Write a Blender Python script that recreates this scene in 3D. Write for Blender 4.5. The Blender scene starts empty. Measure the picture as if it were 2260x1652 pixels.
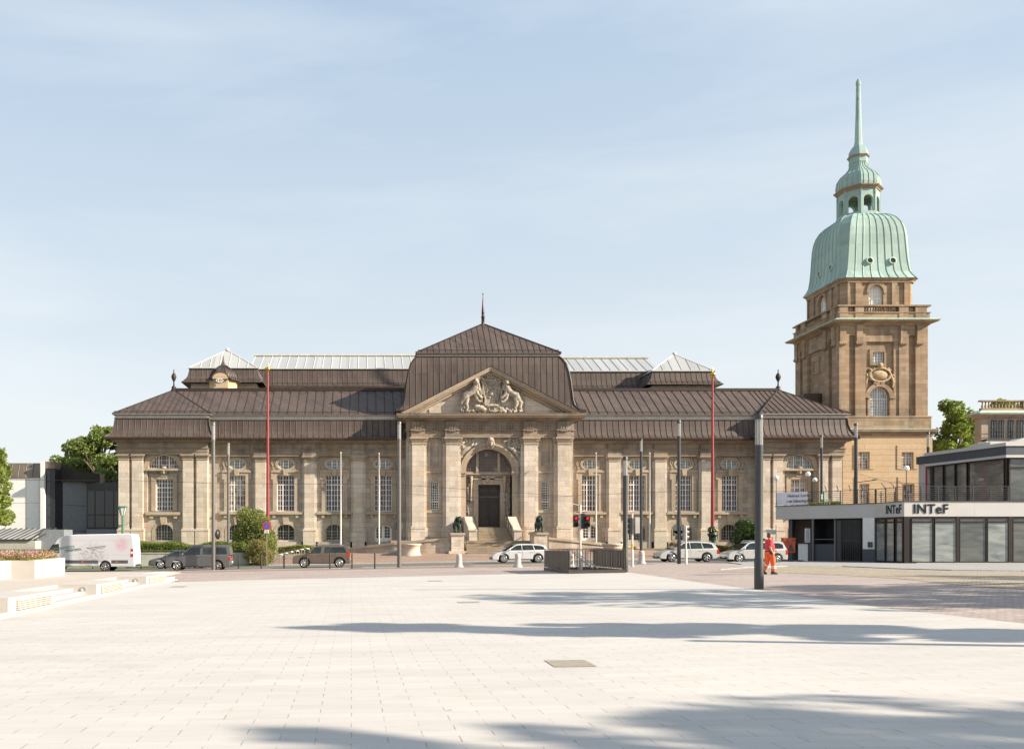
import bpy, bmesh, math, random
import numpy as np
from mathutils import Vector, Matrix, Quaternion
from mathutils.geometry import tessellate_polygon
R = math.radians
random.seed(7)
rng = np.random.default_rng(11)
SC = bpy.context.scene
COL = SC.collection

# ---------------------------------------------------------------- camera, sky, sun, exposure
FPX, VX, VY, WPX, HPX = 1930.0, 811.0, 1186.0, 2260.0, 1652.0   # focal length and vanishing point in photo units
CAMZ = 1.5
cam_d = bpy.data.cameras.new('camera'); cam = bpy.data.objects.new('camera', cam_d); COL.objects.link(cam)
cam.location = (0, 0, CAMZ); cam.rotation_euler = (R(90), 0, 0)
cam_d.sensor_width = 36; cam_d.lens = 36 * FPX / WPX
cam_d.shift_x = (WPX / 2 - VX) / WPX; cam_d.shift_y = (VY - HPX / 2) / WPX
cam_d.clip_start = .1; cam_d.clip_end = 6000
SC.camera = cam
SUN_EL, SUN_AZ = R(27), R(18)            # elevation; angle between the sun's bearing and the +X axis, towards the camera's back
wd = bpy.data.worlds.new('World'); SC.world = wd; wd.use_nodes = True
nt = wd.node_tree; nt.nodes.clear()
wo = nt.nodes.new('ShaderNodeOutputWorld'); bg = nt.nodes.new('ShaderNodeBackground')
sky = nt.nodes.new('ShaderNodeTexSky'); sky.sky_type = 'NISHITA'; sky.sun_disc = False
sky.sun_elevation = SUN_EL; sky.sun_rotation = R(90) + SUN_AZ
sky.air_density = 1.0; sky.dust_density = 2.2; sky.ozone_density = 1.2; sky.altitude = 150
SKYS = .088
# thin high cirrus over the blue: noise on the view direction, stretched along the sky
tcw = nt.nodes.new('ShaderNodeTexCoord'); mpw = nt.nodes.new('ShaderNodeMapping')
mpw.inputs['Rotation'].default_value = (R(8), R(-24), R(20)); mpw.inputs['Scale'].default_value = (1.5, 1.6, 7.5)
nzw = nt.nodes.new('ShaderNodeTexNoise'); nzw.inputs['Scale'].default_value = 1.15; nzw.inputs['Detail'].default_value = 7; nzw.inputs['Roughness'].default_value = .56
nzw.inputs['Distortion'].default_value = .35
crw = nt.nodes.new('ShaderNodeValToRGB'); crw.color_ramp.elements[0].position = .42; crw.color_ramp.elements[1].position = .80
crw.color_ramp.elements[0].color = (0, 0, 0, 1); crw.color_ramp.elements[1].color = (.55, .55, .55, 1)
mxw = nt.nodes.new('ShaderNodeMixRGB'); mxw.inputs[2].default_value = (5.0, 5.2, 5.3, 1)
# a pale veil everywhere, so the blue is milky
mxv = nt.nodes.new('ShaderNodeMixRGB'); mxv.inputs[0].default_value = .30; mxv.inputs[2].default_value = (4.35, 4.75, 5.0, 1)
L = nt.links
L.new(tcw.outputs['Generated'], mpw.inputs[0]); L.new(mpw.outputs[0], nzw.inputs['Vector']); L.new(nzw.outputs['Fac'], crw.inputs[0])
spw = nt.nodes.new('ShaderNodeSeparateXYZ'); L.new(tcw.outputs['Generated'], spw.inputs[0])
elr = nt.nodes.new('ShaderNodeValToRGB'); ee = elr.color_ramp.elements
for _ in range(2): ee.new(.5)
for _i, (_p, _c) in enumerate([(0., (.98, 1.0, .99)), (.14, (.91, .955, .97)), (.30, (.75, .855, .935)), (.60, (.50, .66, .865))]): ee[_i].position = _p; ee[_i].color = (*_c, 1)
L.new(spw.outputs[2], elr.inputs[0])
esc = nt.nodes.new('ShaderNodeVectorMath'); esc.operation = 'SCALE'; esc.inputs[3].default_value = 5.15
L.new(elr.outputs[0], esc.inputs[0]); L.new(esc.outputs[0], mxv.inputs[2]); mxv.inputs[0].default_value = .8
L.new(sky.outputs[0], mxv.inputs[1]); L.new(mxv.outputs[0], mxw.inputs[1]); L.new(crw.outputs[0], mxw.inputs[0])
L.new(mxw.outputs[0], bg.inputs[0]); bg.inputs[1].default_value = SKYS
L.new(bg.outputs[0], wo.inputs[0])
sd = bpy.data.lights.new('sun', 'SUN'); sun = bpy.data.objects.new('sun', sd); COL.objects.link(sun)
sd.energy = 5.0; sd.angle = R(.53); sd.color = (1, .89, .74)
sun.location = (60, -20, 60)
sun.rotation_euler = Vector((-math.cos(SUN_AZ) * math.cos(SUN_EL), math.sin(SUN_AZ) * math.cos(SUN_EL), -math.sin(SUN_EL))).to_track_quat('-Z', 'Y').to_euler()
SC.view_settings.view_transform = 'Standard'; SC.view_settings.look = 'None'
SC.view_settings.exposure = 1.1; SC.view_settings.gamma = 1

# ---------------------------------------------------------------- helpers
def X(px, Y): return (px - VX) * Y / FPX
def Z(py, Y): return CAMZ + (VY - py) * Y / FPX
def sx(x):
    if x < -60: return -1.08
    if x < 20: return .018 * x
    if x < 40: return .36 - .008 * (x - 20)
    return .2
def sy(y):
    if y < 76: return -.010 * y
    if y < 84: return -.76 + .095 * (y - 76)
    return 0.
def gz(x, y): return sx(x) + sy(y)
def G(px, py):
    """ground point seen at a pixel (near side of the forecourt)"""
    a, b = (px - VX) / FPX, (py - VY) / FPX
    lo, hi = 2., 76.
    for _ in range(50):
        m = (lo + hi) / 2
        if CAMZ - gz(a * m, m) - b * m > 0: lo = m
        else: hi = m
    return a * lo, lo

def tag(o, label=None, cat=None, group=None, kind=None):
    if label: o['label'] = label
    if cat: o['category'] = cat
    if group: o['group'] = group
    if kind: o['kind'] = kind
    return o
def empty(name, loc=(0, 0, 0), rz=0, parent=None):
    o = bpy.data.objects.new(name, None); COL.objects.link(o); o.location = loc; o.rotation_euler = (0, 0, rz)
    o.empty_display_size = .2
    if parent: o.parent = parent
    return o
def kids(o): return [c for c in COL.objects if c.parent == o]
def copy_tree(o, parent=None, loc=None, rz=None, label=None):
    c = o.copy(); COL.objects.link(c); c.parent = parent
    if loc is not None: c.location = loc
    if rz is not None: c.rotation_euler = (0, 0, rz)
    if label: c['label'] = label
    for k in list(o.children): copy_tree(k, c)
    return c

class MB:
    def __init__(s): s.v = []; s.f = []; s.m = []; s.s = []; s.M = None
    def add(s, vs, fs, m=0, sm=False):
        b = len(s.v)
        if s.M is not None: vs = [tuple(s.M @ Vector(p)) for p in vs]
        s.v.extend(vs); s.f.extend([[i + b for i in f] for f in fs]); s.m.extend([m] * len(fs)); s.s.extend([sm] * len(fs))
        return s
    def box(s, x0, x1, y0, y1, z0, z1, m=0):
        return s.add([(x0, y0, z0), (x1, y0, z0), (x1, y1, z0), (x0, y1, z0), (x0, y0, z1), (x1, y0, z1), (x1, y1, z1), (x0, y1, z1)],
                     [(0, 3, 2, 1), (4, 5, 6, 7), (0, 1, 5, 4), (1, 2, 6, 5), (2, 3, 7, 6), (3, 0, 4, 7)], m)
    def prism(s, poly, ax, c0, c1, m=0, sm=False, c1poly=None):
        n = len(poly); q = c1poly or poly
        f3 = {'y': lambda p, c: (p[0], c, p[1]), 'x': lambda p, c: (c, p[0], p[1]), 'z': lambda p, c: (p[0], p[1], c)}[ax]
        s.add([f3(p, c0) for p in poly] + [f3(p, c1) for p in q],
              [list(range(n)), list(range(2 * n - 1, n - 1, -1))] + [(i, i + n, (i + 1) % n + n, (i + 1) % n) for i in range(n)], m, sm)
        return s
    def panel(s, outer, holes, y, dep, m=0, mr=None):
        """wall face in the XZ plane at y with holes and their reveals"""
        loops = [outer] + holes
        tri = tessellate_polygon([[Vector((p[0], p[1], 0)) for p in l] for l in loops])
        vs = [(p[0], y, p[1]) for l in loops for p in l]
        s.add(vs, [tuple(t) for t in tri], m)
        for h in holes:
            n = len(h)
            s.add([(p[0], y, p[1]) for p in h] + [(p[0], y + dep, p[1]) for p in h], [(i, (i + 1) % n, (i + 1) % n + n, i + n) for i in range(n)], m if mr is None else mr)
        return s
    def band(s, a, b, y0, y1, m=0, closed=True):
        """solid ring between two outlines of equal length, from y0 (front) to y1"""
        n = len(a); vs = [(p[0], y0, p[1]) for p in a] + [(p[0], y0, p[1]) for p in b] + [(p[0], y1, p[1]) for p in a] + [(p[0], y1, p[1]) for p in b]
        fs = []
        for i in range(n if closed else n - 1):
            j = (i + 1) % n
            fs += [(i, j, j + n, i + n), (i, i + 2 * n, j + 2 * n, j), (i + n, j + n, j + 3 * n, i + 3 * n)]
        if not closed: fs += [(0, n, 3 * n, 2 * n), (n - 1, 3 * n - 1, 4 * n - 1, 2 * n - 1)]
        s.add(vs, fs, m); return s
    def tube(s, pts, r, n=8, m=0, caps=True, sm=True):
        pts = [Vector(p) for p in pts]; k = len(pts)
        rr = r if isinstance(r, (list, tuple)) else [r] * k
        vs = []; up = None
        for i, p in enumerate(pts):
            d = (pts[min(i + 1, k - 1)] - pts[max(i - 1, 0)])
            d = d.normalized() if d.length > 1e-9 else Vector((0, 0, 1))
            if up is None:
                up = Vector((0, 0, 1)) if abs(d.z) < .9 else Vector((1, 0, 0))
            u = (up - d * up.dot(d));
            if u.length < 1e-6: u = d.orthogonal()
            u.normalize(); w = d.cross(u); up = u
            for j in range(n):
                a = 2 * math.pi * j / n
                vs.append(tuple(p + (u * math.cos(a) + w * math.sin(a)) * rr[i]))
        fs = [(i * n + j, i * n + (j + 1) % n, (i + 1) * n + (j + 1) % n, (i + 1) * n + j) for i in range(k - 1) for j in range(n)]
        s.add(vs, fs, m, sm)
        if caps: s.add(vs[:n] + vs[-n:] if s.M is None else [], [list(range(n))[::-1], list(range(n, 2 * n))], m) if s.M is None else s._caps(vs, n, m)
        return s
    def _caps(s, vs, n, m): s.add(vs[:n] + vs[-n:], [list(range(n))[::-1], list(range(n, 2 * n))], m)
    def lathe(s, prof, c, n=16, m=0, sm=True, a0=0., sqx=1., sqy=1., caps=True):
        vs = []
        for r, z in prof:
            for j in range(n):
                a = a0 + 2 * math.pi * j / n
                vs.append((c[0] + r * math.cos(a) * sqx, c[1] + r * math.sin(a) * sqy, c[2] + z))
        k = len(prof)
        fs = [(i * n + j, i * n + (j + 1) % n, (i + 1) * n + (j + 1) % n, (i + 1) * n + j) for i in range(k - 1) for j in range(n)]
        s.add(vs, fs, m, sm)
        if caps: s.add(vs[:n] + vs[-n:], [list(range(n))[::-1], list(range(n, 2 * n))], m)
        return s
    def loft(s, loops, m=0, caps=(False, False), sm=False):
        n = len(loops[0]); vs = [p for l in loops for p in l]
        fs = [(i * n + j, i * n + (j + 1) % n, (i + 1) * n + (j + 1) % n, (i + 1) * n + j) for i in range(len(loops) - 1) for j in range(n)]
        if caps[0]: fs.append(list(range(n))[::-1])
        if caps[1]: fs.append(list(range((len(loops) - 1) * n, len(loops) * n)))
        s.add(vs, fs, m, sm); return s
    def ring(s, x0, x1, y0, y1, prof, m=0):
        """mitred moulding or roof round a rectangle; prof = (outward offset, z)"""
        return s.loft([[(x0 - o, y0 - o, z), (x1 + o, y0 - o, z), (x1 + o, y1 + o, z), (x0 - o, y1 + o, z)] for o, z in prof], m)
    def ell(s, c, r, nu=10, nv=7, m=0, rot=None):
        vs = []; q = Matrix.Identity(3) if rot is None else rot
        for i in range(nv + 1):
            t = math.pi * i / nv
            for j in range(nu):
                a = 2 * math.pi * j / nu
                p = q @ Vector((r[0] * math.sin(t) * math.cos(a), r[1] * math.sin(t) * math.sin(a), r[2] * math.cos(t)))
                vs.append((c[0] + p.x, c[1] + p.y, c[2] + p.z))
        fs = [(i * nu + j, i * nu + (j + 1) % nu, (i + 1) * nu + (j + 1) % nu, (i + 1) * nu + j) for i in range(nv) for j in range(nu)]
        s.add(vs, fs, m, True); return s
    def build(s, name, mats, parent=None, fix=False):
        me = bpy.data.meshes.new(name); me.from_pydata(s.v, [], s.f)
        if not isinstance(mats, (list, tuple)): mats = [mats]
        for mt in mats: me.materials.append(mt)
        me.polygons.foreach_set('material_index', s.m); me.polygons.foreach_set('use_smooth', s.s)
        if fix:
            bm = bmesh.new(); bm.from_mesh(me); bmesh.ops.remove_doubles(bm, verts=bm.verts, dist=1e-5)
            bmesh.ops.recalc_face_normals(bm, faces=bm.faces); bm.to_mesh(me); bm.free()
        me.update()
        o = bpy.data.objects.new(name, me); COL.objects.link(o)
        if parent: o.parent = parent
        return o

def remesh(o, vox, smooth=2):
    md = o.modifiers.new('union', 'REMESH'); md.mode = 'VOXEL'; md.voxel_size = vox; md.use_smooth_shade = True
    if smooth:
        m2 = o.modifiers.new('soft', 'SMOOTH'); m2.factor = .5; m2.iterations = smooth
    return o

def arch(cx, z0, zs, hw, ah, n=20):
    return [(cx - hw, z0)] + [(cx - hw * math.cos(math.pi * i / n), zs + ah * math.sin(math.pi * i / n)) for i in range(n + 1)] + [(cx + hw, z0)]
def oval(cx, cz, rx, rz, n=28): return [(cx + rx * math.cos(2 * math.pi * i / n), cz + rz * math.sin(2 * math.pi * i / n)) for i in range(n)]
def rect(x0, x1, z0, z1): return [(x0, z0), (x0, z1), (x1, z1), (x1, z0)]

# ---------------------------------------------------------------- materials
def newmat(name):
    m = bpy.data.materials.new(name); m.use_nodes = True
    t = m.node_tree; return m, t, t.nodes['Principled BSDF']
def N(t, k, **kw):
    n = t.nodes.new(k)
    for a, b in kw.items():
        if a in n.inputs: n.inputs[a].default_value = b
        else: setattr(n, a, b)
    return n
def c4(c): return (c[0], c[1], c[2], 1)
def ramp(t, src, stops):
    r = t.nodes.new('ShaderNodeValToRGB'); e = r.color_ramp.elements
    while len(e) < len(stops): e.new(.5)
    for i, (p, c) in enumerate(stops): e[i].position = p; e[i].color = c4(c) if not isinstance(c, (int, float)) else (c, c, c, 1)
    t.links.new(src, r.inputs[0]); return r.outputs[0]
def mix(t, f, a, b, mode='MIX'):
    m = t.nodes.new('ShaderNodeMixRGB'); m.blend_type = mode
    for i, v in ((0, f), (1, a), (2, b)):
        if isinstance(v, (int, float)): m.inputs[i].default_value = v
        elif isinstance(v, tuple): m.inputs[i].default_value = c4(v)
        else: t.links.new(v, m.inputs[i])
    return m.outputs[0]
def wpos(t): return t.nodes.new('ShaderNodeNewGeometry').outputs['Position']
def opos(t): return t.nodes.new('ShaderNodeTexCoord').outputs['Object']
def mapped(t, src, sc=(1, 1, 1), rot=(0, 0, 0), loc=(0, 0, 0)):
    m = t.nodes.new('ShaderNodeMapping'); m.inputs['Scale'].default_value = sc; m.inputs['Rotation'].default_value = rot; m.inputs['Location'].default_value = loc
    t.links.new(src, m.inputs[0]); return m.outputs[0]
def noise(t, src, scale, det=4, rough=.55, dist=0):
    n = N(t, 'ShaderNodeTexNoise', Scale=scale, Detail=det, Roughness=rough, Distortion=dist); t.links.new(src, n.inputs['Vector']); return n.outputs['Fac']
def bump(t, b, h, strength=.3, dist=.02):
    n = N(t, 'ShaderNodeBump', Strength=strength, Distance=dist); t.links.new(h, n.inputs['Height']); t.links.new(n.outputs[0], b.inputs['Normal'])
def plain(name, col, rough=.6, metal=0, var=.12, scale=3., spec=.5):
    m, t, b = newmat(name)
    n = noise(t, wpos(t), scale, 5)
    t.links.new(ramp(t, n, [(.3, tuple(c * (1 - var) for c in col)), (.7, tuple(min(1, c * (1 + var)) for c in col))]), b.inputs['Base Color'])
    b.inputs['Roughness'].default_value = rough; b.inputs['Metallic'].default_value = metal; b.inputs['Specular IOR Level'].default_value = spec
    return m
def stone(name, c1, c2, stain, blocks=(1.25, .52), amt=.55, mort=.010, courses_only=False):
    m, t, b = newmat(name)
    p = wpos(t); sep = t.nodes.new('ShaderNodeSeparateXYZ'); t.links.new(p, sep.inputs[0])
    ad = N(t, 'ShaderNodeMath', operation='ADD'); t.links.new(sep.outputs[0], ad.inputs[0]); t.links.new(sep.outputs[1], ad.inputs[1])
    cb = t.nodes.new('ShaderNodeCombineXYZ'); t.links.new(ad.outputs[0], cb.inputs[0]); t.links.new(sep.outputs[2], cb.inputs[1])
    br = N(t, 'ShaderNodeTexBrick', Scale=1.0); br.inputs['Brick Width'].default_value = blocks[0] if not courses_only else 60.; br.inputs['Row Height'].default_value = blocks[1]
    br.inputs['Mortar Size'].default_value = mort; br.inputs['Mortar Smooth'].default_value = .3
    br.inputs['Color1'].default_value = c4(c1); br.inputs['Color2'].default_value = c4(c2)
    br.inputs['Mortar'].default_value = c4(tuple(c * .55 for c in c2))
    t.links.new(cb.outputs[0], br.inputs['Vector'])
    br.inputs['Bias'].default_value = -.1
    big = noise(t, mapped(t, p, (.22, .22, .3)), 1.0, 6, .62)
    strk = noise(t, mapped(t, p, (1.6, 1.6, .16)), 1.0, 5, .6)
    fine = noise(t, p, 9, 6, .7)
    mm = N(t, 'ShaderNodeMath', operation='MULTIPLY'); t.links.new(ramp(t, big, [(.38, 0.), (.66, 1.)]), mm.inputs[0]); t.links.new(ramp(t, strk, [(.36, .15), (.62, 1.)]), mm.inputs[1])
    ms = N(t, 'ShaderNodeMath', operation='MULTIPLY'); t.links.new(mm.outputs[0], ms.inputs[0]); ms.inputs[1].default_value = amt
    col = mix(t, ms.outputs[0], br.outputs['Color'], stain)
    col = mix(t, .5, col, ramp(t, fine, [(.3, .62), (.75, 1.32)]), 'MULTIPLY')
    warm = noise(t, mapped(t, p, (.55, .55, .4)), 1.0, 3)
    col = mix(t, ramp(t, warm, [(.48, 0.), (.74, .42)]), col, tuple(a * k for a, k in zip(c1, (.90, .74, .56))))
    t.links.new(col, b.inputs['Base Color']); b.inputs['Roughness'].default_value = .88; b.inputs['Specular IOR Level'].default_value = .2
    hs = N(t, 'ShaderNodeMath', operation='ADD'); t.links.new(fine, hs.inputs[0]); 
    iv = N(t, 'ShaderNodeMath', operation='MULTIPLY'); t.links.new(br.outputs['Fac'], iv.inputs[0]); iv.inputs[1].default_value = -2.2; t.links.new(iv.outputs[0], hs.inputs[1])
    bump(t, b, hs.outputs[0], .45, .03)
    return m
def sheet_metal(name, col, pale, width=.55, rough=.5, metal=.35, patina=None):
    m, t, b = newmat(name); p = wpos(t)
    br = N(t, 'ShaderNodeTexBrick', Scale=1.0); br.inputs['Brick Width'].default_value = width; br.inputs['Row Height'].default_value = 3.1; br.inputs['Mortar Size'].default_value = .004
    br.inputs['Color1'].default_value = c4(tuple(c * .76 for c in col)); br.inputs['Color2'].default_value = c4(tuple(c * 1.22 for c in col)); br.inputs['Mortar'].default_value = c4(tuple(c * .5 for c in col))
    sep = t.nodes.new('ShaderNodeSeparateXYZ'); t.links.new(p, sep.inputs[0]); cb = t.nodes.new('ShaderNodeCombineXYZ')
    ad = N(t, 'ShaderNodeMath', operation='ADD'); t.links.new(sep.outputs[0], ad.inputs[0]); t.links.new(sep.outputs[1], ad.inputs[1])
    t.links.new(ad.outputs[0], cb.inputs[0]); t.links.new(sep.outputs[2], cb.inputs[1]); t.links.new(cb.outputs[0], br.inputs['Vector'])
    n1 = noise(t, mapped(t, p, (.35, .35, .35)), 1, 6, .6); n2 = noise(t, mapped(t, p, (2.5, 2.5, .3)), 1, 4)
    col_ = mix(t, ramp(t, n1, [(.42, 0.), (.7, .65)]), br.outputs['Color'], pale)
    if patina: col_ = mix(t, ramp(t, n2, [(.52, 0.), (.72, .6)]), col_, patina)
    col_ = mix(t, .35, col_, ramp(t, n2, [(.3, .72), (.7, 1.2)]), 'MULTIPLY')
    t.links.new(col_, b.inputs['Base Color']); b.inputs['Roughness'].default_value = rough; b.inputs['Metallic'].default_value = metal
    bump(t, b, n1, .12, .05)
    return m
def glassy(name, col, cell=(.3, .3), var=.5, rough=.06, spec=.6, alt=None, altp=.8):
    m, t, b = newmat(name); p = opos(t)
    vm = N(t, 'ShaderNodeVectorMath', operation='SNAP'); t.links.new(p, vm.inputs[0]); vm.inputs[1].default_value = (cell[0], 50, cell[1])
    wn = N(t, 'ShaderNodeTexWhiteNoise'); t.links.new(vm.outputs[0], wn.inputs['Vector'])
    col_ = ramp(t, wn.outputs['Value'], [(0, tuple(c * (1 - var) for c in col)), (1, tuple(c * (1 + var) for c in col))])
    if alt:
        col_ = mix(t, ramp(t, wn.outputs['Value'], [(altp, 0.), (altp + .01, 1.)]), col_, alt)
    t.links.new(col_, b.inputs['Base Color']); b.inputs['Roughness'].default_value = rough; b.inputs['Specular IOR Level'].default_value = spec
    bump(t, b, noise(t, p, 1.4, 2), .04, .05)
    return m
def leafy(name, c1, c2, trans=.35):
    m, t, b = newmat(name); out = t.nodes['Material Output']
    p = wpos(t); wn = noise(t, p, 7., 3); bigc = noise(t, p, 1.1, 3)
    col = ramp(t, wn, [(.3, c1), (.72, c2)])
    col = mix(t, .5, col, ramp(t, bigc, [(.3, .65), (.7, 1.35)]), 'MULTIPLY')
    t.links.new(col, b.inputs['Base Color']); b.inputs['Roughness'].default_value = .55; b.inputs['Specular IOR Level'].default_value = .3
    tr = t.nodes.new('ShaderNodeBsdfTranslucent'); t.links.new(mix(t, 1., col, (1.5, 1.7, .7), 'MULTIPLY'), tr.inputs[0])
    ms = t.nodes.new('ShaderNodeMixShader'); ms.inputs[0].default_value = trans
    t.links.new(b.outputs[0], ms.inputs[1]); t.links.new(tr.outputs[0], ms.inputs[2]); t.links.new(ms.outputs[0], out.inputs[0])
    return m

M = {}
M['stone'] = stone('pale_sandstone', (.55, .475, .395), (.39, .33, .268), (.15, .122, .095), amt=.72)
M['stone_clean'] = stone('cleaned_sandstone', (.63, .55, .46), (.49, .42, .345), (.26, .21, .165), amt=.42)
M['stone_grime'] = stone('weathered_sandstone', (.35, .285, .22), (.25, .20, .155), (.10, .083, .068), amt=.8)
M['stone_trim'] = stone('moulded_sandstone', (.46, .375, .285), (.40, .325, .245), (.19, .15, .115), blocks=(1.6, .8), amt=.6, mort=.006)
M['stone_red'] = stone('tower_sandstone', (.42, .31, .205), (.27, .19, .125), (.12, .095, .075), blocks=(1.1, .46), amt=.65)
M['stone_ochre'] = stone('ochre_sandstone', (.57, .425, .275), (.53, .39, .25), (.36, .27, .18), blocks=(8, .62), amt=.35, mort=.022, courses_only=True)
M['stone_carved'] = plain('carved_stone', (.35, .30, .24), .85, var=.45, scale=5, spec=.2)
M['brown_roof'] = sheet_metal('brown_copper_sheet', (.078, .052, .041), (.105, .078, .062), rough=.6, metal=.05, patina=(.10, .082, .060))
M['brown_seam'] = plain('brown_copper_seam', (.03, .021, .017), .6, .1)
M['gutter'] = plain('brown_gutter', (.06, .035, .028), .45, .4)
M['zinc'] = plain('pale_zinc_strip', (.36, .335, .30), .4, .5, var=.15)
M['green'] = sheet_metal('green_copper_sheet', (.265, .37, .325), (.34, .45, .40), width=.8, rough=.6, metal=.05, patina=(.17, .27, .235))
M['green_seam'] = plain('green_copper_seam', (.22, .34, .28), .6)
M['green_edge'] = plain('green_copper_edge', (.38, .50, .40), .6, var=.25)
M['skyglass'] = glassy('skylight_glass', (.36, .36, .345), (1.0, 60), .12, .25, .6)
M['skywhite'] = plain('skylight_bar', (.52, .52, .50), .5)
M['frame'] = plain('white_window_frame', (.80, .76, .70), .55)
M['pane'] = glassy('dark_window_glass', (.075, .055, .075), (.31, .42), .45, .10, .5)
M['pane_lun'] = glassy('lunette_glass', (.10, .065, .05), (.34, .4), .3, .1, .5, alt=(.3, .25, .2), altp=.9)
M['pane_oval'] = glassy('oval_window_glass', (.17, .20, .19), (.3, .3), .3, .08, .6)
M['pane_check'] = glassy('part_blinded_glass', (.42, .37, .31), (.31, .42), .15, .2, .4, alt=(.16, .09, .06), altp=.68)
M['pane_black'] = glassy('barred_window_glass', (.035, .028, .022), (.2, .2), .5, .1, .5)
M['pane_sky'] = glassy('tower_window_glass', (.30, .34, .37), (.3, .4), .15, .06, .7)
M['iron'] = plain('dark_iron', (.035, .033, .03), .5, .4)
M['door'] = plain('dark_oak_door', (.040, .026, .018), .5, var=.3, scale=6)
M['bronze'] = plain('patinated_bronze', (.035, .055, .042), .45, .5, var=.5, scale=8)
M['post'] = plain('grey_post_paint', (.15, .138, .128), .42, .3, var=.06)
M['post_dark'] = plain('dark_post_paint', (.05, .052, .052), .42, .3, var=.06)
M['lampglass'] = plain('lamp_pane_glass', (.52, .50, .48), .12, 0, var=.1)
M['redpaint'] = plain('red_pole_paint', (.27, .035, .03), .45, var=.1)
M['gold'] = plain('gilding', (.55, .36, .10), .3, .8)
M['whitepaint'] = plain('white_pole_paint', (.62, .58, .53), .4, var=.08)
M['black'] = plain('black_plastic', (.018, .018, .018), .45)
M['plastic'] = plain('grey_plastic', (.42, .41, .38), .5)
M['chrome'] = plain('brushed_steel', (.45, .44, .42), .3, .8)
M['greenpaint'] = plain('green_lamp_paint', (.05, .17, .11), .4, var=.08)
M['white'] = plain('white_render', (.70, .68, .65), .7, var=.06)
M['white_con'] = plain('white_concrete', (.44, .405, .365), .75, var=.04, scale=1.5)
M['concrete'] = plain('grey_concrete', (.40, .375, .33), .8, var=.15, scale=1.3)
M['darkpanel'] = plain('dark_grey_panel', (.20, .215, .235), .5, var=.1)
M['blackpanel'] = plain('black_metal_panel', (.018, .019, .022), .35, var=.2)
M['wood'] = plain('pale_slat_wood', (.40, .355, .315), .7, var=.08)
M['woodgap'] = plain('slat_shadow_gap', (.035, .022, .015), .9)
M['trunk'] = plain('bark', (.10, .075, .055), .9, var=.35, scale=9)
M['leaf'] = leafy('linden_leaves', (.10, .14, .03), (.28, .31, .09))
M['leaf2'] = leafy('maple_leaves', (.08, .115, .03), (.23, .26, .085))
M['leafbush'] = leafy('bush_leaves', (.07, .105, .025), (.34, .33, .12))
M['leafdark'] = leafy('laurel_leaves', (.025, .055, .012), (.10, .14, .04), .2)
M['blade'] = leafy('grass_blades', (.06, .10, .018), (.20, .23, .06), .3)
M['dry'] = leafy('dry_shrub_leaves', (.12, .12, .035), (.30, .24, .10), .25)
M['flower_pink'] = plain('pink_petals', (.55, .26, .38), .7, var=.4, scale=20)
M['flower_orange'] = plain('orange_petals', (.62, .25, .12), .7, var=.4, scale=20)
M['gridframe'] = plain('leaded_bar', (.20, .15, .11), .6)
M['stone_red_carved'] = plain('carved_tower_stone', (.40, .285, .17), .85, var=.3, scale=5)
M['pane_white'] = glassy('blinded_tower_glass', (.62, .64, .64), (3, 3), .03, .2, .4)
M['stepstone'] = stone('worn_step_stone', (.42, .345, .255), (.37, .30, .22), (.19, .15, .11), blocks=(1.7, 5), amt=.6, mort=.008)
M['leadlight'] = M['pane_lun']
def emit(name, col, st):
    m, t, b = newmat(name); b.inputs['Base Color'].default_value = c4(col); b.inputs['Emission Color'].default_value = c4(col); b.inputs['Emission Strength'].default_value = st; return m
M['redlight'] = emit('lit_red_signal', (.80, .02, .02), .7)
M['lens'] = plain('dark_signal_lens', (.03, .035, .03), .25)
M['signred'] = plain('sign_red', (.55, .03, .03), .4, var=.05); M['signblue'] = plain('sign_blue', (.03, .09, .42), .4, var=.05); M['signwhite'] = plain('sign_white', (.72, .72, .70), .4, var=.04)
M['signback'] = plain('sign_back', (.12, .12, .12), .5)
M['orange'] = plain('orange_cabinet_paint', (.50, .085, .03), .5, var=.12)
M['darkframe'] = plain('dark_brown_frame', (.022, .014, .012), .4, .2)
M['greyband'] = plain('slate_grey_band', (.045, .055, .068), .5, var=.1)
M['offwhite'] = plain('offwhite_fascia', (.46, .44, .42), .6, var=.05, scale=.7)
M['brownpanel'] = plain('brown_board', (.10, .068, .05), .7, var=.2)
M['globe'] = plain('opal_globe', (.85, .82, .77), .25, var=.02)
M['text'] = plain('dark_lettering', (.02, .024, .032), .8, var=.05, spec=.1)
M['banner'] = plain('white_banner_cloth', (.72, .70, .76), .8, var=.05)
M['ribdark'] = plain('ribbed_dark_metal', (.05, .045, .04), .5, .3, var=.15)
M['parapet'] = sheet_metal('bronze_parapet_sheet', (.16, .125, .095), (.22, .18, .14), width=.9, rough=.5, metal=.3)
M['pallet'] = plain('grey_pallet_wood', (.16, .12, .09), .9, var=.3, scale=6)
def shopglass(nm='shop_window_glass', k=1.):
    m, t, b = newmat(nm); p = opos(t)
    w = noise(t, mapped(t, p, (.35, .35, 1.5)), 1., 3, .5, 1.2)
    t.links.new(ramp(t, w, [(.3, (.13 * k, .15 * k, .155 * k)), (.5, (.22 * k, .245 * k, .24 * k)), (.72, (.34 * k, .34 * k, .315 * k))]), b.inputs['Base Color'])  # pale swirls painted into the colour, standing for reflections and curtains
    b.inputs['Roughness'].default_value = .08; b.inputs['Specular IOR Level'].default_value = .8
    bump(t, b, noise(t, mapped(t, p, (.8, .8, 1.6)), 1, 2), .12, .1)
    return m
M['shopglass'] = shopglass(); M['shopglass_dark'] = shopglass('dark_shop_window_glass', .42)
M['blackglass'] = glassy('black_facade_glass', (.025, .03, .035), (1.5, 2), .2, .08, .6)
M['bollstripe'] = plain('faded_red_stripe', (.55, .35, .30), .8, var=.3, scale=12)
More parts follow.
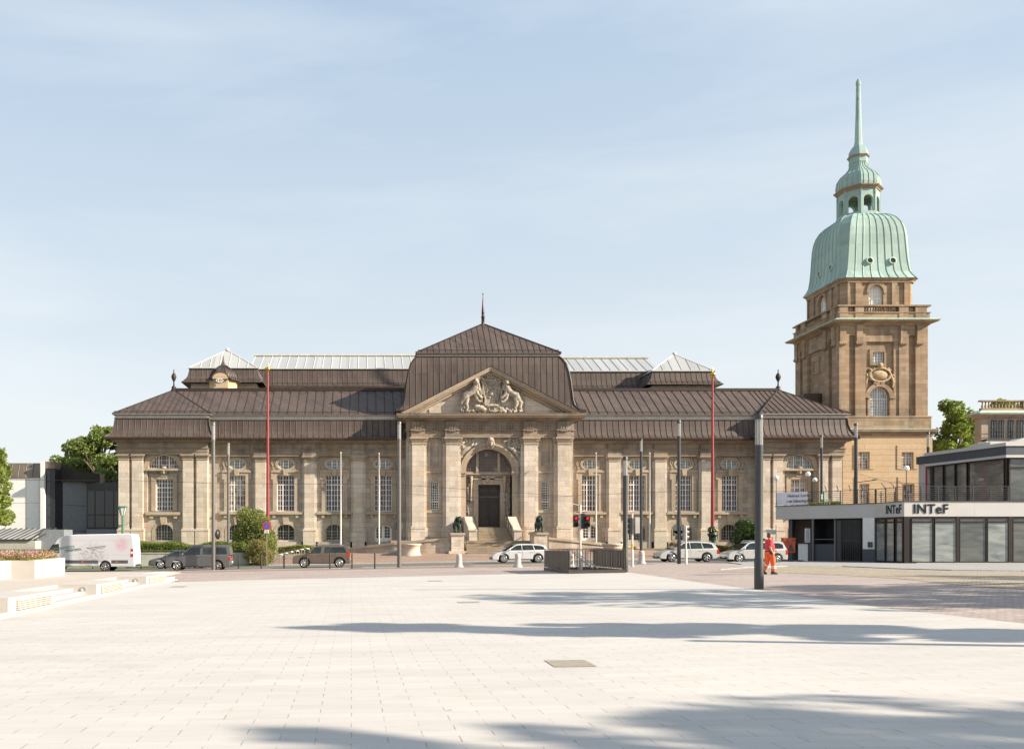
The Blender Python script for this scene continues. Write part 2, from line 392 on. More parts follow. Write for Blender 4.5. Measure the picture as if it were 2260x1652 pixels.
M['yellow'] = plain('yellow_band', (.60, .42, .06), .5)
M['encl'] = plain('brown_grey_metal', (.085, .072, .062), .5, .3, var=.1)
M['terrpave'] = plain('beige_terrace_paving', (.43, .375, .32), .85, var=.06, scale=2)
M['greyplast'] = plain('dark_grey_moulding', (.085, .08, .078), .6); M['printgreen'] = plain('dark_green_print', (.04, .12, .10), .5)
# ---------------------------------------------------------------- ground
def paving_mat():
    m, t, b = newmat('plaza_slabs'); p = wpos(t)
    rp = mapped(t, p, (1, 3, 1), (0, 0, R(-.35)))
    br = N(t, 'ShaderNodeTexBrick', Scale=1.0); br.inputs['Brick Width'].default_value = .56; br.inputs['Row Height'].default_value = .62
    br.inputs['Mortar Size'].default_value = .0046; br.inputs['Mortar Smooth'].default_value = .15
    br.inputs['Color1'].default_value = (.485, .458, .422, 1); br.inputs['Color2'].default_value = (.515, .487, .452, 1); br.inputs['Mortar'].default_value = (.20, .17, .14, 1)
    t.links.new(rp, br.inputs['Vector'])
    n1 = noise(t, mapped(t, p, (.12, 1.6, 1)), 1, 6, .6); n2 = noise(t, p, .35, 5, .6); n3 = noise(t, p, 60, 4, .7); n4 = noise(t, mapped(t, p, (2.2, 6.5, 1)), 1, 2)
    col = mix(t, .55, br.outputs['Color'], ramp(t, n1, [(.3, .88), (.7, 1.06)]), 'MULTIPLY')
    col = mix(t, .6, col, ramp(t, n2, [(.3, .9), (.7, 1.05)]), 'MULTIPLY')
    col = mix(t, .35, col, ramp(t, n3, [(.3, .82), (.7, 1.1)]), 'MULTIPLY')
    # sand-filled joints vary
    col2 = mix(t, ramp(t, n4, [(.35, 0.), (.6, .9)]), col, (.44, .41, .365))
    col = mix(t, br.outputs['Fac'], col, col2)
    st1 = noise(t, mapped(t, p, (.5, .9, 1)), 1.0, 7, .7); col = mix(t, ramp(t, st1, [(.54, 0.), (.72, .42)]), col, (.36, .33, .29))
    tyre = noise(t, mapped(t, p, (.25, 3.5, 1), (0, 0, R(24))), 1.0, 4, .6); col = mix(t, ramp(t, tyre, [(.62, 0.), (.74, .14)]), col, (.28, .26, .24))
    sp = noise(t, p, 4.5, 2, .4)
    col = mix(t, ramp(t, sp, [(.74, 0.), (.76, .6)]), col, (.30, .25, .2))
    t.links.new(col, b.inputs['Base Color']); b.inputs['Roughness'].default_value = .85; b.inputs['Specular IOR Level'].default_value = .2
    bump(t, b, n3, .12, .004)
    return m
def setts_mat(name, c1, c2, joint, w=.16, h=.11, vary=.35):
    m, t, b = newmat(name); p = wpos(t)
    br = N(t, 'ShaderNodeTexBrick', Scale=1.0); br.inputs['Brick Width'].default_value = w; br.inputs['Row Height'].default_value = h; br.inputs['Mortar Size'].default_value = .008
    br.inputs['Color1'].default_value = c4(c1); br.inputs['Color2'].default_value = c4(c2); br.inputs['Mortar'].default_value = c4(joint)
    t.links.new(p, br.inputs['Vector'])
    n1 = noise(t, mapped(t, p, (.3, 1., 1)), 1, 6, .65); n2 = noise(t, p, 5, 4, .7)
    col = mix(t, 1., br.outputs['Color'], ramp(t, n1, [(.3, 1 - vary * .5), (.7, 1 + vary * .5)]), 'MULTIPLY')
    col = mix(t, .6, col, ramp(t, n2, [(.3, 1 - vary), (.7, 1 + vary)]), 'MULTIPLY')
    t.links.new(col, b.inputs['Base Color']); b.inputs['Roughness'].default_value = .85
    bump(t, b, n2, .4, .01); return m
def asphalt_mat():
    m, t, b = newmat('asphalt'); p = wpos(t)
    n1 = noise(t, mapped(t, p, (.12, 1.1, 1)), 1, 6, .6); n2 = noise(t, p, 30, 4, .7)
    col = ramp(t, n1, [(.3, (.105, .10, .09)), (.7, (.155, .148, .132))])
    col = mix(t, .5, col, ramp(t, n2, [(.3, .7), (.7, 1.3)]), 'MULTIPLY')
    t.links.new(col, b.inputs['Base Color']); b.inputs['Roughness'].default_value = .8; bump(t, b, n2, .3, .01); return m
M['paving'] = paving_mat()
M['pink'] = setts_mat('pink_granite_setts', (.385, .315, .28), (.33, .27, .24), (.22, .175, .15))
M['brickband'] = setts_mat('red_brick_pavers', (.27, .175, .135), (.225, .145, .11), (.28, .22, .18), .22, .11)
M['forecourt'] = setts_mat('red_brown_forecourt_pavers', (.30, .205, .15), (.26, .175, .13), (.2, .14, .10), .2, .1)
M['tan'] = setts_mat('tan_cobbles', (.37, .305, .225), (.29, .24, .175), (.15, .13, .09), .14, .1, .5)
M['asphalt'] = asphalt_mat()
M['pavegrey'] = setts_mat('grey_walkway_slabs', (.31, .30, .285), (.27, .265, .25), (.16, .15, .14), .6, .6)
M['earth'] = setts_mat('street_ground', (.26, .235, .20), (.23, .21, .175), (.2, .18, .15), .5, .5)
M['kerb'] = plain('granite_kerb', (.42, .39, .35), .8, var=.15, scale=5)
M['roadpaint'] = plain('white_road_paint', (.50, .48, .45), .7, var=.12, scale=4)
M['lawn'] = plain('thin_lawn', (.12, .14, .035), .9, var=.5, scale=2.5)

def clip_half(poly, ax, c, keep_less):
    out = []
    n = len(poly)
    for i in range(n):
        a, b = poly[i], poly[(i + 1) % n]
        ia = (a[ax] <= c) == keep_less or a[ax] == c; ib = (b[ax] <= c) == keep_less or b[ax] == c
        if ia: out.append(a)
        if ia != ib:
            t = (c - a[ax]) / (b[ax] - a[ax]); p = (a[0] + t * (b[0] - a[0]), a[1] + t * (b[1] - a[1])); out.append(p)
    return out
def drape(name, poly, lift, mat, thick=0):
    pieces = [poly]
    for ax, cuts in ((0, (-60, 20, 40)), (1, (76, 84))):
        for c in cuts:
            nx = []
            for q in pieces:
                for k in (True, False):
                    r = clip_half(q, ax, c, k)
                    if len(r) >= 3 and max(p[ax] for p in r) - min(p[ax] for p in r) > 1e-4: nx.append(r)
            pieces = nx
    mb = MB()
    for q in pieces:
        vs = [(p[0], p[1], gz(p[0], p[1]) + lift) for p in q]
        if thick:
            n = len(vs); mb.add(vs + [(a, b, c - thick) for a, b, c in vs], [list(range(n))] + [(i, i + n, (i + 1) % n + n, (i + 1) % n) for i in range(n)])
        else: mb.add(vs, [list(range(len(vs)))])
    o = mb.build(name, mat); tag(o, kind='structure'); return o
mb = MB()
xs = [-1500, -400, -60, 20, 40, 400, 1500]; ys = [-200, 76, 84, 400, 2500]
vs = [(x, y, gz(x, y)) for y in ys for x in xs]; nx = len(xs)
mb.add(vs, [(j * nx + i, j * nx + i + 1, (j + 1) * nx + i + 1, (j + 1) * nx + i) for j in range(len(ys) - 1) for i in range(nx - 1)])
tag(mb.build('ground', M['earth']), kind='structure')
# plaza paving and the bands that follow it towards the road
edge = [(400, 1284), (520, 1280.5), (887, 1272.3), (1207, 1264.5), (1388, 1262.9), (1540, 1284.8), (1683, 1303.5), (1820, 1323), (1959, 1343), (2090, 1357.5), (2176, 1367), (2290, 1380)]
ge = [G(*p) for p in edge]
drape('pink_setts', [(-70, 40), (-70, 60.2), (60, 60.2), (60, 14), ge[-1]] + ge[::-1][1:] + [(-9.8, 43.5)], .008, M['pink'])
drape('plaza_paving', [(-40, -12), (40, -12), (40, 14), ge[-1]] + ge[::-1][1:] + [(-40, ge[0][1])], .012, M['paving'])
drape('brick_band', [(-70, 57.6), (19, 57.6), (19, 61.35), (-70, 61.35)], .016, M['brickband'])
drape('road', [(-140, 61.5), (140, 61.5), (140, 75.2), (-140, 75.2)], .004, M['asphalt'])
def kerb(name, x0, x1, y0, y1, h=.10):
    mb = MB(); xs = [x for x in [x0] + [c for c in (-60, 20, 40) if x0 < c < x1] + [x1]]
    for a, b in zip(xs[:-1], xs[1:]):
        mb.add([(a, y0, gz(a, y0) - .1), (b, y0, gz(b, y0) - .1), (b, y1, gz(b, y1) - .1), (a, y1, gz(a, y1) - .1), (a, y0, gz(a, y0) + h), (b, y0, gz(b, y0) + h), (b, y1, gz(b, y1) + h), (a, y1, gz(a, y1) + h)],
               [(4, 5, 6, 7), (0, 1, 5, 4), (2, 3, 7, 6), (1, 2, 6, 5), (3, 0, 4, 7)])
    o = mb.build(name, M['kerb']); tag(o, kind='structure')
kerb('kerb', -70, 18.6, 61.35, 61.5, .05); kerb('kerb', -8.5, 60, 75.2, 75.4, .10)
drape('forecourt_paving', [(-8.4, 75.4), (62, 75.4), (62, 93), (-8.4, 93)], .06, M['forecourt'])
# far right: walkway, tan cobbles
tw = [G(*p) for p in [(1560, 1262), (1640, 1256), (1740, 1249.8), (1860, 1250.5), (1990, 1256), (2100, 1259), (2290, 1261)]]
tb = [G(*p) for p in [(2290, 1302), (2190, 1297), (2090, 1288), (1990, 1277.5), (1880, 1270.5), (1780, 1266), (1690, 1263.2)]]
drape('tan_cobbles', tw + tb, .016, M['tan'])
wk = [G(*p) for p in [(1590, 1257.5), (1640, 1246), (1700, 1241.5)]]
drape('walkway', [wk[0], wk[1], (26.5, 64.5), (34, 74.5), (62, 74.5), (62, tw[-1][1])] + tw[::-1][:-2], .060, M['pavegrey'], .05)
# road paint
for (x0, x1, y, w) in [(-20, -10, 68.4, .12), (9.7, 10.6, 63.2, .12), (23.2, 27.0, 64.2, .35), (29.6, 33, 66.4, .3), (14.5, 19.5, 64.6, .14), (-34, -26, 68.4, .12), (2, 8, 74.2, .12)]:
    drape('road_marking', [(x0, y), (x1, y - .8), (x1, y - .8 + w), (x0, y + w)] if x0 > 9 else [(x0, y), (x1, y), (x1, y + w), (x0, y + w)], .008, M['roadpaint'])
mb = MB()
drape('verge', [(-45, 75.3), (-8.6, 75.3), (-8.6, 79.5), (-45, 79.5)], .03, M['lawn'])

# drain covers in the plaza
def cover(px0, px1, py0, py1, label, w=.05):
    a, b, c, d = G(px0, py1), G(px1, py1), G(px1 - 20 * (py1 - py0) / 16, py0), G(px0 - 8, py0)
    ymid = (a[1] + d[1]) / 2; x0, x1, y0, y1 = a[0], b[0], a[1], max(d[1], a[1] + .16)
    mb = MB(); z = .016
    P = lambda x, y, l=0: (x, y, gz(x, y) + z + l)
    mb.add([P(x0, y0), P(x1, y0), P(x1, y1), P(x0, y1)], [(0, 1, 2, 3)], 0)
    n = max(6, int((x1 - x0) / .035))
    for i in range(n):
        xa = x0 + (x1 - x0) * (i + .2) / n; xb = x0 + (x1 - x0) * (i + .8) / n
        mb.add([P(xa, y0 + .02, .003), P(xb, y0 + .02, .003), P(xb, y1 - .02, .003), P(xa, y1 - .02, .003)], [(0, 1, 2, 3)], 1)
    o = mb.build('drain_cover', [M['woodgap2'], M['covermetal']]); tag(o, label, 'drain cover', 'metal covers set in the plaza paving')
M['woodgap2'] = plain('cover_gap', (.36, .31, .235), .8); M['covermetal'] = plain('worn_cover_metal', (.42, .365, .28), .7, .0, var=.2, scale=12)
cover(1224, 1322, 1458.5, 1474, 'large ribbed metal cover in the open sunny paving')
cover(1012, 1062, 1328.5, 1331, 'narrow metal cover by the tips of the tree shadow')
cover(946, 978, 1281.3, 1283, 'small metal cover at the far edge of the plaza, nearest the entrance axis')
cover(372, 402, 1294, 1296, 'small metal cover close to the end of the white steps')

# ---------------------------------------------------------------- museum
mus = empty('museum', (12.6, 92, 0)); tag(mus, 'long sandstone museum with brown metal mansard roofs and a carved pediment', 'museum')
def part(mb, name, mats, parent=None, **k):
    o = mb.build(name, mats, **k); p = parent or mus
    o.parent = p
    # children are modelled in world coordinates
    off = Vector((0, 0, 0)); q = p
    while q: off += q.location; q = q.parent
    o.location = -off
    return o
def window(par, cx, z0, z1, hw, y, ah=0, ov=False, vm=(), vt=(), hm=(), ht=(), pane='pane', fr=.07, mw=.095, tw=.045, name='window', fmat='frame', dy=.05):
    zs = z1 - ah; cz, rz = (z0 + z1) / 2, (z1 - z0) / 2
    out = oval(cx, cz, hw, rz) if ov else (arch(cx, z0, zs, hw, ah) if ah else rect(cx - hw, cx + hw, z0, z1))
    inn = oval(cx, cz, hw - fr, rz - fr) if ov else (arch(cx, z0 + fr, zs, hw - fr, ah - fr) if ah else rect(cx - hw + fr, cx + hw - fr, z0 + fr, z1 - fr))
    f = MB(); f.band(out, inn, y - dy, y + .06)
    def span(x):
        u = min(1, abs(x - cx) / hw); k = math.sqrt(max(0, 1 - u * u))
        if ov: return cz - rz * k, cz + rz * k
        return z0, (zs + ah * k if ah else z1)
    def half(z):
        if ov: return hw * math.sqrt(max(0, 1 - ((z - cz) / rz) ** 2))
        if ah and z > zs: return hw * math.sqrt(max(0, 1 - ((z - zs) / ah) ** 2))
        return hw
    for x, w, d in [(cx + q * hw, mw, dy + .012) for q in vm] + [(cx + q * hw, tw, dy - .012) for q in vt]:
        a, b = span(x); f.box(x - w / 2, x + w / 2, y - d, y + .05, a + .02, b - .02)
    for z, w, d in [(z, mw, dy + .006) for z in hm] + [(z, tw, dy - .018) for z in ht]:
        h = half(z) - .02; f.box(cx - h, cx + h, y - d, y + .045, z - w / 2, z + w / 2)
    fo = part(f, name, M[fmat], par)
    pn = MB(); n = len(out); sh = [(cx + (p[0] - cx) * .995, cz + (p[1] - cz) * .995) for p in out]
    pn.add([(p[0], y + .02, p[1]) for p in sh], [list(range(n))])
    po = part(pn, 'pane', M[pane], fo)
    return fo
def lin(a, b, n): return [a + (b - a) * i / n for i in range(1, n)]
def rib(mb, pts, w=.034, m=1):
    mb.tube(pts, w, 4, m, caps=False, sm=False)

WE = Z(969, 92.0)            # underside of the wing eaves, about 11.9
BASEZ = -.6
def pilaster(cx, w, y, zb, zc0, zc1, proud=.35, resp=.22, wide=True, par=None):
    """shaft with a shallower backing strip, a moulded base and a stepped capital"""
    s = MB()
    if wide: s.box(cx - w / 2 - resp, cx + w / 2 + resp, y + proud * .55, y + proud + .05, zb, zc0 + .02)
    s.box(cx - w / 2, cx + w / 2, y, y + proud + .05, zb, zc0)
    sh = part(s, 'pilaster', M['stone_clean'], par)
    b = MB(); h = 1.22
    b.box(cx - w / 2 - .12, cx + w / 2 + .12, y - .10, y + proud + .04, BASEZ, zb + .02)
    if wide: b.box(cx - w / 2 - resp - .10, cx + w / 2 + resp + .10, y + proud * .4, y + proud + .06, BASEZ, zb)
    b.box(cx - w / 2 - .16, cx + w / 2 + .16, y - .14, y + proud + .03, zb - .10, zb + .08)
    b.box(cx - w / 2 - .06, cx + w / 2 + .06, y - .05, y + proud + .02, zb + .08, zb + .22)
    part(b, 'base', M['stone_clean'], sh)
    c = MB(); hh = zc1 - zc0
    for k, (o, a, e) in enumerate([(.07, -.02, .14), (.02, .14, .38), (.09, .38, .56), (.15, .56, .78), (.24, .78, 1.)]):
        c.box(cx - w / 2 - o, cx + w / 2 + o, y - o, y + proud + .04 + .002 * k, zc0 + a * hh, zc0 + e * hh + .003)
        if wide: c.box(cx - w / 2 - resp - o * .8, cx + w / 2 + resp + o * .8, y + proud * .5 - o * .8, y + proud + .055 + .002 * k, zc0 + a * hh, zc0 + e * hh)
    part(c, 'capital', M['stone_trim'], sh)
    return sh

def bay(cx, hw, yw, lip=.0, kind='window', check=False):
    """holes and trim of one wing bay; returns the hole outlines"""
    Zy = lambda v: Z(v, yw)
    zt, zb = Zy(1048.4), Zy(1127.2); ztr = Zy(1069)
    oz, orx, orz = Zy(1024), hw * .96, .53
    zbt, zbb = Zy(1156), Zy(1191.5)
    holes = [rect(cx - hw, cx + hw, zb, zt), oval(cx, oz, orx, orz)]
    bh = arch(cx, zbb, zbt - .75, hw, .75); holes.append(bh)
    s = MB(); k = .14
    # architrave round the tall window with ears, keystone, sill on brackets
    s.band(rect(cx - hw - .42, cx + hw + .42, zb - .02, zt + .30), rect(cx - hw, cx + hw, zb - .02, zt), yw - .16, yw + .02)
    s.box(cx - hw - .62, cx + hw + .62, yw - .26, yw + .01, zt + .30, zt + .44)
    s.box(cx - hw - .55, cx + hw + .55, yw - .20, yw + .012, zt + .44, zt + .56)
    s.prism([(cx - .20, zt - .05), (cx - .27, zt + .64), (cx + .27, zt + .64), (cx + .20, zt - .05)], 'y', yw - .36, yw + .011)
    for sg in (-1, 1): s.box(min(cx + sg * (hw + .42), cx + sg * (hw + .62)), max(cx + sg * (hw + .42), cx + sg * (hw + .62)), yw - .19, yw + .009, zt - .45, zt + .30)
    s.box(cx - hw - .95, cx + hw + .95, yw - .34, yw + .013, zb - .36, zb - .14); s.box(cx - hw - .85, cx + hw + .85, yw - .22, yw + .014, zb - .14, zb - .021)
    for sg in (-1, 1): s.box(cx + sg * (hw + .28) - .15, cx + sg * (hw + .28) + .15, yw - .24, yw + .008, zb - .72, zb - .36)
    # oval ring with a carved field
    s.band(oval(cx, oz, orx + .22, orz + .20), oval(cx, oz, orx, orz), yw - .15, yw + .012)
    s.band(oval(cx, oz, orx + .42, orz + .34), oval(cx, oz, orx + .34, orz + .27), yw - .10, yw + .011)
    for sg in (-1, 1):
        for (dx, dz, r) in [(.62, -.42, .13), (.70, .30, .12), (.50, -.58, .10), (.66, -.10, .09)]:
            s.ell((cx + sg * (orx + dx - .15), yw - .04, oz + dz), (r, .10, r * 1.2), 8, 5)
        s.tube([(cx + sg * (orx + .5), yw - .05, oz + .5), (cx + sg * (orx + .62), yw - .07, oz + .1), (cx + sg * (orx + .45), yw - .07, oz - .3), (cx + sg * .5, yw - .06, oz - orz - .28)], .06, 6)
    s.band(rect(cx - hw - .75, cx + hw + .75, zt + .62, oz + .85), rect(cx - hw - .67, cx + hw + .67, zt + .70, oz + .78), yw - .05, yw + .007)
    # voussoirs over the basement opening
    s.prism([(cx - .22, zbt - .05), (cx - .36, zb - .36), (cx + .36, zb - .36), (cx + .22, zbt - .05)], 'y', yw - .16, yw + .006)
    a0 = arch(cx, zbb, zbt - .75, hw + .34, 1.02); 
    s.band(a0, bh, yw - .035, yw + .010, closed=False)
    part(s, 'window_surround', M['stone_trim'])
    ww = hw - .01
    window(None, cx, zb, zt, ww, yw + .26, vm=(-.34, .34), vt=(-.67, 0, .67), hm=(ztr,), ht=[ztr + (zt - ztr) / 2] + lin(zb, ztr, 5), pane='pane_check' if check else 'pane')
    window(None, cx, oz - orz, oz + orz, orx, yw + .2, ov=True, vm=(-.30, .30), vt=(-.62, 0, .62), ht=(oz - .17, oz + .17), pane='pane_oval', tw=.025)
    if kind == 'window':
        window(None, cx, zbb, zbt, ww, yw + .3, ah=.75, vm=(-.32, .32), vt=(-.66, 0, .66), hm=(zbt - .78,), ht=lin(zbb, zbt - .78, 3), pane='pane_black', tw=.03, mw=.06)
        g = MB()
        for q in np.linspace(-.88, .88, 9): 
            x = cx + q * hw; g.box(x - .014, x + .014, yw + .06, yw + .09, zbb, zbt - .75 + .75 * math.sqrt(1 - q * q) - .02)
        for z in np.linspace(zbb + .15, zbt - .3, 6): 
            u = max(0, (z - (zbt - .75)) / .75); h = hw * math.sqrt(max(0, 1 - u * u)) - .02; g.box(cx - h, cx + h, yw + .055, yw + .095, z - .012, z + .012)
        part(g, 'window_grille', M['iron'])
    else:
        d = MB(); d.prism(arch(cx, BASEZ, zbt - .75, hw, .75), 'y', yw + .22, yw + .3); 
        d.box(cx - .03, cx + .03, yw + .19, yw + .22, zbb - .3, zbt - .05)
        dd = part(d, 'side_door', M['frame'])
        g = MB()
        for sg in (-1, 1):
            xa, xb = sorted((cx + sg * .16, cx + sg * (hw - .22)))
            nn = 8; pts = [(xa, zbb + .25)] 
            for i in range(nn + 1):
                x = xa + (xb - xa) * i / nn; u = abs(x - cx) / hw; pts.append((x, zbt - .75 + .75 * math.sqrt(1 - u * u) - .18))
            pts.append((xb, zbb + .25)); g.prism(pts, 'y', yw + .205, yw + .219)
        part(g, 'pane', M['pane_black'], dd)
        g = MB()
        for sg in (-1, 1):
            xa, xb = sorted((cx + sg * .16, cx + sg * (hw - .22))); xm = (xa + xb) / 2
            g.box(xm - .015, xm + .015, yw + .19, yw + .204, zbb + .25, zbt - .35)
            for z in (zbb + .55, zbb + .85, zbb + 1.15): g.box(xa, xb, yw + .188, yw + .203, z - .015, z + .015)
        part(g, 'glazing_bars', M['frame'], dd)
        # carry the hole to the ground
        holes[-1] = arch(cx, BASEZ + .02, zbt - .75, hw, .75)
    return holes

def entab(x0, x1, y0, y1, zc, ze, mats=('stone_grime', 'stone_trim')):
    """frieze and cornice between capital top zc and eave ze round a block"""
    e = MB(); h = ze - zc
    e.ring(x0, x1, y0, y1, [(.0, zc - .02), (.06, zc - .02), (.06, zc + .16 * h), (.10, zc + .16 * h), (.10, zc + .34 * h), (.18, zc + .36 * h), (.18, zc + .40 * h), (.05, zc + .42 * h), (.05, zc + .68 * h), (.14, zc + .70 * h), (.14, zc + .76 * h), (.40, zc + .80 * h), (.55, zc + .84 * h), (.62, zc + .86 * h), (.62, ze - .02), (0, ze - .02)])
    part(e, 'cornice', [M['stone_grime']])

# wings ---------------------------------------------------------------
YW = 92.8; YP = YW - .42
def wing(x0, x1, bays, pils, checks=(), doors=()):
    holes = []
    for c in bays: holes += bay(X(c, YW), X(c + 19.4 * (1 if c < 900 else .945), YW) - X(c, YW), YW, kind='door' if c in doors else 'window', check=c in checks)
    w = MB(); w.panel(rect(x0, x1, BASEZ, WE), holes, YW, .5)
    w.box(x0, x1, YW + .5, YW + .9, BASEZ, WE)
    w.box(x0, x1, YW - .28, YW + .01, BASEZ, Z(1195, YW))
    # sunk panels between bays
    part(w, 'wall', M['stone'])
    for c in pils: pilaster(X(c, YP), 1.08, YP, Z(1169, YP), Z(1017, YP), Z(1006, YP))
    zc = Z(1006, YP)
    e = MB(); h = WE - zc
    prof = [(0, zc - .02), (-.04, zc - .02), (-.04, zc + .3 * h), (-.12, zc + .32 * h), (-.12, zc + .38 * h), (0., zc + .40 * h), (0, zc + .72 * h), (-.15, zc + .74 * h), (-.40, zc + .82 * h), (-.62, zc + .86 * h), (-.62, WE - .02), (.8, WE - .02), (.8, zc - .02)]
    e.prism([(YP + .02 + a, b) for a, b in prof], 'x', x0, x1)
    for c in pils:
        cx = X(c, YP); e.box(cx - .72, cx + .72, YP - .16, YP, zc - .01, zc + .31 * h); e.box(cx - .66, cx + .66, YP - .13, YP, zc + .41 * h, zc + .73 * h)
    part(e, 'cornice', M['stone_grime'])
LX0, LX1 = X(457, YW), X(900, YW)
wing(LX0, LX1, [523, 630.6, 738.3, 845.6], [575, 683, 791], checks=(523,), doors=(845.6,))
RX0, RX1 = X(1262, YW), X(1676, YW)
wing(RX0, RX1, [1302.3, 1405.8, 1508.5, 1610.3], [1355.5, 1457.5, 1560], doors=(1302.3,))

# end pavilions ---------------------------------------------------------
YE = 91.9; YEP = 91.5
def end_pavilion(xl, xr, pils, lc, lhw, wc, whw, light):
    zl0, zl1 = Z(1033.7, YE), Z(1002.4, YE); hw = lhw * YE / FPX; cx = X(lc, YE)
    zw0, zw1, ztr = Z(1126.7, YE), Z(1056.5, YE), Z(1075, YE); wh = whw * YE / FPX; wx = X(wc, YE)
    zb0, zb1 = Z(1192, YE), Z(1156, YE)
    niche = rect(cx - hw - .1, cx + hw + .1, Z(1129, YE), Z(1039, YE))
    bh = arch(wx, zb0, zb1 - .78, wh * 1.04, .78)
    w = MB(); w.panel(rect(xl, xr, BASEZ, WE), [arch(cx, zl0, zl0 + .02, hw, zl1 - zl0 - .02), niche, bh], YE, .45)
    w.panel(rect(cx - hw - .3, cx + hw + .3, Z(1131, YE), Z(1037, YE)), [rect(wx - wh, wx + wh, zw0, zw1)], YE + .32, .3)
    w.box(xl, xl + .3, YE + .01, 101.5, BASEZ, WE); w.box(xr - .3, xr, YE + .01, 101.5, BASEZ, WE); w.box(xl + .3, xr - .3, YE + .75, YE + 1.0, BASEZ, WE)
    part(w, 'wall', M['stone'])
    s = MB()
    s.band(arch(cx, zl0, zl0 + .02, hw + .45, zl1 - zl0 + .42), arch(cx, zl0, zl0 + .02, hw, zl1 - zl0 - .02), YE - .14, YE + .012, closed=False)
    s.band(arch(cx, zl0, zl0 + .02, hw + .60, zl1 - zl0 + .58), arch(cx, zl0, zl0 + .02, hw + .45, zl1 - zl0 + .42), YE - .05, YE + .011, closed=False)
    s.box(cx - hw - .75, cx + hw + .75, YE - .22, YE + .013, zl0 - .22, zl0 - .002)
    for i in range(11):   # radiating joints above the arch
        a = math.pi * (.18 + .64 * i / 10); r0, r1 = hw + .62, hw + 1.35
        p = [(cx + r0 * math.cos(a - .05), zl0 + (r0) * math.sin(a - .05)), (cx + r1 * math.cos(a - .05), zl0 + r1 * math.sin(a - .05) * .98), (cx + r1 * math.cos(a + .05), zl0 + r1 * math.sin(a + .05) * .98), (cx + r0 * math.cos(a + .05), zl0 + r0 * math.sin(a + .05))]
        if i % 2 == 0: s.prism(p, 'y', YE - .035, YE + .01)
    y2 = YE + .32
    s.band(rect(wx - wh - .45, wx + wh + .45, zw0 - .02, zw1 + .38), rect(wx - wh, wx + wh, zw0 - .02, zw1), y2 - .16, y2 + .012)
    s.box(wx - wh - .62, wx + wh + .62, y2 - .24, y2 + .011, zw1 + .38, zw1 + .5)
    s.box(cx - hw - .22, cx + hw + .22, YE - .32, YE + .32, Z(1135.9, YE), Z(1129.6, YE)); s.box(cx - hw - .1, cx + hw + .1, YE - .18, YE + .31, Z(1139.5, YE), Z(1135.9, YE))
    for sg in (-1, 1): s.box(wx + sg * (wh + .35) - .17, wx + sg * (wh + .35) + .17, YE - .25, YE + .01, Z(1144, YE), Z(1139.5, YE))
    s.prism([(wx - .24, zb1 - .05), (wx - .38, Z(1139.6, YE)), (wx + .38, Z(1139.6, YE)), (wx + .24, zb1 - .05)], 'y', YE - .18, YE + .01)
    s.band(arch(wx, zb0, zb1 - .78, wh * 1.04 + .3, 1.02), bh, YE - .035, YE + .009, closed=False)
    part(s, 'window_surround', M['stone_trim'])
    # mask keystone
    k = MB(); kz = zw1 + .55; ky = y2 - .28
    k.box(wx - .3, wx + .3, y2 - .22, y2, kz - .3, kz + .95)
    k.ell((wx, ky - .05, kz + .35), (.25, .2, .36)); k.ell((wx, ky - .22, kz + .30), (.06, .08, .12)); k.ell((wx, ky - .06, kz + .62), (.30, .2, .16))
    for sg in (-1, 1): k.ell((wx + sg * .11, ky - .2, kz + .42), (.07, .05, .04)); k.ell((wx + sg * .24, ky, kz + .2), (.10, .12, .26)); 
    k.ell((wx, ky - .14, kz + .08), (.13, .10, .12))
    part(k, 'keystone_mask', M['stone_carved'])
    window(None, cx, zl0, zl1, hw, YE + .3, ah=zl1 - zl0 - .01, vm=(-.34, .34), vt=(-.84, -.67, -.5, -.17, .17, .5, .67, .84), ht=[zl0 + (zl1 - zl0) * q for q in (.3, .6)], pane='pane_oval' if light else 'pane_lun', tw=.032)
    window(None, wx, zw0, zw1, wh - .01, y2 + .22, vm=(-.34, .34), vt=(-.67, 0, .67), hm=(ztr,), ht=[ztr + (zw1 - ztr) / 2] + lin(zw0, ztr, 5), pane='pane_check' if light else 'pane')
    window(None, wx, zb0, zb1, wh * 1.03, YE + .3, ah=.78, vm=(-.32, .32), vt=(-.66, 0, .66), hm=(zb1 - .8,), ht=lin(zb0, zb1 - .8, 3), pane='pane_black', tw=.03, mw=.06)
    g = MB()
    for q in np.linspace(-.88, .88, 9):
        x = wx + q * wh; g.box(x - .014, x + .014, YE + .06, YE + .09, zb0, zb1 - .78 + .78 * math.sqrt(1 - q * q) - .04)
    for z in np.linspace(zb0 + .15, zb1 - .3, 6):
        u = max(0, (z - (zb1 - .78)) / .78); h = wh * math.sqrt(max(0, 1 - u * u)) - .02; g.box(wx - h, wx + h, YE + .055, YE + .095, z - .012, z + .012)
    part(g, 'window_grille', M['iron'])
    for a, b in pils: pilaster(X((a + b) / 2, YEP), X(b, YEP) - X(a, YEP), YEP, Z(1169, YEP), Z(1013.5, YEP), Z(1002.3, YEP), proud=.42, wide=False)
    # deep slots between coupled pilasters
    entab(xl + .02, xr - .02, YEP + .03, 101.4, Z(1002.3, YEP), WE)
    # roof: flared mansard, zinc strip, hipped top
    ze, zt = WE, Z(922, 91.3); y0 = YEP
    r = MB(); prof = [(1.02, ze), (1.02, ze + .13), (.66, ze + .36 * .9), (.42, ze + .8), (.27, ze + 1.35), (.17, zt)]
    r.ring(xl, xr, y0, 101.6, prof)
    ux0, ux1, uy0, uy1 = xl - .05, xr + .05, y0 - .0, 101.6
    zu = Z(913.5, 91.3); ax, ay, az = (xl + xr) / 2 - .0, 97.0, 17.87
    r.ring(xl, xr, y0, 101.6, [(.17, zt), (.02, zt), (.02, zu - .06), (.42, zu - .06), (.42, zu + .05)])
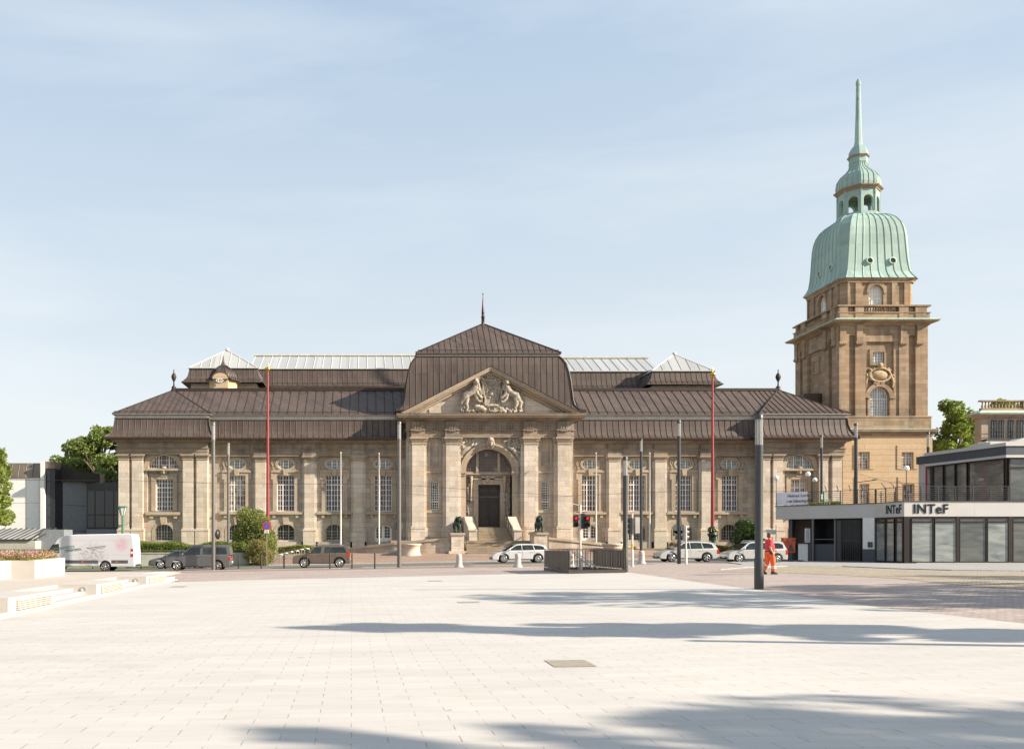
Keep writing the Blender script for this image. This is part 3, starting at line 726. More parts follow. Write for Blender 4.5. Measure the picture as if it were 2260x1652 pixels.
    loop = [(xl - .42, y0 - .42, zu + .05), (xr + .42, y0 - .42, zu + .05), (xr + .42, 102.0, zu + .05), (xl - .42, 102.0, zu + .05)]
    r.add(loop + [(ax, ay, az)], [(0, 1, 4), (1, 2, 4), (2, 3, 4), (3, 0, 4)])
    # seams
    for x in np.arange(xl - .55, xr + .6, .62):
        pts = [(x, y0 - o, z + .02) for o, z in prof if xl - o <= x <= xr + o]
        if len(pts) > 1: rib(r, pts)
        xx = x + .2
        if xl - .4 < xx < xr + .4:
            lim = (xx - (xl - .42)) / (ax - xl + .42) if xx < ax else ((xr + .42) - xx) / (xr + .42 - ax)
            lim = min(1, max(0, lim)); rib(r, [(xx, y0 - .42, zu + .08), (xx, y0 - .42 + (ay - y0 + .42) * lim, zu + .08 + (az - zu - .05) * lim)])
    for side in (xl, xr):
        sg = -1 if side == xl else 1
        for y in np.arange(y0 - .3, 101, .62):
            pts = [(side + sg * o, y, z + .02) for o, z in prof if y >= y0 - o]
            if len(pts) > 1: rib(r, pts)
            lim = min(1, max(0, (y - y0 + .42) / (ay - y0 + .42))) if y < ay else min(1, max(0, (102 - y) / (102 - ay)))
            sxx = side + sg * .42; rib(r, [(sxx, y, zu + .08), (sxx + (ax - sxx) * lim, y, zu + .08 + (az - zu - .05) * lim)])
    for c in loop: rib(r, [c, (ax, ay, az)], .07)
    for (a, b) in ((0, 1),):   # corner rolls of the mansard
        for sg, side in ((-1, xl), (1, xr)): rib(r, [(side + sg * o, y0 - o, z + .02) for o, z in prof], .09)
    r.tube([(xl - .3, y0 - .35, zu + .28), (xr + .3, y0 - .35, zu + .28)], .03, 5, 1)
    ro = part(r, 'roof', [M['brown_roof'], M['brown_seam']])
    g = MB(); g.ring(xl, xr, y0, 101.6, [(.62, ze - .14), (1.07, ze - .14), (1.10, ze + .05), (1.02, ze + .06), (1.0, ze)])
    part(g, 'gutter', M['gutter'], ro)
    g = MB(); g.ring(xl, xr, y0, 101.6, [(.20, zt - .02), (.28, zt - .02), (.30, zt + .06), (.19, zt + .07), (.19, zu - .12), (.40, zu - .10), (.46, zu - .04), (.44, zu + .0)])
    part(g, 'zinc_strip', M['zinc'], ro)
    f = MB(); f.lathe([(.30, -.1), (.34, .12), (.22, .25), (.28, .42), (.10, .55), (.07, 1.0), (.20, 1.25), (.30, 1.55), (.20, 1.85), (.06, 2.0), (.05, 2.35), (.01, 2.4)], (ax, ay, az - .1), 12)
    part(f, 'finial', M['brown_seam'], ro)
    return ax
AXL = end_pavilion(X(261.5, YE), X(458.5, YE), [(261.5, 284.5), (291, 315), (403.3, 426.3), (433.6, 457.6)], 361, 33.5, 361.5, 19, False)
AXR = end_pavilion(X(1677, YE), X(1858.5, YE), [(1680, 1700), (1707, 1728), (1808.6, 1828), (1837.4, 1858)], 1764, 30.2, 1764.5, 17.3, True)

# wing roofs -------------------------------------------------------------
def wing_roof(x0, x1, ra, rb):
    """x0..x1 mansard, ridge from ra to rb"""
    y0 = YP; ze = WE; zt = Z(926.8, 92.4); zu = Z(915.5, 92.3); ry, rz = 97.0, 17.87
    prof = [(y0 - .90, ze + .02), (y0 - .90, ze + .12), (y0 - .58, ze + .35), (y0 - .38, ze + .8), (y0 - .27, ze + 1.35), (y0 - .20, zt)]
    r = MB()
    allp = prof + [(y0 - .05, zt), (y0 - .05, zu - .05), (y0 - .42, zu - .05), (y0 - .42, zu + .05), (ry, rz), (101.9, zu), (101.9, ze)]
    r.add([(x0, a, b) for a, b in allp] + [(x1, a, b) for a, b in allp], [(i, i + 1, i + 1 + len(allp), i + len(allp)) for i in range(len(allp) - 1)])
    for x in np.arange(x0 + .2, x1, .62):
        rib(r, [(x, a, b + .02) for a, b in prof[1:]])
    for x in np.arange(min(x0, x1), max(x0, x1), .93): rib(r, [(x + .25, y0 - .42, zu + .08), (x + .25, ry, rz + .03)])
    for x in np.arange(x0 + .9, x1, 1.86): r.box(x, x + .28, ry - .62, ry - .5, rz - .46, rz - .3, 1)
    r.tube([(x0, y0 - .3, zu + .30), (x1, y0 - .3, zu + .30)], .03, 5, 1)
    r.box(ra, rb, ry - .28, ry + .3, rz - .12, rz + .16, 1)
    if x0 > 0: cor, axx = (x1, y0 - .42, zu + .05), rb
    else: cor, axx = (x0, y0 - .42, zu + .05), ra
    r.add([cor, (axx, ry, rz), (cor[0], ry, rz), (cor[0], 101.9, zu)], [(0, 1, 2), (1, 3, 2)])
    for q in np.linspace(0, 1, 8)[1:-1]: xx = cor[0] + (axx - cor[0]) * q; rib(r, [(xx, cor[1] + (ry - cor[1]) * q, cor[2] + (rz - cor[2]) * q + .03), (xx, ry, rz + .03)])
    ro = part(r, 'roof', [M['brown_roof'], M['brown_seam']])
    g = MB(); g.prism([(y0 - .5, ze - .12), (y0 - .95, ze - .12), (y0 - .98, ze + .07), (y0 - .9, ze + .08), (y0 - .5, ze + .0)], 'x', x0, x1)
    part(g, 'gutter', M['gutter'], ro)
    g = MB(); g.prism([(y0 - .1, zt + .02), (y0 - .29, zt + .0), (y0 - .31, zt + .08), (y0 - .20, zt + .09), (y0 - .22, zu - .12), (y0 - .43, zu - .09), (y0 - .46, zu - .02), (y0 - .1, zu - .02)], 'x', x0, x1)
    part(g, 'zinc_strip', M['zinc'], ro)
wing_roof(LX0, X(905, YW), AXL, 6.)
wing_roof(X(1255, YW), RX1, 19.5, AXR)
# central pavilion ---------------------------------------------------------
YC = 90.4; YCP = 90.0
cxl, cxr = X(897, YC), X(1265, YC); CX = (cxl + cxr) / 2
zcap0, zcap1 = Z(979.8, YCP), Z(965.2, YCP); zcor = Z(919, 89.3); zsh = Z(1164, YCP)
ACX, AHW = X(1079, YC), 50.8 * YC / FPX
azs, azt = Z(1040, YC), Z(991, YC)
port = arch(ACX, 2.3, azs, AHW, azt - azs, 28)
SLW = 9.7 * YC / FPX; sl = [X(959.5, YC), X(1203.8, YC)]
w = MB()
w.panel(rect(cxl, cxr, BASEZ, zcor - .3), [port] + [rect(c - SLW, c + SLW, Z(1124, YC), Z(1063.2, YC)) for c in sl] + [rect(c - SLW, c + SLW, Z(1028, YC), Z(968, YC)) for c in sl], YC, .22)
w.band(port, [(p[0], p[1]) for p in port], YC, YC + 1.5)
w.add([(p[0], YC, p[1]) for p in port] + [(p[0], YC + 1.1, p[1]) for p in port], [(i, i + 1, i + 1 + len(port), i + len(port)) for i in range(len(port) - 1)])
for c in sl:
    w.box(c - SLW - .1, c + SLW + .1, YC + .221, YC + .3, Z(1028, YC) - .1, Z(968, YC) + .1)
w.box(cxl, cxl + .3, YC + .01, 101, BASEZ, zcor); w.box(cxr - .3, cxr, YC + .01, 101, BASEZ, zcor)
part(w, 'wall', M['stone'])
s = MB()
for c in sl:
    s.box(c - SLW - .75, c + SLW + .75, YC - .22, YC + .01, Z(1131, YC), Z(1125, YC))
    s.box(c - SLW - .75, c + SLW + .75, YC - .16, YC + .011, Z(1043.5, YC), Z(1039.5, YC))
    s.band(rect(c - SLW - .22, c + SLW + .22, Z(1124, YC), Z(1061, YC)), rect(c - SLW, c + SLW, Z(1124, YC), Z(1063.2, YC)), YC - .06, YC + .012)
    s.band(rect(c - SLW - .2, c + SLW + .2, Z(1031, YC), Z(965, YC)), rect(c - SLW, c + SLW, Z(1028, YC), Z(968, YC)), YC - .05, YC + .011)
    s.box(c - .2, c + .2, YC - .09, YC + .008, Z(1056, YC), Z(1046, YC))
# archivolt and imposts
for o0, o1, d in ((0, .22, .12), (.22, .42, .20), (.42, .60, .30)):
    s.band(arch(ACX, azs, azs + .02, AHW + o1, azt - azs + o1 - .02, 28), arch(ACX, azs, azs + .02, AHW + o0, azt - azs + o0 - .02, 28), YC - d, YC + .012, closed=False)
for sg in (-1, 1):
    a, b = sorted((ACX + sg * AHW, ACX + sg * (AHW + .62)))
    s.box(a, b, YC - .12, YC + .013, 2.4, azs - .42); s.box(a - .06, b + .06, YC - .34, YC + .5, azs - .2, azs); s.box(a - .02, b + .02, YC - .24, YC + .45, azs - .42, azs - .2)
part(s, 'window_surround', M['stone_trim'])
for c in sl:
    window(None, c, Z(1124, YC), Z(1063.2, YC), SLW - .01, YC + .18, vt=(-.5, 0, .5), hm=(Z(1106.3, YC),), ht=lin(Z(1106.3, YC), Z(1063.2, YC), 8) + lin(Z(1124, YC), Z(1106.3, YC), 3), pane='pane_black', tw=.04)
# portal recess
YD = YC + 1.1
dx0, dx1 = X(1055.2, YD), X(1103.9, YD); dz1 = Z(1069, YD); DZ0 = 2.55
ws = MB(); ws.panel(rect(ACX - AHW - .1, ACX + AHW + .1, 2.3, azs - .1), [rect(dx0, dx1, DZ0, dz1)], YD, .6)
part(ws, 'wall', M['stone'])
s = MB()
s.box(ACX - AHW, ACX + AHW, YD - .35, YD + .1, azs - .25, azs - .002); s.box(ACX - AHW, ACX + AHW, YD - .2, YD + .09, azs - .42, azs - .25)
s.band(rect(dx0 - .48, dx1 + .48, DZ0, dz1 + .5), rect(dx0, dx1, DZ0, dz1), YD - .16, YD + .01)
s.box(dx0 - .62, dx1 + .62, YD - .3, YD + .012, dz1 + .5, dz1 + .64)
s.prism([(ACX - .5, dz1 + .02), (ACX - .78, dz1 + .86), (ACX + .78, dz1 + .86), (ACX + .5, dz1 + .02)], 'y', YD - .30, YD + .009)
for sg in (-1, 1):
    c = ACX + sg * (AHW - .62); s.tube([(c, YD - .25, azs - .45), (c, YD - .32, azs - .9), (c, YD - .2, azs - 1.9), (c, YD - .12, azs - 2.7)], [.20, .17, .11, .07], 8); s.ell((c, YD - .22, azs - 2.95), (.19, .19, .22))
    for k in range(9): s.ell((ACX + sg * (AHW - .25) + .10 * math.sin(k * 2.1), YD - .03, azs - .8 - k * .5), (.14, .10, .22), 8, 5)
part(s, 'portal_surround', M['stone_trim'])
k = MB(); 
k.ell((ACX, YD - .33, dz1 + .48), (.26, .14, .32)); k.ell((ACX, YD - .45, dz1 + .44), (.06, .07, .1)); k.ell((ACX, YD - .36, dz1 + .75), (.3, .14, .12))
part(k, 'keystone_mask', M['stone_carved'])
d = MB(); d.box(dx0, dx1, YD + .42, YD + .5, DZ0, dz1)
dm = (dx0 + dx1) / 2
for a, b in ((dx0, dm), (dm, dx1)):
    for i in range(5):
        z0 = DZ0 + .12 + i * (dz1 - DZ0 - .2) / 5; z1 = z0 + (dz1 - DZ0 - .2) / 5 - .12
        d.band(rect(a + .08, b - .08, z0, z1), rect(a + .17, b - .17, z0 + .09, z1 - .09), YD + .36, YD + .421); d.box(a + .26, b - .26, YD + .385, YD + .421, z0 + .18, z1 - .18)
d.box(dm - .03, dm + .03, YD + .35, YD + .42, DZ0, dz1)
dd = part(d, 'door', M['door'])
h = MB(); h.tube([(dm - .1, YD + .33, DZ0 + 1.0), (dm - .1, YD + .30, DZ0 + 1.15), (dm - .1, YD + .33, DZ0 + 1.35)], .02, 6); h.tube([(dm + .1, YD + .33, DZ0 + 1.0), (dm + .1, YD + .30, DZ0 + 1.15), (dm + .1, YD + .33, DZ0 + 1.35)], .02, 6)
part(h, 'handle', M['bronze'], dd)
window(None, ACX, azs + .01, azt, AHW - .01, YC + .85, ah=azt - azs - .03, vt=(-.92, -.84, -.76, -.68, -.34, -.255, -.17, -.085, 0, .085, .17, .255, .34, .68, .76, .84, .92), ht=[azs + (azt - azs) * q for q in (.14, .28, .42, .56, .70, .84)], pane='pane_lun', tw=.025, fmat='gridframe', name='fanlight')
s = MB()
for sg in (-1, 1):
    x = ACX + sg * .47 * AHW; s.box(x - .13, x + .13, YC + .65, YC + .9, azs, azs + (azt - azs) * math.sqrt(1 - .47 ** 2) - .02)
part(s, 'mullion', M['stone_trim'])
# helmeted head on the arch crown, reliefs in the spandrels
k = MB(); hx, hz = X(1083, 89.9), Z(977, 89.9)
k.ell((hx, YC - .5, hz), (.27, .26, .38)); k.ell((hx, YC - .48, hz + .28), (.36, .34, .32)); k.ell((hx, YC - .75, hz - .05), (.05, .09, .11)); k.box(hx - .3, hx + .3, YC - .4, YC, hz - .5, hz + .4)
k.ell((hx, YC - .7, hz - .22), (.11, .06, .04)); 
for sg in (-1, 1): k.ell((hx + sg * .11, YC - .72, hz + .06), (.06, .04, .03)); k.tube([(hx + sg * .3, YC - .45, hz + .2), (hx + sg * .33, YC - .5, hz - .1), (hx + sg * .24, YC - .5, hz - .4)], [.09, .10, .05], 7)
part(k, 'keystone_mask', M['stone_carved'])
rs = random.Random(5)
for sg in (-1, 1):
    k = MB()
    for i in range(46):
        a = rs.uniform(.38, 1.12); r = AHW + .75 + rs.random() * 1.25; x = ACX + sg * r * math.cos(a) * 1.0; z = azs + r * math.sin(a) * .97
        if z > zcap1 - .1 or abs(x - ACX) > AHW + .75: continue
        d_ = rs.uniform(0, 3.1); rr = rs.uniform(.10, .22); k.ell((x, YC - .10, z), (rr * 1.5, rr * .9, rr * .7), 8, 6, rot=Matrix.Rotation(d_, 3, 'Y'))
    # reclining figure
    k.tube([(ACX + sg * (AHW + .6), YC - .15, azs + 1.5), (ACX + sg * (AHW + .35), YC - .22, azs + 1.95), (ACX + sg * (AHW + .05), YC - .25, azs + 2.25), (ACX + sg * (AHW - .45), YC - .2, azs + 2.5)], [.12, .22, .25, .14], 9)
    k.ell((ACX + sg * (AHW + .35), YC - .28, azs + 2.5), (.17, .17, .2))
    o = part(k, 'spandrel_relief', M['stone_carved'])
for a, b in [(909.4, 935.3), (984, 1011), (1155.9, 1182), (1230, 1256)]:
    pilaster(X((a + b) / 2, YCP), X(b, YCP) - X(a, YCP), YCP - .28, zsh, zcap0, zcap1, proud=.62, resp=.30)
# entablature with triglyphs
e = MB(); H = zcor - zcap1
e.ring(cxl + .05, cxr - .05, YCP, 101, [(0, zcap1 - .02), (.05, zcap1), (.05, zcap1 + .32 * H), (.16, zcap1 + .34 * H), (.16, zcap1 + .38 * H), (.04, zcap1 + .40 * H), (.04, zcap1 + .78 * H), (.2, zcap1 + .82 * H), (.45, zcap1 + .90 * H), (1.0, zcap1 + .95 * H), (1.02, zcor), (1.08, zcor + .05), (1.14, zcor + .28), (1.16, zcor + .32), (0, zcor + .36)])
for pa in [(909.4, 935.3), (984, 1011), (1155.9, 1182), (1230, 1256)]:
    a, b = X(pa[0], YCP), X(pa[1], YCP); e.box(a - .1, b + .1, YCP - .36, YCP, zcap1, zcap1 + .33 * H); e.box(a - .02, b + .02, YCP - .34, YCP - .01, zcap1 + .39 * H, zcap1 + .80 * H)
    e.box(a - .16, b + .16, YCP - .44, YCP, zcap1 + .33 * H, zcap1 + .395 * H)
def trig(c, y):
    for q in (-.26, 0, .26): e.box(c + q - .07, c + q + .07, y - .09, y + .01, zcap1 + .42 * H, zcap1 + .77 * H)
    e.box(c - .38, c + .38, y - .05, y + .012, zcap1 + .75 * H, zcap1 + .79 * H)
    for q in (-.30, -.18, -.06, .06, .18, .30): e.box(c + q - .035, c + q + .035, y - .13, y + .01, zcap1 + .27 * H, zcap1 + .33 * H)
for c in (922, 997.5, 1169, 1243): trig(X(c, YCP), YCP - .34)
for c in (959, 1034, 1066, 1097, 1128, 1206): trig(X(c, YCP), YCP - .05)
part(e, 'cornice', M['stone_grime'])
# pediment: tympanum, raking cornices
gx0, gx1, gzb = X(885, 89), X(1282, 89), zcor + .34
gax, gaz = (gx0 + gx1) / 2, Z(808.5, 89)
t_ = MB(); t_.prism([(gx0 + .9, gzb - .1), (gax, gaz - .75), (gx1 - .9, gzb - .1)], 'y', 90.15, 90.4)
for xa, xb in [(X(980, 90), X(984.5, 90)), (X(1173, 90), X(1177, 90))]:
    pass
sl_ = (gaz - gzb) / (gax - gx0)
for sg in (-1, 1):    # raised flat panels left and right of the carving
    xa, xb = gax + sg * 3.6, gax + sg * 6.2
    za = lambda x: gaz - .95 - abs(x - gax) * sl_
    t_.prism([(xa, gzb), (xa, za(xa)), (xb, za(xb)), (xb, gzb)], 'y', 90.06, 90.16)
part(t_, 'tympanum', M['stone_clean'])
rk = MB()
for sg, gx in ((-1, gx0), (1, gx1)):
    for t0, t1, y in ((.0, .16, 88.98), (.16, .34, 89.06), (.34, .50, 89.4), (.50, .72, 89.85)):
        P = [(gx, gzb - t0 * 1.12), (gax, gaz - t0 * 1.12), (gax, gaz - t1 * 1.12), (gx, gzb - t1 * 1.12)]
        # trim the feet at the horizontal cornice
        foot = lambda t: gx - sg * (max(0, (gzb - (gzb - t * 1.12))) / sl_)
        P = [(foot(t0), gzb), (gax, gaz - t0 * 1.12), (gax, gaz - t1 * 1.12), (foot(t1), gzb)]
        rk.prism(P, 'y', y, 90.2)
part(rk, 'raking_cornice', M['stone_trim'])
pr = MB()
for sg, gx in ((-1, gx0), (1, gx1)): pr.prism([(gx - .0 + sg * .12, gzb + .02), (gax, gaz + .08), (gax, gaz + .002), (gx, gzb + .002)], 'y', 88.92, 93.0)
part(pr, 'pediment_roof', M['brown_seam'])
# coat of arms --------------------------------------------------------------
ca = MB()
def P3(px, py, d=0.): return (X(px, 90) , 90.05 - d, Z(py, 90))
u_ = 90 / FPX
sh = [(1058, 838), (1064, 850), (1060, 862), (1066, 874), (1069, 890), (1083, 904), (1097, 890), (1100, 874), (1106, 862), (1102, 850), (1108, 838), (1096, 842), (1083, 838), (1070, 842)]
ca.prism([(X(a, 90), Z(b, 90)) for a, b in sh], 'y', 89.72, 90.1)
for sg in (-1, 1):
    f = lambda a: 1083 + sg * a
    ca.tube([P3(f(17), 838, .4), P3(f(22), 834, .42), P3(f(27), 836, .42), P3(f(29), 843, .4), P3(f(27), 853, .38), P3(f(24), 862, .36), P3(f(22), 874, .34), P3(f(20), 886, .3), P3(f(14), 898, .3)], [.13, .17, .17, .15, .13, .12, .11, .10, .10], 8)
    ca.ell(P3(f(17), 838, .42), (.17, .14, .17))
    ca.tube([P3(f(9), 852, .45), P3(f(15), 848, .45), P3(f(19), 852, .45), P3(f(17), 864, .44), P3(f(14), 876, .42), P3(f(14), 892, .40)], .055, 6)
rs = random.Random(3)
for i in range(40):
    x, z = rs.uniform(1067, 1100), rs.uniform(853, 884); ca.ell(P3(x, z, .34), (rs.uniform(.05, .13), .08, rs.uniform(.05, .13)), 7, 5)
ca.ell(P3(1083, 869, .38), (.22, .12, .26)); ca.tube([P3(1078, 857, .38), P3(1083, 854, .38), P3(1088, 857, .38), P3(1083, 861, .38), P3(1078, 857, .38)], .045, 6)
for q in (-1, 1): ca.tube([P3(1069, 866 + q * 6, .36), P3(1097, 866 + q * 6, .36)], .03, 5)
cao = part(ca, 'coat_of_arms', M['stone_carved'])
cr = MB()
for a in np.linspace(-1, 1, 7):
    cr.tube([P3(1083 + a * 11, 838, .35), P3(1083 + a * 13.5, 831, .5 - .2 * abs(a)), P3(1083 + a * 9, 826, .5 - .2 * abs(a)), P3(1083, 825, .4)], .085, 6)
cr.tube([P3(1070, 839, .3), P3(1076, 840.5, .5), P3(1083, 841, .55), P3(1090, 840.5, .5), P3(1096, 839, .3)], .12, 7); cr.ell(P3(1083, 832, .25), (.5, .2, .3)); cr.ell(P3(1083, 822, .4), (.10, .10, .12)); cr.tube([P3(1083, 824, .4), P3(1083, 818.5, .4)], .04, 5)
cr.ell(P3(1083, 847.5, .45), (.36, .16, .17)); 
for i in range(9): cr.ell(P3(1083 + (i - 4) * 2.9, 843.5 - .06 * (i - 4) ** 2 + .5, .52), (.07, .07, .09), 6, 5)
part(cr, 'crown', M['stone_carved'], cao)
for sg in (-1, 1):
    li = MB(); f = lambda a: 1083 + sg * a
    # heraldic lion holding the shield: hind quarters outside, chest and head beside the shield
    li.tube([P3(f(60), 884, .3), P3(f(54), 872, .38), P3(f(46), 869, .42), P3(f(38), 864, .5), P3(f(33.5), 854, .55)], [.42, .46, .36, .40, .34], 10)
    li.tube([P3(f(60), 884, .35), P3(f(66), 890, .4), P3(f(63), 899, .4), P3(f(67), 907, .4), P3(f(61), 908, .5)], [.34, .27, .16, .13, .15], 9)
    li.tube([P3(f(53), 880, .45), P3(f(56), 892, .5), P3(f(52), 901, .5), P3(f(55), 908, .5), P3(f(49), 909, .55)], [.30, .24, .15, .12, .15], 9)
    li.tube([P3(f(34), 862, .6), P3(f(30), 872, .65), P3(f(25), 877, .65), P3(f(21), 880, .6)], [.24, .18, .14, .16], 8)
    li.tube([P3(f(36), 868, .55), P3(f(33), 880, .6), P3(f(28), 887, .6), P3(f(22), 888, .6)], [.22, .16, .13, .15], 8)
    li.ell(P3(f(34), 845, .68), (.30, .32, .36)); li.ell(P3(f(32.5), 847.5, .92), (.15, .16, .15)); li.ell(P3(f(34), 838.5, .62), (.24, .22, .13))
    for q in (-1, 0, 1): li.tube([P3(f(34 + q * 3), 838, .65), P3(f(34 + q * 3.6), 833.5, .65)], [.07, .03], 5)
    for i in range(26):
        a = rs.random(); li.ell(P3(f(33 + rs.uniform(-5, 6)), 845 + a * 20, .58 + rs.uniform(-.05, .15)), (.13, .13, .19), 7, 5)
    li.tube([P3(f(63), 878, .25), P3(f(69), 870, .2), P3(f(66), 862, .2), P3(f(58), 860, .2), P3(f(53), 864, .2)], [.09, .08, .08, .09, .13], 7)
    part(li, 'carved_lion', M['stone_carved'], cao)
dr = MB()
dr.tube([P3(1046, 906, .3), P3(1050, 890, .35), P3(1055, 896, .5), P3(1058, 906, .45)], [.2, .18, .16, .2], 8)
dr.prism([(X(a, 90), Z(b, 90)) for a, b in [(1067, 889), (1075, 893), (1086, 894), (1100, 893), (1101, 909), (1092, 910), (1074, 910)]], 'y', 89.5, 90.1)
dr.tube([P3(1074, 898, .6), P3(1084, 896, .65), P3(1097, 897, .6)], .16, 8); dr.lathe([(.02, -.02), (.30, 0), (.30, .1), (.02, .12)], (0, 0, 0), 14) if False else None
dr.band(oval(X(1084, 90), Z(903, 90), .32, .32, 16), oval(X(1084, 90), Z(903, 90), .22, .22, 16), 89.38, 89.6); dr.ell(P3(1084, 903, .5), (.13, .1, .13))
for i in range(60):
    x = rs.uniform(1034, 1134); 
    h = rs.uniform(0, 9 if abs(x - 1083) < 40 else 5); dr.ell(P3(x, 909.5 - h, .32 + rs.uniform(0, .2)), (rs.uniform(.12, .28), .16, rs.uniform(.10, .2)), 7, 5, rot=Matrix.Rotation(rs.uniform(-.8, .8), 3, 'Y'))
dr.tube([P3(1048, 899, .5), P3(1062, 902, .55), P3(1070, 907, .5)], [.24, .3, .26], 9)
part(dr, 'drapery', M['stone_carved'], cao)

# central mansard -------------------------------------------------------------
ex0, ex1 = X(873.5, 89.3), X(1293.5, 89.3); bx, by = 2.36, 2.0
zE, zB = Z(905, 89.3), Z(786.5, 91.3)
shape = [(0, 0), (.16, .035), (.33, .10), (.41, .22), (.455, .38), (.50, .54), (.57, .70), (.68, .85), (.84, .95), (1, 1)]
loops = []; cprof = []
for t, q in shape:
    z = zE + .12 + (zB - zE - .12) * q; yf_ = 90.45 + t * .85; loops.append([(ex0 + t * bx, yf_, z), (ex1 - t * bx, yf_, z), (ex1 - t * bx, 101.5 - t * by, z), (ex0 + t * bx, 101.5 - t * by, z)]); cprof.append((t, z))
r = MB(); r.loft(loops)
ux0, ux1, uy0, uy1 = ex0 + bx, ex1 - bx, 89.3 + by, 101.5 - by
zt1 = zB + .28
r.loft([[(ux0 - o, uy0 - o, z), (ux1 + o, uy0 - o, z), (ux1 + o, uy1 + o, z), (ux0 - o, uy1 + o, z)] for o, z in ((0, zB), (0, zt1), (.22, zt1), (.22, zt1 + .08))])
apx = (12.6, 95.4, Z(714.4, 95.4)); up = [(ux0 - .22, uy0 - .22, zt1 + .08), (ux1 + .22, uy0 - .22, zt1 + .08), (ux1 + .22, uy1 + .22, zt1 + .08), (ux0 - .22, uy1 + .22, zt1 + .08)]
r.add(up + [apx], [(0, 1, 4), (1, 2, 4), (2, 3, 4), (3, 0, 4)])
for x in np.arange(ex0 + .3, ex1, .62):
    pts = [(x, 90.45 + t * .85, z + .02) for t, z in cprof if ex0 + t * bx <= x <= ex1 - t * bx]
    if len(pts) > 1: rib(r, pts)
    if up[0][0] < x < up[1][0]:
        lim = (x - up[0][0]) / (apx[0] - up[0][0]) if x < apx[0] else (up[1][0] - x) / (up[1][0] - apx[0])
        rib(r, [(x, up[0][1], up[0][2] + .02), (x, up[0][1] + (apx[1] - up[0][1]) * lim, up[0][2] + .02 + (apx[2] - up[0][2]) * lim)])
for y in np.arange(89.6, 101.4, .62):
    for sg, e0 in ((1, ex0), (-1, ex1)):
        pts = [(e0 + sg * t * bx, y, z + .02) for t, z in cprof if 90.45 + t * .85 <= y <= 101.5 - t * by]
        if len(pts) > 1: rib(r, pts)
for c in up: rib(r, [c, apx], .09)
for sg, e0 in ((1, ex0), (-1, ex1)): rib(r, [(e0 + sg * t * bx, 90.45 + t * .85, z + .02) for t, z in cprof], .09)
r.tube([(up[0][0] + .2, uy0 - .1, zt1 + .38), (up[1][0] - .2, uy0 - .1, zt1 + .38)], .03, 5, 1)
r.box(gax - 9.6, gax - 9.5, 89.3, 90, zE, zE + .1)
ro = part(r, 'roof', [M['brown_roof'], M['brown_seam']])
g = MB()
for a, b in ((ex0 - .04, ex0 + .75), (ex1 - .75, ex1 + .04)): g.box(a, b, 89.35, 101.5, zE - .1, zE + .1)
part(g, 'gutter', M['gutter'], ro)
g = MB(); g.loft([[(ux0 - o, uy0 - o, z), (ux1 + o, uy0 - o, z), (ux1 + o, uy1 + o, z), (ux0 - o, uy1 + o, z)] for o, z in ((.02, zB + .02), (.12, zB + .02), (.12, zB + .1), (.05, zB + .12), (.08, zt1 - .1), (.2, zt1 - .06), (.26, zt1 - .01))])
part(g, 'zinc_strip', M['zinc'], ro)
f = MB(); f.lathe([(a * .66, b * .635) for a, b in [(.30, -.3), (.26, 0), (.26, 1.05), (.34, 1.1), (.34, 1.22), (.24, 1.25), (.23, 1.8), (.27, 1.84), (.24, 1.9), (.05, 4.7), (.045, 4.95), (.10, 5.05), (.10, 5.2), (.02, 5.32)]], apx, 8)
part(f, 'finial', M['gutter'], ro)
dp = MB(); dp.tube([(cxl - .25, YW - .7, WE + .1), (cxl - .25, YW - .7, zE - .6), (cxl + .1, 90.0, zE - .2)], .07, 7)
part(dp, 'downpipe', M['gutter'])
dp = MB(); dp.tube([(cxr + .3, YW - .9, Z(930, 92)), (cxr + .9, YW - .95, Z(922, 92)), (cxr - .1, 89.6, zE - .15)], .07, 7)
part(dp, 'downpipe', M['gutter'])
dp = MB(); x_ = X(1664, 91.8); dp.tube([(x_, 91.6, WE - .15), (x_ + .05, 91.7, WE - 1.2), (x_ + .5, 92.3, WE - 2.2), (x_ + .5, 92.35, 0)], .07, 7)
part(dp, 'downpipe', M['gutter'])

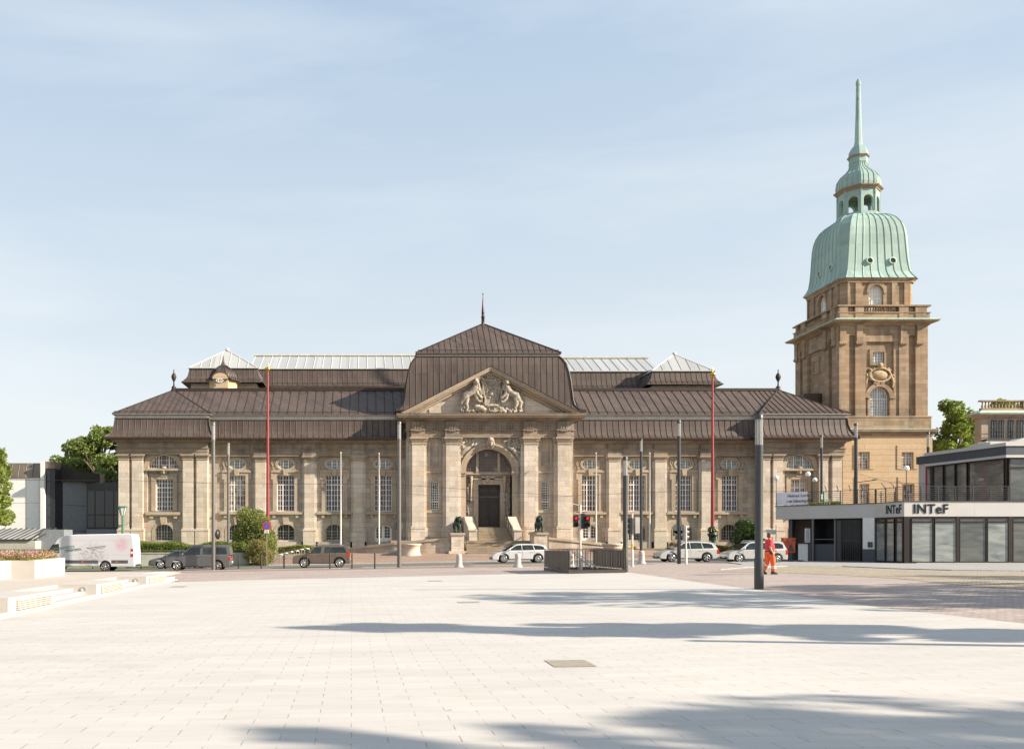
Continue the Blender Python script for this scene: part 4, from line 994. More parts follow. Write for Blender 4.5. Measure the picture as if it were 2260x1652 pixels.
# roofs behind the front range ------------------------------------------------
def back_block(name, x0, x1, yf, yb, zg0, zg1, zm0, zwall, apex=None, ridge=None, flare=.9, glass='skyglass'):
    """cream wall, flared brown mansard, glazed top"""
    b = MB(); b.box(x0 + flare + .15, x1 - flare - .15, yf + flare + .15, yb, 10, zm0 + .05)
    wl = part(b, 'wall', M['stone_clean'])
    r = MB(); pr = [(0, zm0), (0, zm0 + .12), (flare * .45, zm0 + .45), (flare * .75, zm0 + (zg0 - zm0) * .5), (flare, zg0 - .05), (flare - .12, zg0 - .05), (flare - .12, zg0 + .06)]
    r.loft([[(x0 + o, yf + o, z), (x1 - o, yf + o, z), (x1 - o, yb, z), (x0 + o, yb, z)] for o, z in pr])
    for x in np.arange(x0 + .5, x1, .68):
        pts = [(x, yf + o, z + .02) for o, z in pr[1:5] if x0 + o <= x <= x1 - o]
        if len(pts) > 1: rib(r, pts)
    for y in np.arange(yf + .9, yb, .68): 
        for sg, e0 in ((1, x0), (-1, x1)): rib(r, [(e0 + sg * o, y, z + .02) for o, z in pr[1:5]])
    r.tube([(x0 + .3, yf + .12, zm0 + .42), (x1 - .3, yf + .12, zm0 + .42)], .03, 5, 1)
    ro = part(r, 'roof', [M['brown_roof'], M['brown_seam']])
    g = MB(); gx0_, gx1_, gy = x0 + flare - .1, x1 - flare + .1, yf + flare - .1; z = zg0 + .08
    if apex:
        ap = apex; g.add([(gx0_, gy, z), (gx1_, gy, z), (gx1_, yb, z), (gx0_, yb, z), ap], [(0, 1, 4), (1, 2, 4), (2, 3, 4), (3, 0, 4)], 0)
        for x in np.arange(gx0_ + .3, gx1_, 1.22):
            lim = (x - gx0_) / (ap[0] - gx0_) if x < ap[0] else (gx1_ - x) / (gx1_ - ap[0])
            rib(g, [(x, gy, z + .03), (x, gy + (ap[1] - gy) * lim, z + .03 + (ap[2] - z) * lim)], .045, 1)
        for c in ((gx0_, gy), (gx1_, gy)): rib(g, [(c[0], c[1], z), ap], .09, 1)
        g.lathe([(.3, -.1), (.3, .1), (.1, .3)], ap, 8, 1)
    else:
        ry, rz = ridge; g.add([(gx0_, gy, z), (gx1_, gy, z), (gx1_, ry, rz), (gx0_, ry, rz), (gx1_, 2 * ry - gy, z), (gx0_, 2 * ry - gy, z)], [(0, 1, 2, 3), (3, 2, 4, 5)], 0)
        g.add([(gx0_, gy, z), (gx0_, ry, rz), (gx0_, 2 * ry - gy, z)], [(0, 1, 2)], 1); g.add([(gx1_, gy, z), (gx1_, ry, rz), (gx1_, 2 * ry - gy, z)], [(0, 1, 2)], 1)
        for x in np.arange(gx0_, gx1_, 1.22): rib(g, [(x, gy, z + .03), (x, ry, rz + .03)], .045, 1)
        g.box(gx0_ - .2, gx1_ + .2, ry - .35, ry + .35, rz - .05, rz + .25, 1)
    g.box(gx0_, gx1_, gy - .05, gy + .12, z - .06, z + .06, 1)
    part(g, 'skylight', [M[glass], M['skywhite']], ro)
# left glazed hall and pyramid, right ones
z1 = Z(815, 119)
back_block('l', X(540, 119), X(960, 118), 118, 131, Z(815, 119), None, Z(851.6, 118), None, ridge=(124.5, Z(785, 124.5)))
back_block('lp', X(400, 113), X(581.5, 113), 113, 121.5, Z(813.5, 114), None, Z(843.5, 113), None, apex=(X(502, 116.8), 116.8, Z(772.5, 116.8)))
back_block('r', X(1200, 118), X(1475, 118), 118, 131, Z(820.5, 119), None, Z(857, 118), None, ridge=(124.5, Z(790, 124.5)))
back_block('rp', X(1429, 113), X(1597, 113), 113, 121.5, Z(820, 114), None, Z(848, 113), None, apex=(X(1488.5, 116.8), 116.8, Z(781.5, 116.8)))
# small octagonal dome turret
tY = 108.; tcx = X(490, tY); tr = 36.3 * tY / FPX; ze = Z(838, tY)
t = MB(); t.lathe([(tr * .86, 14), (tr * .86, ze + .05)], (tcx, tY + 1, 0), 8, a0=R(22.5), sm=False)
t.box(tcx - .9, tcx + .9, tY - 1 - .05, tY + .2, 14, Z(829, tY))
tu = part(t, 'turret', M['stone_ochre'])
t = MB(); pr = [(1.12, 0), (1.10, .08), (.93, .25), (.86, .5), (.81, .8), (.73, 1.1), (.60, 1.4), (.42, 1.68), (.26, 1.92), (.14, 2.2), (.07, 2.5), (.04, 2.9), (.02, 3.25)]
pr = [(a * tr, b) for a, b in pr]
t.lathe(pr, (tcx, tY + 1, ze - .05), 8, 0, sm=False, a0=R(22.5))
for i in range(40):
    a = 2 * math.pi * i / 40; k_ = math.cos(R(22.5)) / math.cos(((a - R(22.5)) % R(45)) - R(22.5))
    rib(t, [(tcx + q * k_ * math.cos(a) * 1.01, tY + 1 + q * k_ * math.sin(a) * 1.01, ze - .03 + h) for q, h in pr[:9]], .035)
# eyebrow over the oval window
t.prism([(tcx - 1.3, ze + .02)] + [(tcx - 1.05 * math.cos(math.pi * i / 12), ze + .05 + .75 * math.sin(math.pi * i / 12)) for i in range(13)] + [(tcx + 1.3, ze + .02)], 'y', tY - 1.35, tY + 1.6)
tr_ = part(t, 'roof', [M['brown_roof'], M['brown_seam']])
w2 = MB(); w2.prism([(tcx - .95 * math.cos(math.pi * i / 12), ze - .1 + .72 * math.sin(math.pi * i / 12)) for i in range(13)], 'y', tY - 1.37, tY - 1.2)
part(w2, 'gable_panel', M['stone_ochre'], tu)
window(tu, tcx - .05, Z(844, 106.6), Z(835, 106.6), .45, tY - 1.42, ov=True, vt=(-.35, .35), ht=(Z(839.5, 106.6),), pane='pane_oval', fr=.06)

# ---------------------------------------------------------------- tower
YT = 96.; tow = empty('tower', (X(1949.7, YT), YT + 4.9, 0)); tag(tow, 'tall brown sandstone tower with a green copper dome and needle spire', 'tower')
TC = Vector((X(1949.7, YT), YT + 4.9)); TH = 4.9
def tpart(mb, name, mats, par=None): return part(mb, name, mats, par or tow)
Zt = lambda v: Z(v, YT)
zb0, zb1 = -1, Zt(947)                                   # lower block
w = MB()
BX0, BX1 = X(1857, YT), X(2054, YT); zled = zb1
lw = [(X(2638 / 1, 1), 0)]
def cu(x): return 1673 + .3069 * x
def cv(y): return 849.2 + .3069 * y
lows = [(cu(749), 13 * .96, cv(605), cv(482)), (cu(1062), 13, cv(605), cv(484)), (cu(752), 11, 1140, cv(712)), (cu(1068), 13, 1140, cv(712))]
holes = [rect(X(c - h, YT), X(c + h, YT), Zt(a), Zt(b)) for c, h, a, b in lows]
w.panel(rect(BX0, BX1, zb0, zled), holes, YT - .3, .4); w.box(BX0, BX1, YT + .1, YT + 10.2, zb0, zled - .01)
w.box(BX0, BX0 + .3, YT - .29, YT + .3, zb0, zled - .02); w.box(BX1 - .3, BX1, YT - .29, YT + .3, zb0, zled - .02)
tpart(w, 'wall', M['stone_ochre'])
for (c, h, a, b), ho in zip(lows, holes):
    s = MB(); s.band(rect(X(c - h, YT) - .5, X(c + h, YT) + .5, Zt(a) - .02, Zt(b) + .75), rect(X(c - h, YT), X(c + h, YT), Zt(a), Zt(b)), YT - .36, YT - .29)
    tpart(s, 'window_surround', M['stone_ochre'])
    zz = [Zt(b) - (Zt(b) - Zt(a)) * .3]
    window(tow, X(c, YT), Zt(a), Zt(b), X(c + h, YT) - X(c, YT) - .01, YT, vm=(-.02,), vt=(-.5, .5), hm=zz, ht=lin(Zt(a), zz[0], 4) + [(zz[0] + Zt(b)) / 2], pane='pane_check', fr=.06)
g = MB(); g.ring(BX0, BX1, YT - .3, YT + 10.3, [(0, zled - .75), (.10, zled - .72), (.10, zled - .55), (.30, zled - .35), (.42, zled - .3), (.42, zled - .1), (.45, zled - .08)])
tpart(g, 'cornice', M['stone_red'])
g = MB(); g.ring(BX0, BX1, YT - .3, YT + 10.3, [(.46, zled - .1), (.47, zled - .02), (-.3, zled + .1)]); tpart(g, 'ledge_flashing', M['green_edge'])
# shaft: same order on front and left face
x0, x1 = TC.x - TH, TC.x + TH; y0, y1 = TC.y - TH, TC.y + TH
zs0, zs1 = Zt(920), Zt(717.6)
sh = MB()
sh.ring(x0, x1, y0, y1, [(.22, zb1), (.22, zs0 - .1), (.26, zs0 - .08), (.26, zs0 + .05), (0.1, zs0 + .12)])
def crop7(x, y): return (2700 + x / 2.5817) / 1.578, (900 + y / 2.5817) / 1.578
def fx(x): return X(crop7(x, 0)[0], YT) - TC.x
def fz(y): return Zt(crop7(0, y)[1])
FR = Matrix.Translation((TC.x, TC.y, 0))
LF = Matrix.Translation((TC.x, TC.y, 0)) @ Matrix.Rotation(R(-90), 4, 'Z')
bigw = arch(fx(940), fz(1450), fz(1245), fx(1030) - fx(940), fz(1150) - fz(1245), 20)
smallw = rect(fx(887), fx(990), fz(935), fz(835))
def face(mb, mt, withwin=True):
    mb.M = mt; d = -TH
    mb.panel(rect(-TH, TH, zs0 + .05, zs1 + .2), [bigw, smallw] if withwin else [smallw], d + .32, .35)
    for a, b in ((575, 665), (720, 812), (1114, 1200), (1262, 1372)): mb.box(max(fx(a), -TH), min(fx(b), TH), d, d + .33, zs0 + .05, zs1 + .1)
    for a, b in ((665, 720), (1200, 1262)): mb.box(fx(a), fx(b), d + .05, d + .33, fz(690), zs1 + .1)
    mb.box(fx(812), fx(825), d + .1, d + .33, zs0, fz(745)); mb.box(fx(1070), fx(1114), d + .1, d + .33, zs0, fz(745)); mb.box(fx(812), fx(1114), d + .1, d + .33, fz(745), zs1)
    for a in (605, 755, 1150, 1297):
        c = fx(a); mb.box(c - .34, c + .34, d - .16, d + .1, fz(748), zs1); mb.box(c - .44, c + .44, d - .22, d + .1, fz(765), fz(748))
        for q in (-.3, -.1, .1, .3): mb.box(c + q - .06, c + q + .06, d - .2, d, fz(775), fz(765))
    mb.band(rect(fx(860), fx(1000), fz(957), fz(808)), smallw, d + .2, d + .33)
    if withwin:
        mb.band(arch(fx(940), fz(1248), fz(1246), fx(1070) - fx(940), fz(1120) - fz(1246), 20), arch(fx(940), fz(1248), fz(1246), fx(1030) - fx(940), fz(1150) - fz(1246), 20), d + .02, d + .34, closed=False)
        mb.box(fx(832), fx(852), d + .03, d + .34, zs0, fz(1246)); mb.box(fx(1030), fx(1070), d + .03, d + .34, zs0, fz(1246)); mb.box(fx(828), fx(856), d - .08, d + .34, fz(1256), fz(1244)); mb.box(fx(1026), fx(1084), d - .08, d + .34, fz(1256), fz(1244))
    mb.M = None
face(sh, FR); face(sh, LF, False)
sh.box(x0 + .3, x1, y0 + .68, y1, zs0, zs1); sh.box(x1 - .02, x1, y0 + .3, y1, zs0, zs1)
tpart(sh, 'wall', M['stone_red'])
def twin(mt, fn):
    o = fn(); 
    for q in [o] + list(o.children): 
        pass
    return o
def towwin(mt, cx, z0, z1, hw, y, **k):
    o = window(tow, 0, z0, z1, hw, 0, **k)
    # local frame: move to the face
    o.matrix_parent_inverse = Matrix.Identity(4)
    loc = mt @ Vector((cx, y, 0)); o.location = loc - tow.location; o.rotation_euler = mt.to_euler()
    for c in o.children: c.location = (0, 0, 0)
    return o
towwin(FR, fx(940), fz(1450), fz(1150), fx(1030) - fx(940) - .01, -TH + .55, ah=fz(1150) - fz(1245), vm=(0,), vt=(-.75, -.5, -.25, .25, .5, .75), hm=(fz(1258),), ht=lin(fz(1450), fz(1258), 7) + [fz(1205)], pane='pane_sky', fr=.08)
for mt in (FR, LF): towwin(mt, (fx(887) + fx(990)) / 2, fz(935), fz(835), (fx(990) - fx(887)) / 2 - .01, -TH + .5, vm=(0,), vt=(-.5, .5), ht=lin(fz(935), fz(835), 4), pane='pane_sky', fr=.06)
b = MB(); b.M = FR
for q in np.linspace(fx(862), fx(1038), 9): b.lathe([(.07, 0), (.05, .1), (.11, .35), (.05, .62), (.08, .72)], (q, -TH + .02, fz(1503)), 8)
b.box(fx(852), fx(1048), -TH - .12, -TH + .3, fz(1460), fz(1452)); b.box(fx(852), fx(1048), -TH - .12, -TH + .3, fz(1512), fz(1503)); b.M = None
tpart(b, 'balustrade', M['stone_red'])
k = MB(); k.M = FR; rs = random.Random(9); kc = fx(943); kz = fz(1045); d = -TH + .15
k.ell((kc, d, kz), (.95, .28, .55), 14, 9)
k.tube([(kc + 1.15 * math.cos(a), d - .1, kz + .75 * math.sin(a)) for a in np.linspace(0, 2 * math.pi, 20)], .13, 7)
for i in range(34):
    a = rs.uniform(0, 6.28); rr_ = rs.uniform(1.0, 1.5); k.ell((kc + rr_ * math.cos(a) * .98, d - .05, kz + rr_ * math.sin(a) * .75), (.2, .16, .13), 7, 5, rot=Matrix.Rotation(rs.uniform(0, 3), 3, 'Y'))
k.ell((kc, d - .2, kz + 1.05), (.28, .2, .28)); 
for sg in (-1, 1): k.tube([(kc + sg * 1.2, d, kz + .1), (kc + sg * 1.5, d, kz - .7), (kc + sg * 1.45, d, kz - 1.4)], [.16, .18, .08], 7)
k.M = None; tpart(k, 'cartouche', M['stone_red_carved'])
# main cornice
c_ = MB(); zc1 = Zt(707.8)
c_.ring(x0, x1, y0, y1, [(.05, zs1 - .05), (.12, zs1), (.14, zs1 + .12), (.42, zs1 + .22), (.74, zs1 + .3), (.76, zc1 - .12), (.84, zc1 - .05)])
tpart(c_, 'cornice', M['stone_red'])
c_ = MB(); c_.ring(x0, x1, y0, y1, [(.84, zc1 - .06), (.87, zc1 + .02), (.4, zc1 + .22), (-.3, zc1 + .28)])
tpart(c_, 'cornice_flashing', M['green_edge'])
# balustrade round the gallery
zg0, zg1 = zc1 + .2, Zt(673.4)
def gallery(mt, lim):
    b = MB(); b.M = mt; d = -TH - .12; hh = zg1 - zg0
    b.box(-lim, lim, d, d + .5, zg0, zg0 + hh * .42)
    for a, c in ((570, 645), (712, 790), (1106, 1190), (1252, 1350)):
        xa, xb = max(fx(a), -lim), min(fx(c), lim)
        if xb > xa + .1: b.box(xa, xb, d - .06, d + .556, zg0, zg1 - .1)
    ex = .08 if lim > TH else -.07
    b.box(-lim - ex, lim + ex, d - .14, d + .62, zg1 - .16, zg1); b.box(-lim - ex, lim + ex, d - .1, d + .6, zg0 + hh * .42, zg0 + hh * .48)
    for a, c, n in ((645, 712, 3), (790, 1106, 12), (1190, 1252, 3)):
        for q in np.linspace(fx(a), fx(c), n + 2)[1:-1]: b.lathe([(.09, 0), (.06, .08), (.13, .3), (.05, .6), (.09, .75)], (q, d + .25, zg0 + hh * .48), 7)
    b.M = None; tpart(b, 'balustrade', M['stone_red'])
for a in (0, -90, 90, 180): gallery(Matrix.Translation((TC.x, TC.y, 0)) @ Matrix.Rotation(R(a), 4, 'Z'), TH + .12 if a in (0, 180) else TH - .45)
# upper stage: square with chamfered corners
def fxu(x): return X(crop7(x, 0)[0], 96.75) - TC.x
def fzu(y): return Z(crop7(0, y)[1], 96.75)
UH, UC = 4.02, .5; zu0, zu1 = zc1 + .2, Zt(612)
def octo(h, c): return [(-h + c, -h), (h - c, -h), (h, -h + c), (h, h - c), (h - c, h), (-h + c, h), (-h, h - c), (-h, -h + c)]
up_ = MB(); up_.M = FR
aw = arch((fxu(912)), fzu(470), fzu(300), (fxu(978) - fxu(846)) / 2, fzu(234) - fzu(300), 18)
o8 = octo(UH, UC)
for i, (p, q) in enumerate(zip(o8, o8[1:] + o8[:1])):
    if i in (0, 6): continue
    up_.add([(p[0], p[1], zu0), (q[0], q[1], zu0), (q[0], q[1], zu1), (p[0], p[1], zu1)], [(0, 1, 2, 3)])
for mt in (FR, LF):
    up_.M = mt; d = -UH
    up_.panel(rect(-UH + UC, UH - UC, zu0, zu1), [aw], d, .45)
    for a, c in ((620, 668), (722, 778), (1048, 1100), (1160, 1207)):
        xa, xb = max(fxu(a), -UH + UC), min(fxu(c) , UH - UC)
        up_.box(xa, xb, d - .16, d + .01, zu0, zu1 - .35)
    up_.box(-UH + UC, UH - UC, d - .20, d + .01, zu1 - .35, zu1)
    up_.band(arch(fxu(912), fzu(310), fzu(302), (fxu(1000) - fxu(824)) / 2, fzu(190) - fzu(302), 18), arch(fxu(912), fzu(310), fzu(302), (fxu(978) - fxu(846)) / 2, fzu(234) - fzu(302), 18), d - .12, d + .01, closed=False)
up_.M = None; tpart(up_, 'wall', M['stone_red'])
for mt in (FR, LF): towwin(mt, fxu(912), fzu(470), fzu(234), (fxu(978) - fxu(846)) / 2 - .01, -UH + .35, ah=fzu(234) - fzu(300), vm=(-.36, .36), vt=(-.7, 0, .7), hm=(fzu(354),), ht=[fzu(315), fzu(275)], pane='pane_white', fr=.08)
c_ = MB(); c_.M = FR
c_.loft([[(p[0], p[1], z) for p in octo(UH + o, UC + o * .4)] for o, z in ((.0, zu1 - .3), (.18, zu1 - .28), (.2, zu1 - .1), (.36, zu1 + .05), (.42, zu1 + .14))])
c_.M = None; tpart(c_, 'cornice', M['stone_red'])
# dome: heights taken along the right-hand outline, widths shrink to the lantern
Yax = TC.y
def za(v, off=0): return Z(v, Yax + off)
ztop = Z(469.5, 98.6); zde = zu1 + .14
dprof = [(4.46, 0), (4.22, .05), (4.02, .11), (3.92, .22), (3.86, .35), (3.82, .5), (3.78, .64), (3.69, .74), (3.50, .83), (3.20, .90), (2.80, .95), (2.35, .985), (2.15, 1.0)]
dome = MB(); dome.M = FR
dl = [[(p[0], p[1], zde + (ztop - zde) * q) for p in octo(h, .62 * (h / 4.66) + .35 * q)] for h, q in dprof]
dome.loft(dl, 0, caps=(False, True))
for k_ in (0, 2, 4, 6):
    for s_ in np.linspace(0, 1, 9):
        rib(dome, [(l[k_][0] + (l[k_ + 1][0] - l[k_][0]) * s_, l[k_][1] + (l[k_ + 1][1] - l[k_][1]) * s_, l[k_][2] + .02) for l in dl[:-1]], .05)
dome.M = None; do = tpart(dome, 'dome', [M['green'], M['green_seam']])
for mt in (FR, LF):
    for q in (-1.0, 1.55):
        p = MB(); p.M = mt; zz = zde + (ztop - zde) * .25; yy = -3.98
        p.M = mt @ Matrix.Translation((q, yy, zz)) @ Matrix.Rotation(R(80), 4, 'X')
        p.lathe([(.40, -.1), (.40, .10), (.30, .12), (.29, .02)], (0, 0, 0), 16, 0); p.lathe([(.28, .0), (.28, .05)], (0, 0, 0), 12, 1)
        p.M = None; tpart(p, 'porthole', [M['green_edge'], M['pane_black']], do)
# lantern with eight open arches
lr = 2.02; zl0, zl1 = za(475) - 1.3, za(427)
ln = MB(); ln.M = FR
for i in range(8):
    a = R(45 * i); m2 = FR @ Matrix.Rotation(a, 4, 'Z'); ln.M = m2
    hwid = lr * math.tan(R(22.5)); ap_ = arch(0, za(464.5, -2), za(438, -2), hwid * .62, za(428.5, -2) - za(438, -2), 12)
    ln.panel(rect(-hwid, hwid, zl0, zl1), [ap_], -lr, .28); ln.panel(rect(-hwid * .88, hwid * .88, zl0, zl1), [ap_], -lr + .28, .001)
    ln.box(-hwid * 1.03, hwid * 1.03, -lr - .10, -lr + .05, zl0, za(465, -2)); ln.box(-hwid * 1.02, -hwid * .86, -lr - .06, -lr + .04, za(465, -2), zl1); ln.box(hwid * .86, hwid * 1.02, -lr - .06, -lr + .04, za(465, -2), zl1)
ln.M = None; lo = tpart(ln, 'lantern', M['green'])
c_ = MB(); c_.lathe([(lr, -.3), (lr + .27, -.25), (lr + .3, -.12), (lr + .56, .05), (lr + .56, .13), (lr, .15)], (TC.x, TC.y, zl1 + .1), 8, a0=R(22.5), sm=False)
tpart(c_, 'cornice', M['stone_red'], lo)
def Cy(y): return (240 + y / 1.877) / 1.578
def cw(a, b): return (b - a) / 1.877 / 1.578 / 2 * Yax / FPX / 1.07
sp = MB()
prof = [(cw(322, 617), 812), (cw(327, 610), 800), (cw(325, 612), 775), (cw(330, 606), 735), (cw(352, 590), 705), (cw(385, 558), 680), (cw(404, 530), 655), (cw(408, 524), 630), (cw(404, 528), 622), (cw(406, 524), 618), (cw(405, 524), 590), (cw(398, 532), 583), (cw(400, 530), 576), (cw(402, 527), 570), (cw(405, 523), 545), (cw(418, 508), 520), (cw(434, 490), 500), (cw(436, 488), 486), (cw(437, 484), 480), (cw(441, 476), 300), (cw(445, 474), 125), (cw(446, 472), 118), (cw(443, 475), 105), (cw(443, 475), 85), (cw(452, 465), 68)]
sp.lathe([(r_, za(Cy(v))) for r_, v in prof], (TC.x, TC.y, 0), 8, 0, sm=False, a0=R(22.5))
for i in range(24):
    a = R(15 * i); k_ = math.cos(R(22.5)) / math.cos(((a - R(22.5)) % R(45)) - R(22.5))
    rib(sp, [(TC.x + r_ * k_ * math.cos(a) * 1.008, TC.y + r_ * k_ * math.sin(a) * 1.008, za(Cy(v))) for r_, v in prof[1:8]], .03)
tpart(sp, 'spire', [M['green'], M['green_seam']])
c_ = MB(); c_.lathe([(cw(395, 535), 0), (cw(393, 537), .12), (cw(400, 530), .2)], (TC.x, TC.y, za(Cy(585))), 8, a0=R(22.5), sm=False); tpart(c_, 'spire_ledge', M['stone_red'])
# dark roof that joins the tower and the museum
t = MB(); jz = Z(877, 103); t.prism([(X(1765, 100), 14), (X(1775, 100), jz), (X(1817, 100), jz), (X(1835, 100), 14)], 'y', 100, 106); part(t, 'roof', M['brown_roof'])

# ---------------------------------------------------------------- entrance stair, ramps, lions
st = empty('entrance_stair', (12.5, 85, 0)); tag(st, 'stone stair in two flights up to the dark museum door', 'staircase')
zmid = 1.22; ztopst = 2.55
s = MB(); n = 9; xa, xb = X(1048, 86.5), X(1129, 86.5)
for i in range(n):
    z = zmid + (ztopst - zmid) * (i + 1) / n; y = 85.6 + i * .36
    s.box(xa, xb, y, 90.4 + (1.6 if i == n - 1 else 0), z - (ztopst - zmid) / n - (.0 if i else .0), z); s.box(xa - .01, xb + .01, y - .03, y + .05, z - .05, z + .003)
part(s, 'upper_flight', M['stepstone'], st)
s = MB(); n = 8; xa2, xb2 = X(1027, 83.4), X(1180, 83.4)
for i in range(n):
    z = .02 + (zmid - .02) * (i + 1) / n; y = 81.6 + i * .37
    s.box(xa2, xb2, y, 86, z - (zmid - .02) / n - (.5 if i == 0 else 0), z); s.box(xa2 - .01, xb2 + .01, y - .03, y + .05, z - .05, z + .003)
part(s, 'lower_flight', M['stepstone'], st)
# cheek walls of the upper flight
for sg, xx in ((-1, xa), (1, xb)):
    c = MB(); a, b_ = sorted((xx, xx + sg * .75))
    c.prism([(84.9, zmid), (84.9, zmid + .95), (85.5, zmid + .95), (85.6, zmid + 1.25), (88.6, ztopst + .95), (90.3, ztopst + .95), (90.3, zmid)], 'x', a, b_)
    c.prism([(84.82, zmid + .95), (84.82, zmid + 1.07), (85.55, zmid + 1.07), (88.6, ztopst + 1.09), (90.3, ztopst + 1.09), (90.3, ztopst + .95), (88.6, ztopst + .95), (85.6, zmid + .95)], 'x', a - .05, b_ + .05)
    part(c, 'cheek_wall', M['stone_clean'], st)
    h = MB(); xr = xx - sg * .18
    h.tube([(xr, 85.2, zmid + .05), (xr, 85.2, zmid + 1.1), (xr, 88.4, ztopst + 1.1), (xr, 89.6, ztopst + 1.1)], .045, 7)
    for y in (86.2, 87.3, 88.4): h.tube([(xr, y, zmid + (y - 85.2) * .41), (xr, y, zmid + 1.1 + (y - 85.2) * .415)], .03, 6)
    part(h, 'handrail', M['bronze'], st)
s = MB(); s.box(X(862, 86), X(1300, 86), 84.6, 92.5, -.2, zmid - .003)
part(s, 'landing', M['stepstone'], st)
# curved carriage ramps
def ramp_wall(pts, label, w_=.45):
    """pts: (px, py top of coping, Y)"""
    P = [(X(a, y), y, Z(b, y)) for a, b, y in pts]
    dense = []
    for i in range(len(P) - 1):
        for k in range(6): t = k / 6; dense.append(tuple(P[i][j] * (1 - t) + P[i + 1][j] * t for j in range(3)))
    dense.append(P[-1])
    ro = empty('ramp_wall', (P[0][0], P[0][1], 0)); tag(ro, label, 'wall')
    for lo, hi, ww, nm, mt in ((None, -.22, w_, 'wall', 'stone'), (-.22, 0, w_ + .22, 'coping', 'stone_trim')):
        m_ = MB(); sec = []
        for x, y, z in dense:
            zb = -.7 if lo is None else z + lo
            sec.append([(x, y - ww / 2, zb), (x, y + ww / 2, zb), (x, y + ww / 2, z + hi), (x, y - ww / 2, z + hi)])
        m_.loft(sec, 0, caps=(True, True)); part(m_, nm, M[mt], ro)
    return ro
ramp_wall([(994, 1186, 82.8), (940, 1189.5, 82.8), (870, 1196.5, 83.2), (810, 1203, 83.9), (768, 1208.5, 84.8)], 'sloping stone ramp wall left of the entrance stair')
ramp_wall([(1210, 1184.5, 82.8), (1260, 1190, 82.8), (1310, 1196, 83.1), (1365, 1201.5, 83.7), (1413, 1206, 84.6)], 'sloping stone ramp wall right of the entrance stair')
def drum(px, py0, py1, Y, label):
    c = MB(); x = X(px, Y); z0 = gz(x, Y) + .0; z1 = Z(py0, Y); r_ = .85
    c.lathe([(r_ + .08, -.2), (r_ + .08, .15), (r_, .22), (r_, z1 - z0 - .18), (r_ + .12, z1 - z0 - .14), (r_ + .12, z1 - z0), (0.01, z1 - z0 + .01)], (x, Y, z0), 20)
    o = c.build('stone_pier', M['stone_clean']); o['label'] = label; o['category'] = 'pier'; return o
drum(907, 1199, 1216, 81.6, 'low round stone pier in front of the left ramp wall')
drum(1352, 1199, 1212, 81.8, 'low round stone pier in front of the right ramp wall')
def pedestal(px0, px1, py, Y, label):
    x0_, x1_ = X(px0, Y), X(px1, Y); zt_ = Z(py, Y); c = empty('pedestal', ((x0_ + x1_) / 2, Y, 0)); tag(c, label, 'pedestal', 'lion pedestals')
    m_ = MB(); m_.box(x0_, x1_, Y - .1, Y + 2.1, -.2, zt_ - .22); m_.box(x0_ - .25, x1_ + .25, Y - .35, Y + 2.35, -.4, .25); part(m_, 'block', M['stone_clean'], c)
    m_ = MB(); m_.box(x0_ - .1, x1_ + .1, Y - .2, Y + 2.2, zt_ - .22, zt_); part(m_, 'cap', M['stone_trim'], c)
    m_ = MB()
    for i in range(6): m_.box((x0_ + x1_) / 2 - .34 + .04 * (i % 2), (x0_ + x1_) / 2 + .34 - .06 * (i % 3), Y - .105, Y - .09, zt_ - .72 - i * .11, zt_ - .69 - i * .11)
    part(m_, 'inscription', M['stone_grime'], c)
    return (x0_ + x1_) / 2, Y, zt_
M_ = None
pl = pedestal(996, 1024, 1175, 82.2, 'square stone pedestal under the left bronze lion')
prr = pedestal(1178, 1207, 1174, 82.2, 'square stone pedestal under the right bronze lion')
